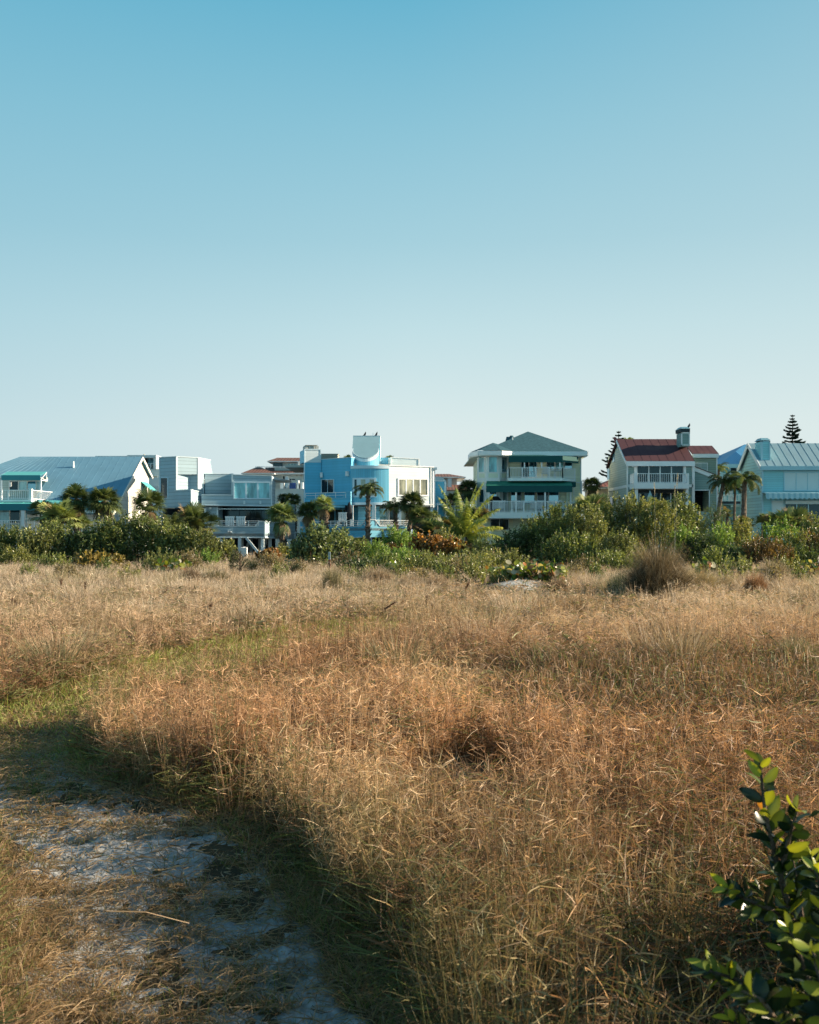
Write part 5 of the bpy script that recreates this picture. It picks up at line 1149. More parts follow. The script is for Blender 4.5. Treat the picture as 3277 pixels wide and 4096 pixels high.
# coconut palm
def coconut():
    Y = 70; rng = np.random.default_rng(31); b = at('D', 130, 1290, Y); foot = Vector((b.x, Y, 0)); t = thing('coconut_palm', 'short coconut palm with long yellow-green fronds left of the pale yellow house', 'palm tree', foot)
    top = foot+Vector((.05, 0, 1.35)); MB().tube([foot, foot+Vector((.02, 0, .6)), top], [.22, .2, .16], 9).build('trunk', M['trunk'], t)
    acc = NP(); core = np.array(top[:])
    S = CROPS['D'][2]/F*Y
    g = rgb(.09, .15, .04); yl = rgb(.46, .48, .10); dr = rgb(.6, .48, .3)
    # azimuth, elevation, length px, bend, colour mix
    fs = [(math.pi, 1.35, 600, .5, .4), (2.6, 1.3, 520, .8, .5), (0.2, 1.45, 620, .6, .8), (-.4, 1.3, 560, .9, .9), (.1, 1.15, 500, 1.15, .7), (0, .85, 430, 1.4, 1.), (-.3, .62, 420, 1.5, .8), (3.3, 1.0, 460, 1.3, .2), (2.9, .6, 380, 1.3, .1),
          (1.4, 1.3, 520, .8, .2), (-1.5, 1.3, 450, 1.2, .6), (.9, 1.0, 480, 1.2, .4), (-1.0, 1.0, 450, 1.3, .9), (-2.2, 1.2, 480, 1.2, .3), (.3, .25, 300, 1.2, 0), (3.0, 1.05, 330, 1.9, -1), (0, 1.5, 560, .45, .6), (1.9, 1.45, 560, .6, .3)]
    for az, e, l, bd, k in fs:
        col = dr if k < 0 else g+(yl-g)*k
        frond(acc, core, az, e, l*S*1.12, bd*.85, col, rng, 54, .62, .03, .6)
    acc.build('crown', M['palm'], t)
coconut()
palmetto('D', 1470, 880, 170, 1100, 68, 'big palmetto with dry hanging fronds right of the pale yellow house', .95, .6, 52, seed=26)
sabal('D', 1480, 650, 110, 1470, 850, 94, 'fan palm rising between the pale yellow house and the beige cottage', .7, .3, seed=27, n=34, tr=.24)
palmetto('D', 1110, 970, 115, 1100, 67, 'dark spiky palmetto at the right end of the lower white balcony', .55, .15, 34, seed=28)
palmetto('D', 1640, 900, 80, 1100, 72, 'small dark palmetto under the beige cottage window', .6, .2, 22, seed=29)
palmetto('E', 620, 1000, 130, 1200, 67, 'sunlit palmetto before the ground terrace of the red-roofed house', 1.05, .8, 34, seed=30, sx=1.6)
palmetto('E', 430, 1020, 90, 1200, 67.5, 'smaller palmetto at the left corner of the red-roofed house', 1.05, .8, 22, seed=32)
feather_palm('G', 690, 985, 195, 680, 1520, 76, 'feather palm with smooth straight grey trunk before the turquoise gable', 1.1, 18, .2, 33, bend=2.2, el=(.2, 1.4), lit=.6, ringed=False)
feather_palm('G', 395, 1010, 165, 380, 1520, 77, 'shaded feather palm left of the straight grey-trunked one', .7, 18, .17, 34, bend=2.2, el=(.2, 1.4), lit=.1, ringed=False)
feather_palm('G', 560, 1090, 120, 575, 1520, 79, 'smallest dark feather palm between the other two, before the white porch', .55, 14, .1, 35, bend=2.2, el=(.2, 1.4), lit=.05, ringed=False)
feather_palm('G', 335, 810, 95, 335, 1200, 91, 'sunlit palm crown peeping left of the bright blue roof house porch', 1.3, 14, .12, 36, bend=2.1, el=(.2, 1.4), lit=.9)
palmetto('G', 430, 1420, 105, 1600, 80, 'small palmetto at the foot of the porch with the lamp', 1., .6, 24, seed=37)
palmetto('G', 640, 1540, 130, 1700, 70, 'low dark palmetto row before the entrance lean-to', .6, .15, 30, seed=38, sx=1.8)
palmetto('G', 970, 1510, 130, 1700, 68, 'medium palmetto at the left corner of the light turquoise house', .85, .4, 34, seed=39)
palmetto('G', 1360, 1545, 270, 1750, 66, 'largest spreading palmetto before the dark windows of the light turquoise house', .85, .5, 70, seed=40, sx=1.3)
sabal('C', 560, 345, 60, 560, 600, 112, 'palm top peeping over the blue parapet left of the drum tower', .9, .4, seed=41, n=20, group='palm tops behind the houses', skirt=0)
sabal('C', 992, 345, 60, 992, 600, 112, 'palm top peeping over the parapet right of the drum tower', .9, .4, seed=42, n=20, group='palm tops behind the houses', skirt=0)
sabal('E', 345, 315, 75, 345, 600, 104, 'palm top peeping over the left end of the dark red roof', 1.1, .8, seed=43, n=22, group='palm tops behind the houses', skirt=0)

def norfolk(c, tx, ty, bx, by, wpx, Y, label, dens=1., seed=1, skew=0.):
    rng = np.random.default_rng(seed); top = at(c, tx, ty, Y); b = at(c, bx, by, Y); foot = Vector((b.x, Y, 0)); Wm = wpx*CROPS[c][2]/F*Y
    t = thing('norfolk_pine', label, 'pine tree', foot, 'tall pines behind the houses')
    MB().tube([foot, foot.lerp(top, .6), top], [.3, .15, .02], 8).build('trunk', M['bark'], t)
    acc = NP(); zv = top.z-b.z; g = rgb(.02, .045, .035); br = MB()
    nw = int(zv/.36)
    for i in range(nw):
        f = (i+.6)/nw; z = top.z-f*zv; ctr = np.array([foot.x+(top.x-foot.x)*(z/top.z), Y, z])
        rl = Wm*(f**.8)*rng.uniform(.8, 1.1)
        for k in range(7):
            az = k*6.283/7+i*.6+rng.uniform(-.15, .15); L = rl*rng.uniform(.75, 1.1)
            az += rng.normal(0, .12); L *= rng.choice([.6, .9, 1, 1.08]); h = np.array([math.cos(az), math.sin(az), 0])
            m = max(8, int(L*46*dens)); tt = np.sort(rng.uniform(.08 if f < .5 else .25, 1, m))
            def pt(t_): t_ = np.asarray(t_)[:, None]; return ctr+h*L*t_+np.array([0, 0, 1.])*(L*(.32*t_**2-.06*t_+.10))
            p0 = pt(tt); sd = np.array([-h[1], h[0], 0]); sg = rng.choice([-1, 1], m)
            dd = nrm(h*rng.uniform(.4, 1, (m, 1))+sd*(sg*rng.uniform(.2, .8, m))[:, None]+np.array([0, 0, 1.])*rng.uniform(-.1, .5, (m, 1)))
            ln = (.16+.20*L/max(Wm, .1))*rng.uniform(.7, 1.2, m)
            p1 = p0+dd*ln[:, None]*.5; p2 = p0+dd*ln[:, None]
            wv = nrm(rng.normal(0, 1, (m, 3)))*.06; cc = g[None]*rng.uniform(.6, 1.7, (m, 1))
            strips(acc, p0, p1, p2, wv, cc, cc, 1.1)
            e = pt(np.array([0., .5, .95])); br.tube([e[0], e[1], e[2]], [.03, .02, .01], 4)
    acc.build('needles', M['needle'], t); br.build('branches', M['bark'], t)
norfolk('G', 1357, 60, 1350, 520, 135, 112, 'dense conical pine behind the silvery roof of the light turquoise house', 3.2, 51)
norfolk('E', 250, 215, 205, 740, 190, 104, 'open leaning pine with tufted branches left of the red-roofed house', 2.2, 52)

# ================================================================== SHRUBS
def leaf_quads(acc, p, d, ln, wd, col, rng, fold=.3):
    """pointed-oval leaves: two triangles each side of the midrib"""
    n = len(p); r = rng.normal(0, 1, (n, 3)); s = nrm(np.cross(d, r)); nn = np.cross(s, d)
    m = p+d*(ln*.5)[:, None]; tip = p+d*ln[:, None]
    l = m+s*(wd*.5)[:, None]+nn*(wd*fold*.5)[:, None]; r_ = m-s*(wd*.5)[:, None]+nn*(wd*fold*.5)[:, None]
    V = np.stack([p, l, tip, r_], 1); T = (np.array([[0, 1, 2], [0, 2, 3]])[None]+4*np.arange(n)[:, None, None]).reshape(-1, 3)
    K = np.repeat(col[:, None], 4, 1); acc.add(V, T, K)
def shrub_thing(nx, ytop_, wpx, ybase, Y, label, cat='shrub', name='shrub', pal='mangrove', leaf=.12, lw=.5, shoot=.58, dens=1., seed=1, group='shrubs between the grass and the houses', deep=None, upb=1.0, rough=.30):
    """nx centre, ytop top, wpx width, ybase: photo measurements at depth Y"""
    rng = np.random.default_rng(seed); k = Y/F; cx_ = (nx-CX)*k; zt_ = EYE+(YH-ytop_)*k; W = wpx*k*.5; D = deep if deep else W*.8
    foot = (cx_, Y, 0); t = thing(name, label, cat, foot, group)
    H_ = max(.3, zt_-shoot*.55); a = rng.uniform(0, 6.283)
    PALS = dict(mangrove=((.045, .085, .028), (.31, .34, .12)), olive=((.08, .10, .035), (.34, .36, .15)), bright=((.10, .18, .04), (.36, .50, .14)), dark=((.025, .05, .025), (.14, .19, .075)),
                grape=((.14, .13, .04), (.42, .30, .10)), orange=((.16, .10, .035), (.48, .24, .09)), brown=((.09, .06, .03), (.26, .17, .07)), yellow=((.11, .14, .04), (.42, .40, .15)), big=((.04, .07, .035), (.30, .36, .18)), dry=((.16, .13, .08), (.36, .30, .18)))
    c0, c1 = map(np.array, PALS[pal])
    area = 2*math.pi*W*H_*.5+math.pi*W*D
    ns = int(area*38*dens*(.45/shoot)**.5*(.1/leaf)**.7)+30
    # shoots on a lumpy dome
    th = rng.uniform(0, 6.283, ns); u = rng.uniform(0, 1, ns)**.75       # u: 0 top .. 1 foot
    lump = 1+rough*(np.sin(th*3+a)+np.sin(th*5+a*2+u*6)*.6+np.sin(u*11+a)*.4)*.6+rng.normal(0, .05, ns)
    inner = rng.uniform(0, 1, ns) < .3; lump = np.where(inner, lump*rng.uniform(.4, .9, ns), lump)
    rr = np.sin(u*math.pi/2)**.6*lump
    zz_ = H_*(np.cos(u*math.pi/2)**.8)*(1+rough*.5*np.sin(th*4+a*3))*np.where(inner, rng.uniform(.6, 1, ns), 1)
    P_ = np.stack([cx_+W*rr*np.cos(th), Y+D*rr*np.sin(th), zz_], 1)
    out = nrm(np.stack([np.cos(th)*np.sin(u*1.5)/W*.8, np.sin(th)*np.sin(u*1.5)/D*.8, np.cos(u*1.5)/H_+.15], 1))
    sd = nrm(out*.8+np.array([0, 0, upb])+rng.normal(0, .28, (ns, 3)))
    sl_ = shoot*rng.uniform(.5, 1.25, ns); nl = max(6, int(sl_.mean()/leaf*5.2))
    tt = rng.uniform(.02, 1, (ns, nl)); base = P_[:, None]+sd[:, None]*(tt*sl_[:, None])[..., None]
    base = base.reshape(-1, 3); n = len(base); dd = nrm(np.repeat(sd, nl, 0)*.55+rng.normal(0, .62, (n, 3)))
    lc = np.clip(.42+.3*np.repeat(fbm(P_[:, 0], P_[:, 2]*1.3+P_[:, 1], 1.7, seed), nl)+.25*(tt.ravel()-.5)+rng.normal(0, .2, n), 0, 1)
    col = c0+(c1-c0)*lc[:, None]; col *= rng.uniform(.75, 1.25, (n, 1))
    sc_ = rng.uniform(.65, 1.25, n)
    leaf = leaf*1.12; col *= .45+1.1*rng.uniform(0, 1, (n, 1))**1.3; acc = NP(); leaf_quads(acc, base, dd, leaf*sc_, leaf*lw*sc_, col, rng)
    acc.build('foliage', M['leaf'], t)
    mb = MB()
    for i in range(min(16, 6+int(W*3))):
        q = P_[rng.integers(ns)]; b0 = (cx_+rng.uniform(-.4, .4)*W, Y+rng.uniform(-.3, .3)*D, -.05)
        mb.tube([b0, (b0[0]*.4+q[0]*.6, b0[1]*.4+q[1]*.6, q[2]*.5), tuple(q)], [.05, .03, .012], 5)
    mb.build('stem', M['bark'], t)
    return t
S = shrub_thing
S(30, 2130, 190, 2285, 57, 'dark green leafy shrub at the far left edge of the hedge', pal='mangrove', seed=101)
S(150, 2128, 150, 2290, 56, 'olive green shrub under the first railing post of the gabled house', pal='olive', seed=102)
S(225, 2112, 190, 2280, 57, 'broad light-tipped shrub right below the big sunlit palmetto', pal='mangrove', seed=103)
S(340, 2145, 150, 2285, 56.5, 'shaded dip in the hedge right of the big sunlit palmetto', pal='dark', seed=104)
S(430, 2098, 170, 2290, 57, 'tall upright shrub in front of the bent palm trunk', pal='mangrove', shoot=.6, seed=105)
S(530, 2085, 170, 2290, 57.5, 'tallest upright shrub before the cream gable', pal='mangrove', shoot=.65, seed=106)
S(625, 2098, 170, 2290, 57, 'bushy shrub between the cream gable and the grey-blue tower', pal='mangrove', shoot=.6, seed=107)
S(715, 2125, 170, 2290, 56.5, 'dense shrub below the dark wide palmetto', pal='mangrove', shoot=.55, seed=108)
S(800, 2140, 140, 2295, 56, 'rounded olive shrub left of the stilts', pal='olive', seed=109)
S(885, 2178, 110, 2270, 57, 'last low shrub of the left hedge, touching the first diagonal brace', pal='olive', seed=110)
S(830, 2208, 62, 2290, 52, 'small bright green bush at the right foot of the left hedge', pal='bright', leaf=.07, seed=111)
S(395, 2222, 190, 2320, 48, 'yellowish sea grape bush in front of the left hedge', pal='grape', leaf=.15, lw=.95, shoot=.3, dens=.8, seed=112, name='sea_grape', cat='sea grape', group='sea grapes with round leaves')
S(60, 2205, 130, 2290, 52, 'low pale green weeds at the left foot of the hedge', pal='yellow', leaf=.08, seed=113)
S(210, 2240, 130, 2300, 50, 'low dark weeds between the left weeds and the yellowish sea grape', pal='mangrove', leaf=.08, seed=114)
S(1075, 2205, 90, 2245, 66, 'red-orange sea grape under the right corner of the stilted deck', pal='orange', leaf=.16, lw=.95, shoot=.3, seed=115, name='sea_grape', cat='sea grape', group='sea grapes with round leaves')
S(1130, 2195, 90, 2250, 67, 'yellow-brown bush below the light-crowned palm', pal='yellow', leaf=.11, seed=116)
S(1262, 2118, 120, 2290, 55, 'tall glossy big-leaved bush just left of the lettered marker post', pal='big', leaf=.15, lw=.6, shoot=.6, seed=117)
S(1215, 2170, 90, 2290, 55.5, 'lower dark bush left of the tall glossy bush', pal='big', leaf=.14, lw=.6, seed=118)
S(1345, 2130, 100, 2290, 56, 'glossy bush behind the marker post with pointed top shoots', pal='big', leaf=.14, lw=.6, shoot=.6, seed=119)
S(1430, 2175, 120, 2280, 57, 'dull green bush below the smallest palmetto', pal='olive', leaf=.1, seed=120)
S(1425, 2250, 120, 2320, 44, 'very dark low shrub in the grass right of the marker post', pal='dark', leaf=.1, seed=121)
S(1395, 2215, 110, 2285, 50, 'leggy greyish bush of dry twigs right of the marker post', pal='dry', leaf=.07, dens=.4, shoot=.5, seed=122)
S(1510, 2182, 100, 2260, 56, 'bright feathery bush in front of the tall slim palm foot', pal='bright', leaf=.08, seed=123)
S(1580, 2128, 110, 2200, 64, 'light green bush under the blue deck right of the slim palm', pal='bright', leaf=.09, seed=124)
S(1632, 2140, 70, 2200, 64.5, 'small light green bush before the thin palm trunk', pal='bright', leaf=.09, seed=125)
S(1560, 2190, 110, 2260, 58, 'reddish-brown bush below the light green bush', pal='brown', leaf=.11, lw=.8, seed=126)
S(1610, 2205, 120, 2300, 47, 'vivid green rounded bush in the centre of the shrub belt', pal='bright', leaf=.07, shoot=.35, dens=1.3, seed=127)
S(1720, 2155, 150, 2240, 57, 'orange-leaved sea grape mass below the thick palm trunk', pal='orange', leaf=.16, lw=.95, shoot=.32, dens=1.1, seed=128, name='sea_grape', cat='sea grape', group='sea grapes with round leaves')
S(1800, 2172, 130, 2250, 56, 'orange-brown sea grape mass left of the coconut palm foot', pal='orange', leaf=.16, lw=.95, shoot=.32, dens=1.1, seed=129, name='sea_grape', cat='sea grape', group='sea grapes with round leaves')
S(1865, 2205, 110, 2265, 55, 'fading orange and green sea grape below the coconut palm', pal='grape', leaf=.15, lw=.95, shoot=.32, seed=130, name='sea_grape', cat='sea grape', group='sea grapes with round leaves')
S(1785, 2130, 55, 2200, 62, 'yellow-green upright bush between the thick palm trunk and the coconut palm', pal='yellow', leaf=.09, seed=131)
S(1815, 2160, 70, 2220, 61, 'lower yellow-green bush left of the coconut palm', pal='yellow', leaf=.09, seed=132)
S(1945, 2172, 150, 2250, 63, 'low dark leafy undergrowth right of the coconut palm foot', pal='dark', leaf=.14, lw=.3, seed=133)
S(1905, 2222, 190, 2300, 48, 'sparse olive brush with pale leaves below the coconut palm', pal='olive', leaf=.08, dens=.65, seed=134)
S(1990, 2225, 140, 2295, 49, 'pinkish dry-leaved brush left of the dark hedge foot', pal='dry', leaf=.08, dens=.55, seed=135)
S(1755, 2245, 200, 2310, 46, 'grey-green scraggly brush below the orange sea grapes', pal='olive', leaf=.08, dens=.5, seed=136)
S(1660, 2290, 90, 2345, 38, 'low green sea grape seedling patch below the vivid green bush', pal='grape', leaf=.15, lw=.95, shoot=.25, dens=.5, seed=137, name='sea_grape', cat='sea grape', group='sea grapes with round leaves')
S(2070, 2140, 150, 2285, 56, 'dark glossy shrub at the left end of the big right hedge', pal='dark', leaf=.12, seed=138)
S(2160, 2092, 170, 2285, 56, 'dark tall shrub below the right end of the white balcony', pal='mangrove', leaf=.1, seed=139)
S(2255, 2055, 180, 2290, 55, 'broad rounded shrub under the big dry-fronded palmetto', pal='mangrove', leaf=.095, seed=140)
S(2350, 2050, 170, 2290, 54, 'light-leaved shrub right of the broad rounded one', pal='olive', leaf=.095, seed=141)
S(2290, 2150, 220, 2310, 50, 'front rounded shrub of the big right hedge above the pale grass', pal='mangrove', leaf=.095, seed=142)
S(2430, 2045, 160, 2280, 56, 'tall yellowish shrub below the left corner of the red-roofed house', pal='yellow', leaf=.09, seed=143)
S(2520, 2012, 180, 2290, 56, 'tall olive shrub below the first white balcony of the red-roofed house', pal='olive', leaf=.09, seed=144)
S(2620, 2035, 180, 2290, 55.5, 'yellow-green shrub behind the tall cordgrass clump', pal='yellow', leaf=.09, seed=145)
S(2720, 2010, 130, 2200, 62, 'green upright shrub before the white corner of the red-roofed house', pal='mangrove', leaf=.11, seed=146)
S(2480, 2150, 170, 2300, 49, 'low light shrub left of the tall cordgrass clump', pal='olive', leaf=.09, seed=147)
S(2770, 2055, 90, 2160, 63, 'second green shrub before the dark garage opening', pal='mangrove', leaf=.11, seed=148)
S(2735, 2130, 110, 2280, 54, 'yellow-green shrub right behind the tall cordgrass clump', pal='bright', leaf=.08, seed=149)
S(2855, 2060, 110, 2230, 60, 'fine-needled dark feathery bush under the shaded feather palm', pal='dark', leaf=.16, lw=.12, shoot=.6, dens=1.5, seed=150, name='casuarina_bush', cat='shrub')
S(2800, 2155, 130, 2290, 53, 'very dark shrub right of the cordgrass clump', pal='dark', leaf=.09, seed=151)
S(2885, 2115, 80, 2230, 55, 'bright green pointed bush below the straight grey palm', pal='bright', leaf=.08, seed=152)
S(2960, 2105, 120, 2240, 56, 'yellow-green bush below the low dark palmetto row', pal='yellow', leaf=.08, seed=153)
S(2900, 2200, 150, 2310, 50, 'dark shaded shrub at the foot of the bright pointed bush', pal='dark', leaf=.09, seed=154)
S(3060, 2170, 170, 2310, 50, 'dark brownish rounded shrub in front of the largest palmetto', pal='brown', leaf=.07, seed=155)
S(3080, 2108, 60, 2200, 54, 'small vivid green pointed bush left of the largest palmetto foot', pal='bright', leaf=.08, seed=156)
S(3145, 2105, 75, 2220, 54.5, 'larger vivid green bush below the largest palmetto', pal='bright', leaf=.08, seed=157)
S(3190, 2145, 120, 2250, 52, 'orange-green shrub near the right edge', pal='yellow', leaf=.07, seed=158)
S(3280, 2150, 130, 2260, 52, 'orange-tinged shrub cut by the right edge', pal='brown', leaf=.07, seed=159)
S(3255, 2085, 130, 2200, 58, 'dark green shrub behind, at the right edge below the patio', pal='mangrove', leaf=.1, seed=160)
S(3190, 2200, 180, 2270, 51, 'low dark shrub base under the orange-green shrub', pal='dark', leaf=.08, seed=161)
S(3000, 2170, 100, 2270, 53, 'mid green shrub between the yellow-green and vivid green bushes', pal='mangrove', leaf=.08, seed=162)
# a few continuing past the right and left frame edges
S(3420, 2110, 220, 2290, 53, 'mid green shrub beyond the right edge of the photo', pal='mangrove', leaf=.1, seed=163)
S(-120, 2120, 220, 2290, 56, 'mid green shrub beyond the left edge of the photo', pal='mangrove', leaf=.1, seed=164)

# low bushes that spill forward into the grass
S(1480, 2262, 70, 2330, 40, 'small dark bush in the grass below the reddish-brown one', pal='dark', leaf=.08, seed=171)
S(1850, 2246, 120, 2330, 40, 'grey-olive twiggy bush below the sparse olive brush', pal='dry', leaf=.07, dens=0.85, seed=172)
S(1910, 2259, 90, 2340, 38, 'low green-brown bush left of the yellow-green sea grape sprig', pal='olive', leaf=.07, dens=1.02, seed=173)
S(2040, 2219, 110, 2300, 46, 'small brownish bush at the foot of the dark hedge end', pal='olive', leaf=.08, dens=1.02, seed=174)
S(2350, 2246, 90, 2330, 41, 'greyish leafless-looking bush in front of the big right hedge', pal='dry', leaf=.06, dens=0.85, seed=175)
S(2860, 2216, 90, 2300, 42, 'small mid green bush right of the cordgrass mounds', pal='mangrove', leaf=.07, dens=1.20, seed=176)
S(2960, 2246, 80, 2320, 38, 'low olive bush left of the feathery grey-tan mound', pal='olive', leaf=.07, dens=1.02, seed=177)
S(1090, 2224, 90, 2300, 46, 'low dry bush in the grass below the red-orange sea grape', pal='dry', leaf=.07, dens=1.02, seed=178)
S(640, 2229, 120, 2320, 44, 'brown and green low bush at the hedge foot, left of the dark dry brush', pal='olive', leaf=.08, dens=1.02, seed=179)
S(750, 2222, 100, 2310, 45, 'dusky dry shrub between the brown low bush and the bright green one', pal='dry', leaf=.07, dens=1.02, seed=180)
S(3150, 2246, 90, 2320, 39, 'small yellow-olive bush right of the feathery grey-tan mound', pal='yellow', leaf=.07, dens=1.02, seed=181)

S(1700, 2225, 190, 2320, 43, 'tangled olive brush in front of the orange-leaved sea grapes', pal='olive', leaf=.08, dens=.8, seed=182)
S(1540, 2235, 120, 2320, 43, 'green and brown brush left of the vivid green rounded bush', pal='mangrove', leaf=.08, dens=.8, seed=183)
S(1930, 2238, 150, 2320, 42, 'straw and olive brush in the grass under the coconut palm', pal='yellow', leaf=.07, dens=.7, seed=184)
S(1790, 2250, 120, 2325, 41, 'reddish dry brush right of the tangled olive brush', pal='olive', leaf=.08, dens=.7, seed=185)
S(2440, 2225, 160, 2310, 45, 'low leafy bush between the hedge and the rush clump', pal='mangrove', leaf=.08, seed=186)
S(3800, 3420, 1250, 4300, 3.6, 'low glossy bush added just outside the lower right frame edge to cast shade', pal='dark', leaf=.065, lw=.5, shoot=.25, dens=1.3, seed=187, group='glossy bushes beside the camera')  # unseen bush added to throw shade over the near grass

for i, (x_, w_, Y_) in enumerate(((120, 60, 40), (260, 80, 37), (420, 60, 41), (520, 70, 36), (1120, 70, 36), (1190, 60, 41), (1400, 70, 36), (1465, 60, 33), (1590, 80, 35), (1690, 70, 34), (1780, 60, 36), (1890, 80, 34), (1990, 60, 33), (2290, 70, 36), (2380, 60, 34), (2900, 60, 33), (2980, 70, 35), (3100, 60, 33), (3200, 70, 34))):
    S(x_, 2135+(EYE-.62-.1*(i % 3))/Y_*F, w_, 2330, Y_, 'small olive weed tuft scattered along the far edge of the grass', cat='weed', name='weed_tuft', pal=('olive', 'dry', 'mangrove', 'yellow')[i % 4], leaf=.055, shoot=.3, dens=.8, seed=500+i, group='small weed tufts at the far edge of the grass')

# sea grapes in the open grass: stems with large round leaves
def sea_grape(nx, ytop_, wpx, ybase, Y, label, n, seed):
    rng = np.random.default_rng(seed); k = Y/F; cx_ = (nx-CX)*k; zt_ = EYE+(YH-ytop_)*k; W = wpx*k/2
    t = thing('sea_grape', label, 'sea grape', (cx_, Y, 0), 'sea grapes with round leaves'); mb = MB(); acc = NP()
    for i in range(n):
        x = cx_+rng.uniform(-W, W); y = Y+rng.uniform(-.5, .5)*W; z = rng.uniform(.15, 1)*zt_
        mb.tube([(cx_+rng.uniform(-.3, .3)*W, Y, -.05), (x*.6+cx_*.4, y, z*.75), (x, y, z)], [.02, .015, .008], 4)
        m = 5; r_ = rng.uniform(.07, .12, m); nn = nrm(rng.normal(0, 1, (m, 3))+np.array([.3, -.9, .4])); a = nrm(np.cross(nn, rng.normal(0, 1, (m, 3)))); b = np.cross(nn, a)
        c_ = np.array([x, y, z])+rng.normal(0, .12, (m, 3)); K = 9; an = np.arange(K)*6.283/K
        V = c_[:, None]+a[:, None]*(np.cos(an)[None, :, None]*r_[:, None, None])+b[:, None]*(np.sin(an)[None, :, None]*r_[:, None, None])
        V = np.concatenate([c_[:, None]-nn[:, None]*.02, V], 1)
        T = np.array([[0, j+1, (j+1) % K+1] for j in range(K)]); T = (T[None]+(K+1)*np.arange(m)[:, None, None]).reshape(-1, 3)
        pal = np.array([(.10, .17, .04), (.22, .26, .05), (.06, .09, .03), (.38, .36, .26), (.38, .16, .06), (.20, .12, .06), (.45, .42, .34)])[rng.choice(7, m, p=[.25, .2, .15, .12, .1, .1, .08])]
        acc.add(V, T, np.repeat(pal[:, None], K+1, 1))
    mb.build('stem', M['bark'], t); acc.build('foliage', M['nearleaf'], t)
sea_grape(2165, 2262, 190, 2345, 33, 'sea grape with large round green and white-lit leaves above the white sand patch', 60, 201)
sea_grape(2060, 2268, 70, 2335, 36, 'smaller sea grape with pale withered leaves left of the large round-leaved one', 22, 202)
sea_grape(1955, 2285, 60, 2340, 37, 'sea grape sprig with one bright yellow-green leaf left of the sand patch', 16, 203)
sea_grape(2000, 2298, 50, 2340, 36.5, 'tiny sea grape sprig with whitish curled leaves', 10, 204)
sea_grape(2825, 2245, 30, 2300, 33, 'single tall sea grape shoot right of the cordgrass clump', 8, 205)
sea_grape(3245, 2250, 90, 2310, 40, 'yellow-leaved sea grape at the right edge of the grass', 26, 206)
sea_grape(555, 2395, 95, 2440, 28, 'low withered sea grape lying in the left grass', 12, 207)
sea_grape(1570, 2262, 70, 2320, 41, 'orange and green sea grape sprigs below the vivid green bush', 22, 208)
sea_grape(700, 2250, 120, 2310, 43, 'reddish sea grape sprigs before the olive shrubs at left', 30, 209)

# small dead tree and dry sprouts in the grass
def twig_tree(nx, ytop_, ybase, Y, wpx, label, seed, leafy=True):
    rng = np.random.default_rng(seed); k = Y/F; x = (nx-CX)*k; zt_ = EYE+(YH-ytop_)*k
    t = thing('dead_sapling', label, 'sapling', (x, Y, 0), 'thin bare saplings in the grass'); mb = MB(); top = np.array([x+.05, Y, zt_]); mb.tube([(x, Y, -.05), (x+.04, Y, zt_*.5), tuple(top)], [.035, .03, .01], 5)
    acc = NP(); W = wpx*k/2
    for i in range(26):
        f = rng.uniform(.2, .95); a = rng.uniform(0, 6.28); L = W*(1.1-f*.6); b0 = np.array([x+.03, Y, zt_*f]); e = b0+np.array([math.cos(a)*L, math.sin(a)*L, L*rng.uniform(.5, 1.1)])
        mb.tube([tuple(b0), tuple(e)], [.014, .006], 4)
        m = 24 if leafy else 4; tt = rng.uniform(.2, 1, m)[:, None]; p0 = b0+(e-b0)*tt; dd = nrm(rng.normal(0, .6, (m, 3))+nrm(e-b0)); cc = rgb(.05, .065, .03)*rng.uniform(.6, 1.6, (m, 1))
        strips(acc, p0, p0+dd*.06, p0+dd*.13, nrm(rng.normal(0, 1, (m, 3)))*.008, cc, cc)
    mb.build('trunk', M['bark'], t); acc.build('twigs', M['needle'], t)
twig_tree(957, 2208, 2330, 42, 90, 'taller bare sapling with fine twigs in front of the stilts', 211)
twig_tree(930, 2215, 2300, 44, 40, 'thin sapling just left of the taller bare one', 212)
twig_tree(1160, 2275, 2320, 40, 100, 'low fine-twigged sapling in the grass below the light-crowned palm', 213)
# ================================================================== GROUND, PATH, GRASS
# left and right borders of the mown / trodden strip, as (X,Y)
LB = [(-1.1, 2.0), (-1.5, 3.6), (-1.95, 4.7), (-2.55, 5.9), (-3.2, 6.8), (-4.3, 7.8), (-5.2, 9.2), (-5.2, 10.2), (-4.5, 10.9), (-4.0, 11.6), (-3.9, 13.4), (-3.65, 15.6), (-3.2, 17.8), (-2.0, 20.2), (-.5, 21.6), (1.2, 22.2)]
RB_ = [(.5, 2.0), (.08, 3.6), (-.36, 4.8), (-.9, 5.97), (-1.52, 6.97), (-2.4, 7.8), (-3.0, 9.0), (-3.1, 9.8), (-2.45, 11.0), (-1.75, 12.4), (-1.15, 14.2), (-.5, 16.4), (.1, 18.6), (.6, 20.3), (1.7, 21.3)]
def in_poly(x, y, poly):
    px, py = np.array(poly).T; ins = np.zeros(x.shape, bool); j = len(px)-1
    for i in range(len(px)):
        cnd = ((py[i] > y) != (py[j] > y)) & (x < (px[j]-px[i])*(y-py[i])/(py[j]-py[i]+1e-12)+px[i]); ins ^= cnd; j = i
    return ins
PATH = LB+RB_[::-1]
def dist_path(x, y):
    """signed distance: negative inside the strip"""
    P_ = np.array(PATH); Q = np.roll(P_, -1, 0); d = np.full(x.shape, 1e9)
    for a, b in zip(P_, Q):
        ab = b-a; t = np.clip(((x-a[0])*ab[0]+(y-a[1])*ab[1])/(ab@ab), 0, 1)
        d = np.minimum(d, np.hypot(x-a[0]-t*ab[0], y-a[1]-t*ab[1]))
    return np.where(in_poly(x, y, PATH), -d, d)
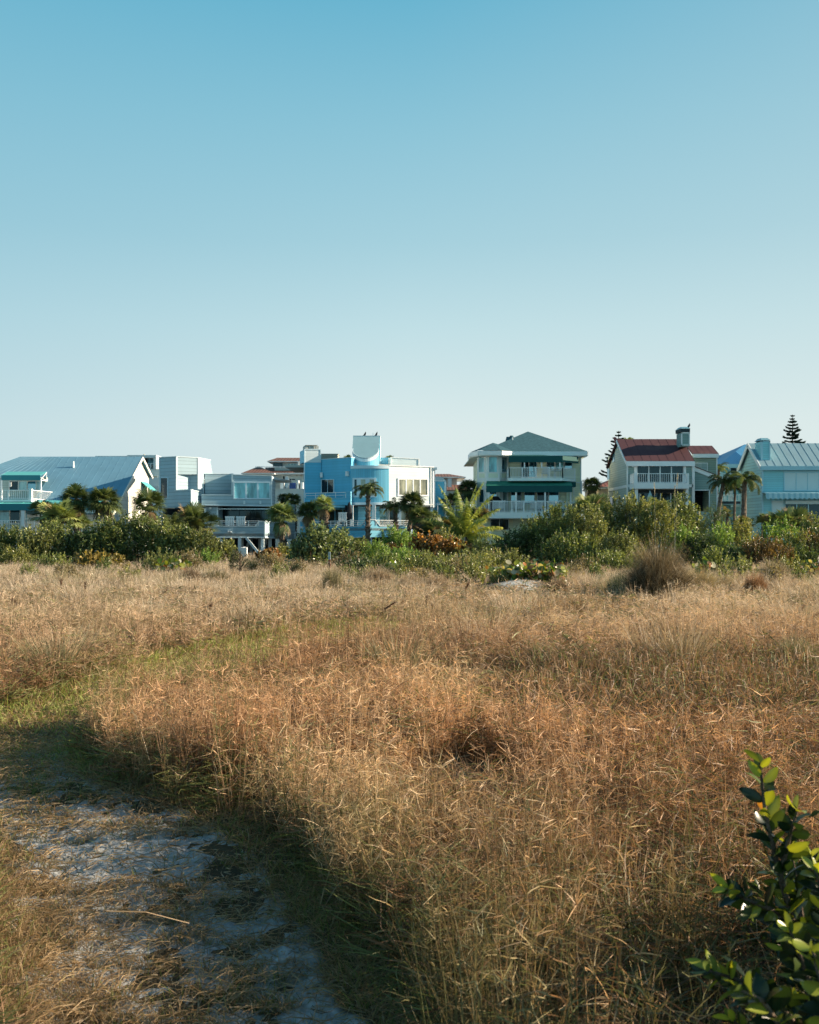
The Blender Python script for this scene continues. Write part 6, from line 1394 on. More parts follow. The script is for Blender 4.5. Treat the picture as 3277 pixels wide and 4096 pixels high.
# ground sheet, fine near the camera, coarse to the horizon
ys = np.concatenate([np.linspace(-8, 0, 9)[:-1], np.linspace(0, 30, 151)[:-1], np.linspace(30, 90, 101)[:-1], np.geomspace(90, 3000, 26)])
xs_ = np.concatenate([-np.geomspace(2600, 60, 16)[:-1], np.linspace(-60, -12, 49)[:-1], np.linspace(-12, 12, 121)[:-1], np.linspace(12, 60, 49)[:-1], np.geomspace(60, 2600, 16)])
X_, Y_ = np.meshgrid(xs_, ys); Z_ = ground_z(X_, Y_)
dp = dist_path(X_, Y_); Z_ = Z_ - .05*np.clip(-dp/.3, 0, 1)
nx_, ny_ = len(xs_), len(ys); I = np.arange(nx_*ny_).reshape(ny_, nx_)
T = np.stack([I[:-1, :-1], I[:-1, 1:], I[1:, 1:], I[1:, :-1]], -1).reshape(-1, 4)
sand = np.clip(1.3*np.exp(-(((X_-3.45)/.62)**2+((Y_-31.2)/1.9)**2))+.35*fbm(X_, Y_*.5, 5, 15)-.25, 0, 1)*(np.hypot(X_-3.45, (Y_-31.2)*.4) < 1.6)
sandc = np.stack([sand, np.clip(1-np.abs(dp)/.4, 0, 1)*0, np.zeros_like(sand)], -1).reshape(-1, 3)
gm = mat('field_soil', (.1, .08, .06), .95, 0, .1)
at_ = nd(gm, 'ShaderNodeAttribute', attribute_name='col'); sp = nd(gm, 'ShaderNodeSeparateColor'); lk(gm, at_.outputs['Color'], sp.inputs[0])
p_ = pos(gm); n1 = noise(gm, p_, 1.3, 5, .65); n2 = noise(gm, p_, 14, 4, .7)
c_ = mixcol(gm, math_n(gm, 'MULTIPLY_ADD', n1, 2.4, -.7, clamp=True), (.045, .038, .025), (.15, .11, .065))
c_ = mixcol(gm, math_n(gm, 'MULTIPLY_ADD', n2, 2, -.6, clamp=True), c_, (.07, .055, .035))
sf = math_n(gm, 'MULTIPLY', sp.outputs[0], math_n(gm, 'MULTIPLY_ADD', n2, 3, -.6, clamp=True))
lk(gm, mixcol(gm, sf, c_, (.62, .62, .60)), gm.node_tree.nodes['Principled BSDF'].inputs['Base Color'])
bp = nd(gm, 'ShaderNodeBump'); bp.inputs['Distance'].default_value = .04; lk(gm, n2, bp.inputs['Height']); lk(gm, bp.outputs[0], gm.node_tree.nodes['Principled BSDF'].inputs['Normal'])
o = npmesh('ground', np.stack([X_, Y_, Z_], -1).reshape(-1, 3), T, sandc, gm); o['kind'] = 'structure'
for p_ in o.data.polygons: pass
# the trodden path: pale sand sheet with footprints and ragged edge
def along(border, s):
    b = np.array(border); L = np.concatenate([[0], np.cumsum(np.hypot(*np.diff(b, axis=0).T))]); t = s*L[-1]
    return np.stack([np.interp(t, L, b[:, 0]), np.interp(t, L, b[:, 1])], -1)
ns_, nw_ = 800, 70
s = np.linspace(0, 1, ns_)**1.6; A_, B_ = along(LB, s), along(RB_, s); wob = .10*fbm(s*40, s*0, 1.2, 17)+.05*fbm(s*40, s*0, 4, 18); B_ = B_+np.stack([wob, 0*wob], -1); A_ = A_+np.stack([wob[::-1], 0*wob], -1); tt = np.linspace(0, 1, nw_)
PX = A_[:, None, 0]*(1-tt)+B_[:, None, 0]*tt; PY = A_[:, None, 1]*(1-tt)+B_[:, None, 1]*tt
edge = np.minimum(tt, 1-tt)[None]*2
PZ = ground_z(PX, PY)-.05*np.clip(edge*3, 0, 1)+.012
bump = .022*fbm(PX*.7, PY, 5.5, 3)+.018*fbm(PX, PY, 16, 4)+.010*fbm(PX, PY, 45, 5)
PZ = PZ+bump*np.clip(edge*4, 0, 1)-.04*np.clip(1-edge/.12, 0, 1)
pn = fbm(PX*.5, PY*1.3, 2.6, 8)*.6+fbm(PX*.6, PY*1.6, 7, 9)*.5
I = np.arange(ns_*nw_).reshape(ns_, nw_); T = np.stack([I[:-1, :-1], I[:-1, 1:], I[1:, 1:], I[1:, :-1]], -1).reshape(-1, 4)
far = np.clip((PY-7.5)/2.5, 0, 1)
def sand_mask(x, y):
    m = .25*fbm(x*.5, y, 2.4, 8)+.5*fbm(x*.38, y*1.25, 12, 12)+.65*fbm(x*.45, y*1.2, 26, 13)+.35*fbm(x, y, 60, 14)
    m = m+.33-1.5*np.clip((y-8.8)/1.5, 0, 1)+.10*np.clip((5.5-y)/2, 0, 1)
    xl = np.interp(y, [q[1] for q in LB[:7]], [q[0] for q in LB[:7]]); xr = np.interp(y, [q[1] for q in RB_[:6]], [q[0] for q in RB_[:6]]); t = (x-xl)/np.maximum(xr-xl, .1)
    return m-.8*np.clip((.20-t)/.20, 0, 1)-.6*np.clip((t-.88)/.12, 0, 1)
sandy = np.clip(sand_mask(PX, PY)*1.15+.5, 0, 1)
pm = mat('path_sand', (.5, .5, .5), .95, 0, .1)
at_ = nd(pm, 'ShaderNodeAttribute', attribute_name='col'); sp = nd(pm, 'ShaderNodeSeparateColor'); lk(pm, at_.outputs['Color'], sp.inputs[0])
n1 = noise(pm, pos(pm), 30, 5, .7); n2 = noise(pm, mapped(pm, pos(pm), (.6, 1, 1)), 24, 5, .7); n3 = noise(pm, pos(pm), 110, 3, .7)
cs = mixcol(pm, math_n(pm, 'MULTIPLY_ADD', n1, 2.2, -.6, clamp=True), (.20, .21, .22), (.50, .52, .53))
cs = mixcol(pm, math_n(pm, 'MULTIPLY_ADD', n3, 4, -2.3, clamp=True), cs, (.12, .11, .09))
cl = mixcol(pm, n1, (.15, .14, .115), (.36, .345, .30))
ff = math_n(pm, 'ADD', sp.outputs[0], math_n(pm, 'MULTIPLY_ADD', n2, 3.4, -1.75), clamp=True)
gsoil = mixcol(pm, n2, (.045, .038, .025), (.15, .11, .065)); lk(pm, mixcol(pm, sp.outputs[1], gsoil, mixcol(pm, ff, cl, cs)), pm.node_tree.nodes['Principled BSDF'].inputs['Base Color'])
bp = nd(pm, 'ShaderNodeBump'); bp.inputs['Distance'].default_value = .012; bp.inputs['Strength'].default_value = .8; lk(pm, n1, bp.inputs['Height']); lk(pm, bp.outputs[0], pm.node_tree.nodes['Principled BSDF'].inputs['Normal'])
o = npmesh('path', np.stack([PX, PY, PZ], -1).reshape(-1, 3), T, np.stack([sandy, np.clip((edge-.06)/.14+.4*fbm(PX, PY, 20, 19), 0, 1)+0*PX, sandy], -1).reshape(-1, 3), pm); o['kind'] = 'structure'
for q_ in o.data.polygons: q_.use_smooth = True

def scatter(y0, y1, dens, mgL, mgR, rng):
    """random points in the visible wedge plus side margins"""
    half = lambda y: .415*y
    n = int(dens*(.415*(y1**2-y0**2)+(mgL+mgR)*(y1-y0))*1.35); ymx = y1
    y = np.sqrt(rng.uniform(y0**2, y1**2, n)); x = rng.uniform(-1, 1, n)
    x = np.where(x < 0, x*(.415*y+mgL), x*(.415*y+mgR)); keep = rng.uniform(0, 1, n) < .75
    return x[keep], y[keep]
PAL_RED = (rgb(.22, .115, .055), rgb(.90, .57, .34))
PAL_TAN = (rgb(.30, .20, .11), rgb(.86, .68, .44))
PAL_PALE = (rgb(.44, .33, .23), rgb(.93, .78, .62))
PAL_GRN = (rgb(.07, .09, .03), rgb(.22, .24, .085))
def meadow(name, y0, y1, tufts, per, wd, sprays, rng, hh=.6, spread=.09, mg=(1.2, 2.5), label='', root=.3):
    acc = NP()
    tx, ty = scatter(y0, y1, tufts, mg[0], mg[1], rng)
    # the trodden edge is thicker
    ex, ey = scatter(y0, y1, tufts*1.2, mg[0], mg[1], rng); ed = dist_path(ex, ey); ek = (ed > .05) & (ed < .6) & (ex > -3.2); tx, ty = np.concatenate([tx, ex[ek]]), np.concatenate([ty, ey[ek]])
    d = dist_path(tx, ty)+fbm(tx, ty, 3.2, 21)*.16
    keep = d > .10
    # a low swale on the right with its shade painted in, and the bare rise
    sw = np.exp(-(((ty-(11.3+.12*tx))/2.0)**2)**2)*np.clip((tx-.6)/.8, 0, 1)
    keep &= (rng.uniform(0, 1, len(tx)) > sw*.9)
    bare = np.exp(-(((tx-3.55)/1.25)**2+((ty-31.)/3.)**2)**2)+np.exp(-(((tx-6)/4.5)**2+((ty-33.5)/1.3)**2)**2)*.7+np.exp(-(((tx-2.0)/2.2)**2+((ty-33.5)/1.2)**2)**2)*.6
    keep &= rng.uniform(0, 1, len(tx)) > bare*1.3
    keep &= ~((tx > -12.5) & (ty > 80))
    gap = fbm(tx, ty, 1.5, 31)+.5*fbm(tx, ty, 4.5, 32)
    keep &= (gap > -.58+rng.uniform(-.3, .15, len(tx)))
    tx, ty, d, sw = tx[keep], ty[keep], d[keep], sw[keep]
    nt = len(tx); hv = hh*(1+.28*fbm(tx, ty, .9, 41)+.20*fbm(tx, ty, 3, 42))*rng.choice([.62, .95, 1.0, 1.25], nt)
    left = (tx < -.6) & (ty < 9) & (d > 0) & in_poly(tx, ty, [(-9, 1), (-.6, 1), (-1.0, 3.6), (-1.5, 4.7), (-2.15, 5.9), (-2.85, 6.8), (-4.1, 7.8), (-9, 9.0)])
    hv = np.where(left, hv*.17, hv); hv *= np.clip(.8+d*1.6, .6, 1)*(1-.45*sw)
    hv *= 1-.55*np.exp(-(((tx-3.4)/2.2)**2+((ty-27.5)/4.)**2)**2)
    hv *= (1+.25*np.exp(-((ty-(14.1+.12*tx))/.9)**2)*(tx > .6))*(1-.42*np.exp(-((ty-9.3)/1.3)**2)*np.clip((tx-.5)/.6, 0, 1))
    # fine grass lower just before the distant shrubs
    tone = np.clip(.5+.35*fbm(tx, ty, .55, 51)+.25*fbm(tx, ty, 2.2, 52)+rng.normal(0, .14, nt), 0, 1)
    far_ = np.clip((ty-11)/14, 0, 1)[:, None]
    c0 = PAL_RED[0]*(1-far_)+PAL_PALE[0]*far_; c1 = PAL_RED[1]*(1-far_)+PAL_PALE[1]*far_
    yel = np.clip(fbm(tx, ty, 1.1, 61)*1.0, 0, 1)[:, None]; c0 = c0*(1-yel)+PAL_TAN[0]*yel; c1 = c1*(1-yel)+PAL_TAN[1]*yel
    gw = np.clip(1.0-d/.6, 0, 1)*.6+np.clip(fbm(tx, ty, .8, 71)-.4, 0, 1)*.7+sw*.4+np.clip((6.0-ty)/2.4, 0, 1)*.62  # last term greens the nearest grass, its darkness standing for shade
    gw = np.clip(gw, 0, 1)
    greenish = rng.uniform(0, 1, nt) < gw
    gm_ = greenish[:, None]*rng.uniform(.35, 1, (nt, 1))
    c0 = c0*(1-gm_)+PAL_GRN[0]*gm_; c1 = c1*(1-gm_)+PAL_GRN[1]*gm_
    k = rng.poisson(per, nt).clip(3); idx = np.repeat(np.arange(nt), k); n = len(idx)
    r_ = spread*np.sqrt(rng.uniform(0, 1, n))*rng.uniform(.6, 1.6, nt)[idx]; a = rng.uniform(0, 6.283, n)
    bx, by = tx[idx]+r_*np.cos(a), ty[idx]+r_*np.sin(a)
    base = np.stack([bx, by, ground_z(bx, by)-.02], 1)
    wind = fbm(tx, ty, .7, 81)*.25
    az = a+rng.normal(0, .9, n); h = hv[idx]*rng.uniform(.45, 1.15, n)
    lean = np.abs(rng.normal(.06, .13, n))+r_/spread*.08; curl = np.abs(rng.normal(.0, .10, n))*(rng.uniform(0, 1, n) < .35)
    v = np.clip(tone[idx]+rng.normal(0, .30, n), 0, 1.05)[:, None]
    col = c0[idx]*(1-v)+c1[idx]*v
    col = col*(1-.66*sw[idx])[:, None]  # stems dimmed along the swale to paint its band of shadow
    w_ = wd*rng.uniform(.5, 1.4, n)
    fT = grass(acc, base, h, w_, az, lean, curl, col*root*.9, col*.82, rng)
    # bristly star-shaped sprays at the nodes of each stem
    for s_ in range(sprays):
        if s_ % 3 == 0: t_ = rng.uniform(.35, 1.0, n)
        sel = rng.uniform(0, 1, n) < .88
        p0 = fT(t_)[sel]; m = len(p0); L = (rng.uniform(.035, .13, m)*(1.0+.012*ty[idx][sel]))
        dirn = nrm(rng.normal(0, 1, (m, 3))*np.array([1, 1, .6])+np.array([0, 0, .5]))
        p1 = p0+dirn*L[:, None]*.5; p2 = p1+dirn*L[:, None]*.5+np.stack([rng.normal(0, .08, m)*L, rng.normal(0, .08, m)*L, -rng.uniform(0, .12, m)*L], 1)
        fa = nrm(rng.normal(0, 1, (m, 3))); cc = (col[sel]*rng.uniform(.6, 1.35, (m, 1)))
        strips(acc, p0, p1, p2, fa*(w_[sel]*.42)[:, None], cc*.8, cc*1.1, .8)
    o = acc.build(name, M['grass']); tag(o, label, 'grass', None, 'stuff'); return o
g = np.random.default_rng(5)
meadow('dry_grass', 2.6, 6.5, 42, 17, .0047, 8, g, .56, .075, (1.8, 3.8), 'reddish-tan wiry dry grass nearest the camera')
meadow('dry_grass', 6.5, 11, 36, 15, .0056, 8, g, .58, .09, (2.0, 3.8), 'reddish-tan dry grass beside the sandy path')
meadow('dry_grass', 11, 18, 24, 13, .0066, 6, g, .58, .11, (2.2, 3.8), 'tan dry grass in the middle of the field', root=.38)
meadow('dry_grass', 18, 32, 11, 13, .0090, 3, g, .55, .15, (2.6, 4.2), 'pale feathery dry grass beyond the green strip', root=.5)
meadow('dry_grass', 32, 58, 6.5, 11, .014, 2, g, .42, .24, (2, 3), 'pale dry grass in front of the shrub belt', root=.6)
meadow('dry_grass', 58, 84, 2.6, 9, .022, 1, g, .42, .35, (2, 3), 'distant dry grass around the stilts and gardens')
def thatch(y0, y1, dens, wd, rng, label):
    """lower tangle of lying stems that closes the gaps"""
    x, y = scatter(y0, y1, dens, 1.8, 3.8, rng); d = dist_path(x, y)+fbm(x, y, 3.2, 21)*.16; kp = (d > .05) & (fbm(x, y, 1.5, 31)+.5*fbm(x, y, 4.5, 32) > -.6); x, y, d = x[kp], y[kp], d[kp]; n = len(x)
    low = (x < -.6) & in_poly(x, y, [(-9, 1), (-.6, 1), (-1.0, 3.6), (-1.5, 4.7), (-2.15, 5.9), (-2.85, 6.8), (-4.1, 7.8), (-9, 9.0)])
    zz = .40*rng.uniform(0, 1, n)**1.4*np.where(low, .2, 1)*np.clip(.5+d*1.5, .1, 1)*(1-.4*np.clip(-fbm(x, y, 1.5, 31), 0, 1))
    p0 = np.stack([x, y, ground_z(x, y)+zz], 1); a = rng.uniform(0, 6.283, n); L = rng.uniform(.08, .30, n)
    dv = nrm(np.stack([np.cos(a), np.sin(a), rng.normal(.15, .35, n)], 1)); p1 = p0+dv*(L*.5)[:, None]; p2 = p1+nrm(dv+rng.normal(0, .25, (n, 3)))*(L*.5)[:, None]
    v = rng.uniform(0, 1, (n, 1)); fy = np.clip((y[:, None]-9)/14, 0, 1); col = (rgb(.08, .045, .028)*(1-v)+rgb(.34, .21, .12)*v)*(1-fy)+fy*(rgb(.22, .15, .09)*(1-v)+rgb(.6, .45, .31)*v); swt = np.exp(-(((y-(11.2+.12*x))/1.75)**2)**2)*np.clip((x-.9)/.8, 0, 1); zz = zz*(1-.8*swt); p0[:, 2] = ground_z(x, y)+zz
    gsel = (rng.uniform(0, 1, n) < .25+.5*np.clip(1-d/.5, 0, 1)); col[gsel] = (PAL_GRN[0]*(1-v)+PAL_GRN[1]*v)[gsel]
    acc = NP(); strips(acc, p0, p1, p2, nrm(np.cross(dv, rng.normal(0, 1, (n, 3))))*wd*.5, col, col*1.1, 1)
    tag(acc.build('grass_thatch', M['grass']), label, 'grass', None, 'stuff')
thatch(2.6, 7, 3600, .0048, g, 'tangled dead stems lying low near the camera')
thatch(7, 14, 1500, .008, g, 'tangled dead stems lying low in the middle field')
thatch(14, 30, 260, .018, g, 'tangled dead stems lying low in the far field')

def turf(name, y0, y1, dens, wd, hh, rng, label, patch=0., only='path'):
    """short living grass creeping over the path in mats"""
    x, y = scatter(y0, y1, dens, .8, .3, rng); d = dist_path(x, y)
    low = in_poly(x, y, [(-9, 1), (-.6, 1), (-1.0, 3.6), (-1.5, 4.7), (-2.15, 5.9), (-2.85, 6.8), (-4.1, 7.8), (-9, 9.0)])
    pn = -sand_mask(x, y)+.12*fbm(x, y, 12, 92)
    farr = np.clip((y-7.0)/2.0, 0, 1); edge_ = np.clip(1-(-d)/.35, 0, 1)
    thr = .22-1.7*farr-.6*edge_
    kp = (d < .15) & (pn > -.02+rng.normal(0, .26, len(x))-farr)
    kp |= low & (pn > -.28+rng.normal(0, .2, len(x)))
    rim = (d > -.13+.16*fbm(x, y, 7, 95)) & (d < .25) & (rng.uniform(0, 1, len(x)) < .7); kp |= rim
    x, y, pn, d, low, farr = x[kp], y[kp], pn[kp], d[kp], low[kp], farr[kp]; n = len(x)
    az = rng.uniform(0, 6.283, n); h = hh*rng.uniform(.4, 1.5, n)*np.where(low, 1.15, 1)*np.where((d > -.15), 1.7, 1); lean = rng.uniform(.1, 1.1, n); curl = rng.uniform(0, .5, n)
    v = rng.uniform(0, 1, (n, 1)); gcol = (rgb(.08, .11, .025)*(1-v)+rgb(.32, .37, .10)*v)*(1+.6*farr[:, None]); dcol = rgb(.22, .14, .07)*(1-v)+rgb(.5, .36, .20)*v
    pg_ = .42+.3*fbm(x, y, 2.1, 93)+.25*farr-.10*low; gs_ = rng.uniform(0, 1, n) < pg_; col = np.where(gs_[:, None], gcol, dcol)
    base = np.stack([x, y, ground_z(x, y)-.045], 1); acc = NP()
    grass(acc, base, h+.02, wd*rng.uniform(.6, 1.5, n), az, lean, curl, col*.6, col, rng)
    # runners lying flat
    m = int(n*.25); sel = rng.integers(0, n, m); p0 = base[sel]+np.array([0, 0, .045]); a = rng.uniform(0, 6.283, m); L = rng.uniform(.05, .22, m)
    dv = np.stack([np.cos(a), np.sin(a), np.zeros(m)], 1); p1 = p0+dv*(L*.5)[:, None]+np.array([0, 0, .02]); p2 = p0+dv*L[:, None]
    cc = dcol[sel]*.9; strips(acc, p0, p1, p2, nrm(np.cross(dv, rng.normal(0, 1, (m, 3))))*wd*.5, cc, cc, 1)
    # loose straw and leaf litter lying on the sand
    lx, ly = scatter(y0, y1, dens*.16, .8, .3, rng); ld_ = dist_path(lx, ly) < 0; lx, ly = lx[ld_], ly[ld_]; m = len(lx); a = rng.uniform(0, 6.283, m); L = rng.uniform(.015, .11, m)
    dv = np.stack([np.cos(a), np.sin(a), rng.normal(0, .12, m)], 1); p0 = np.stack([lx, ly, ground_z(lx, ly)-.012+rng.uniform(0, .02, m)], 1); v = rng.uniform(0, 1, (m, 1)); cc = rgb(.10, .07, .04)*(1-v)+rgb(.5, .38, .24)*v
    strips(acc, p0, p0+dv*(L*.5)[:, None], p0+dv*L[:, None], nrm(np.cross(dv, rng.normal(0, 1, (m, 3))))*wd*.6, cc, cc, 1)
    tag(acc.build(name, M['grass']), label, 'grass', None, 'stuff')
turf('short_grass', 2.6, 5.5, 9500, .0034, .055, g, 'mats of short green and straw grass on the near sandy path')
turf('short_grass', 5.5, 9.5, 3400, .0052, .06, g, 'mats of short grass on the shaded middle of the path')
turf('short_grass', 9.5, 22.5, 1600, .010, .10, g, 'strip of short green grass where the path bends away')

def fans():
    """feathery bunches that give the far field its relief"""
    rng = np.random.default_rng(90); x, y = scatter(12.5, 50, .42, 2, 3, rng); d = dist_path(x, y); kp = (d > .5) & ~((np.abs(x-3.5) < 1.6) & (np.abs(y-29.5) < 5)); x, y = x[kp], y[kp]; nt = len(x)
    R0 = rng.uniform(.18, .5, nt)*np.clip(.7+y/60, 0, 1.3); Hh = rng.uniform(.55, .92, nt)*np.clip(1.1-y/140, .7, 1); tone = rng.uniform(0, 1, nt)
    k = np.clip((260-3.2*y), 110, 260).astype(int); idx = np.repeat(np.arange(nt), k); n = len(idx); a = rng.uniform(0, 6.283, n); r_ = R0[idx]*np.sqrt(rng.uniform(0, 1, n))*.6
    bx, by = x[idx]+r_*np.cos(a), y[idx]+r_*np.sin(a); base = np.stack([bx, by, ground_z(bx, by)-.02], 1)
    h = Hh[idx]*rng.uniform(.5, 1.1, n); v = np.clip(tone[idx]*.7+rng.normal(.2, .25, n), 0, 1)[:, None]
    far_ = np.clip((by-11)/14, 0, 1)[:, None]; c = rgb(.26, .19, .11)*(1-v)+(rgb(.90, .74, .52)*(1-far_)+rgb(.95, .80, .64)*far_)*v
    gs = (rng.uniform(0, 1, nt) < .25)[idx]; c[gs] = (rgb(.15, .16, .07)*(1-v)+rgb(.55, .50, .30)*v)[gs]
    w_ = np.clip(.0055+by*.00022, 0, .014)
    acc = NP(); grass(acc, base, h, w_, a+rng.normal(0, .5, n), .15+r_/R0[idx]*.5, rng.uniform(0, .35, n), c*.22, c, rng)
    tag(acc.build('bunch_grass', M['grass']), 'feathery pale bunches of grass across the middle and far field', 'grass', None, 'stuff')
fans()
def stalks():
    """long bent pale culms standing out of the near grass"""
    acc = NP(); rng = np.random.default_rng(77); x, y = scatter(3.2, 11, 3.0, .5, 1, rng); d = dist_path(x, y); kp = d > .0; x, y, d = x[kp], y[kp], d[kp]; n = len(x)
    base = np.stack([x, y, ground_z(x, y)], 1); az = rng.uniform(0, 6.283, n); h = rng.uniform(.4, .85, n)
    v = rng.uniform(0, 1, (n, 1)); col = rgb(.3, .2, .11)*(1-v)+rgb(.68, .52, .36)*v
    d_ = np.stack([np.cos(az), np.sin(az), np.zeros(n)], 1); lean = rng.uniform(.2, .9, n); curl = rng.uniform(0, .9, n); pts = []
    K = 7
    for i in range(K+1):
        t = i/K; pts.append(base+d_*((lean*t+curl*t*t)*h)[:, None]*.7+np.array([0, 0, 1.])*(h*(t-.35*lean*t*t-.55*curl*t**3))[:, None])
    for i in range(K):
        a, b = pts[i], pts[i+1]; s_ = nrm(np.cross(b-a, rng.normal(0, 1, (1, 3))))*(.0032*(1-.5*i/K)); 
        V = np.stack([a-s_, a+s_, b+s_, b-s_], 1); T_ = (np.array([[0, 1, 2], [0, 2, 3]])[None]+4*np.arange(n)[:, None, None]).reshape(-1, 3); acc.add(V, T_, np.repeat(col[:, None], 4, 1))
    tag(acc.build('grass_culms', M['grass']), 'long bent pale culms rising out of the near dry grass', 'grass', None, 'stuff')
stalks()

# ------------------------------------------------------------------ single clumps one can point at
def clump(nx, ytop_, wpx, ybase, label, pal, n, seed, arch=1., Y=None, wd=.008, dark=.3, peak=.45, br=.62, group='grass clumps in the field'):
    rng = np.random.default_rng(seed); Y = Y or EYE*F/(ybase-YH); k = Y/F; cx_ = (nx-CX)*k; H_ = EYE+(YH-ytop_)*k; W = wpx*k/2
    z0 = float(ground_z(cx_, Y)); t = thing('grass_clump', label, 'grass clump', (cx_, Y, z0-.02), group)
    acc = NP(); a = rng.uniform(0, 6.283, n); r_ = W*br*np.sqrt(rng.uniform(0, 1, n)); x = cx_+r_*np.cos(a); y = Y+r_*np.sin(a)*.8; base = np.stack([x, y, np.full(n, z0-.02)], 1)
    out = np.stack([np.cos(a), np.sin(a), np.zeros(n)], 1); az = rng.normal(0, .5, n); ca, sa = np.cos(az), np.sin(az); dirv = np.stack([out[:, 0]*ca-out[:, 1]*sa, out[:, 0]*sa+out[:, 1]*ca, np.zeros(n)], 1)
    h = (H_-z0)*1.25*(1-peak*(r_/(W*br))**1.1)*rng.uniform(.75, 1.12, n); reach = (W*.45+.12*H_*rng.uniform(.2, 1, n))*arch*rng.uniform(.5, 1.2, n)
    c0, c1 = pal; K = 5; pts = []
    for i in range(K+1):
        s_ = i/K; pts.append(base+dirv*(reach*s_**1.8)[:, None]+np.array([0, 0, 1.])*(h*(1.25*s_-.35*s_**3*(.4+arch*rng.uniform(.4, 1.2, n))-.05))[:, None])
    v = rng.uniform(0, 1, (n, 1))**1.3; col = c0*(1-v)+c1*v
    for i in range(K):
        A1, B1 = pts[i], pts[i+1]; s0 = nrm(np.cross(B1-A1, np.array([[0, 0, 1.]])+rng.normal(0, .3, (n, 3))))*wd*.5; f0_, f1_ = 1-.75*i/K, 1-.75*(i+1)/K
        V = np.stack([A1-s0*f0_, A1+s0*f0_, B1+s0*f1_, B1-s0*f1_], 1); T_ = (np.array([[0, 1, 2], [0, 2, 3]])[None]+4*np.arange(n)[:, None, None]).reshape(-1, 3)
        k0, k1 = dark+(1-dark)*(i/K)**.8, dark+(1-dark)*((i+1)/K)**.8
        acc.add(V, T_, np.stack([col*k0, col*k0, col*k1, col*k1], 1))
    acc.build('blades', M['grass'], t)
    ac2 = NP(); m = n//3; aa = rng.uniform(0, 6.283, m); rr = W*.5*np.sqrt(rng.uniform(0, 1, m)); b2 = np.stack([cx_+rr*np.cos(aa), Y+rr*np.sin(aa)*.8, np.full(m, z0)], 1)
    grass(ac2, b2, H_*rng.uniform(.3, .62, m), np.full(m, wd*1.3), aa, rng.uniform(0, .5, m), rng.uniform(0, .6, m), np.repeat(c0[None]*.35, m, 0), np.repeat(c0[None]*.7, m, 0), rng)
    ac2.build('dead_thatch', M['grass'], t); return t
PG = (rgb(.10, .08, .05), rgb(.44, .36, .23))
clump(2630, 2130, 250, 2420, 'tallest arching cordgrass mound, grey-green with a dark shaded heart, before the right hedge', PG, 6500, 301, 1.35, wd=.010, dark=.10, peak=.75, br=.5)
clump(2480, 2290, 150, 2405, 'spiky blue-green rush clump at the left foot of the tallest mound', (rgb(.05, .08, .05), rgb(.2, .24, .15)), 700, 302, .4, wd=.010)
clump(2790, 2262, 170, 2400, 'pale yellowish grass mound touching the tallest mound on its right', (rgb(.28, .23, .12), rgb(.62, .53, .33)), 2400, 303, 1., wd=.009)
clump(2890, 2290, 110, 2390, 'soft pale grass mound between the tallest mound and the brown one', (rgb(.3, .25, .16), rgb(.62, .53, .37)), 1400, 304, 1., wd=.010)
clump(3022, 2290, 110, 2408, 'rusty brown upright grass tuft with a dark left side', (rgb(.2, .11, .06), rgb(.46, .28, .16)), 1500, 305, .7, wd=.009)
clump(3095, 2232, 130, 2350, 'feathery grey-tan grass mound behind the rusty brown tuft', (rgb(.26, .22, .14), rgb(.56, .48, .35)), 1700, 306, .9, wd=.012)
clump(1330, 2262, 90, 2400, 'green-tinged grass clump leaning in front of the lettered marker post', (rgb(.14, .14, .08), rgb(.44, .40, .24)), 1100, 307, .9, wd=.009)
clump(1510, 2258, 150, 2372, 'fluffy pale grass mound below the dark low shrub', (rgb(.28, .22, .15), rgb(.62, .5, .37)), 1700, 308, .9, wd=.011)
clump(1640, 2290, 110, 2380, 'dark-hearted pale grass mound right of the fluffy one', (rgb(.26, .2, .13), rgb(.58, .46, .33)), 1100, 309, .8, wd=.011)
clump(1750, 2290, 120, 2385, 'pale grass mound in front of the seedling sea grapes', (rgb(.28, .21, .14), rgb(.6, .47, .33)), 1200, 310, .8, wd=.011)
clump(2230, 2305, 90, 2395, 'dusky grass clump below the large round-leaved sea grape', (rgb(.17, .13, .09), rgb(.48, .37, .26)), 900, 311, .8, wd=.010)
clump(860, 2275, 150, 2345, 'olive-green soft grass clump left of the bare sapling', (rgb(.12, .12, .06), rgb(.36, .32, .18)), 1100, 312, .7, wd=.012)
clump(1010, 2230, 60, 2300, 'small bright green grass tuft right of the bare sapling', (rgb(.07, .11, .04), rgb(.22, .26, .1)), 500, 313, .8, wd=.012)
clump(760, 2262, 110, 2350, 'dark dry brush clump in the left grass below the hedge', (rgb(.14, .1, .07), rgb(.42, .32, .22)), 900, 314, .7, wd=.012)
clump(2175, 2560, 170, 2700, 'green-based tussock left on the near edge of the dark swale', (rgb(.16, .16, .08), rgb(.5, .42, .26)), 900, 315, .9, wd=.006)
clump(2760, 2545, 200, 2690, 'large green-based tussock in the dark swale', (rgb(.13, .14, .07), rgb(.46, .4, .25)), 1400, 316, .9, wd=.006)
clump(3180, 2540, 200, 2700, 'green tussock at the right edge of the dark swale', (rgb(.12, .14, .06), rgb(.42, .38, .22)), 1400, 317, .9, wd=.006)
clump(1240, 2560, 150, 2660, 'bluish grass tuft at the far end of the green strip', (rgb(.16, .17, .1), rgb(.48, .44, .3)), 800, 318, .9, wd=.006)
clump(2270, 2350, 120, 2392, 'low grey spreading ground plant right of the white sand', (rgb(.2, .2, .14), rgb(.5, .48, .36)), 900, 319, 1.4, wd=.011)

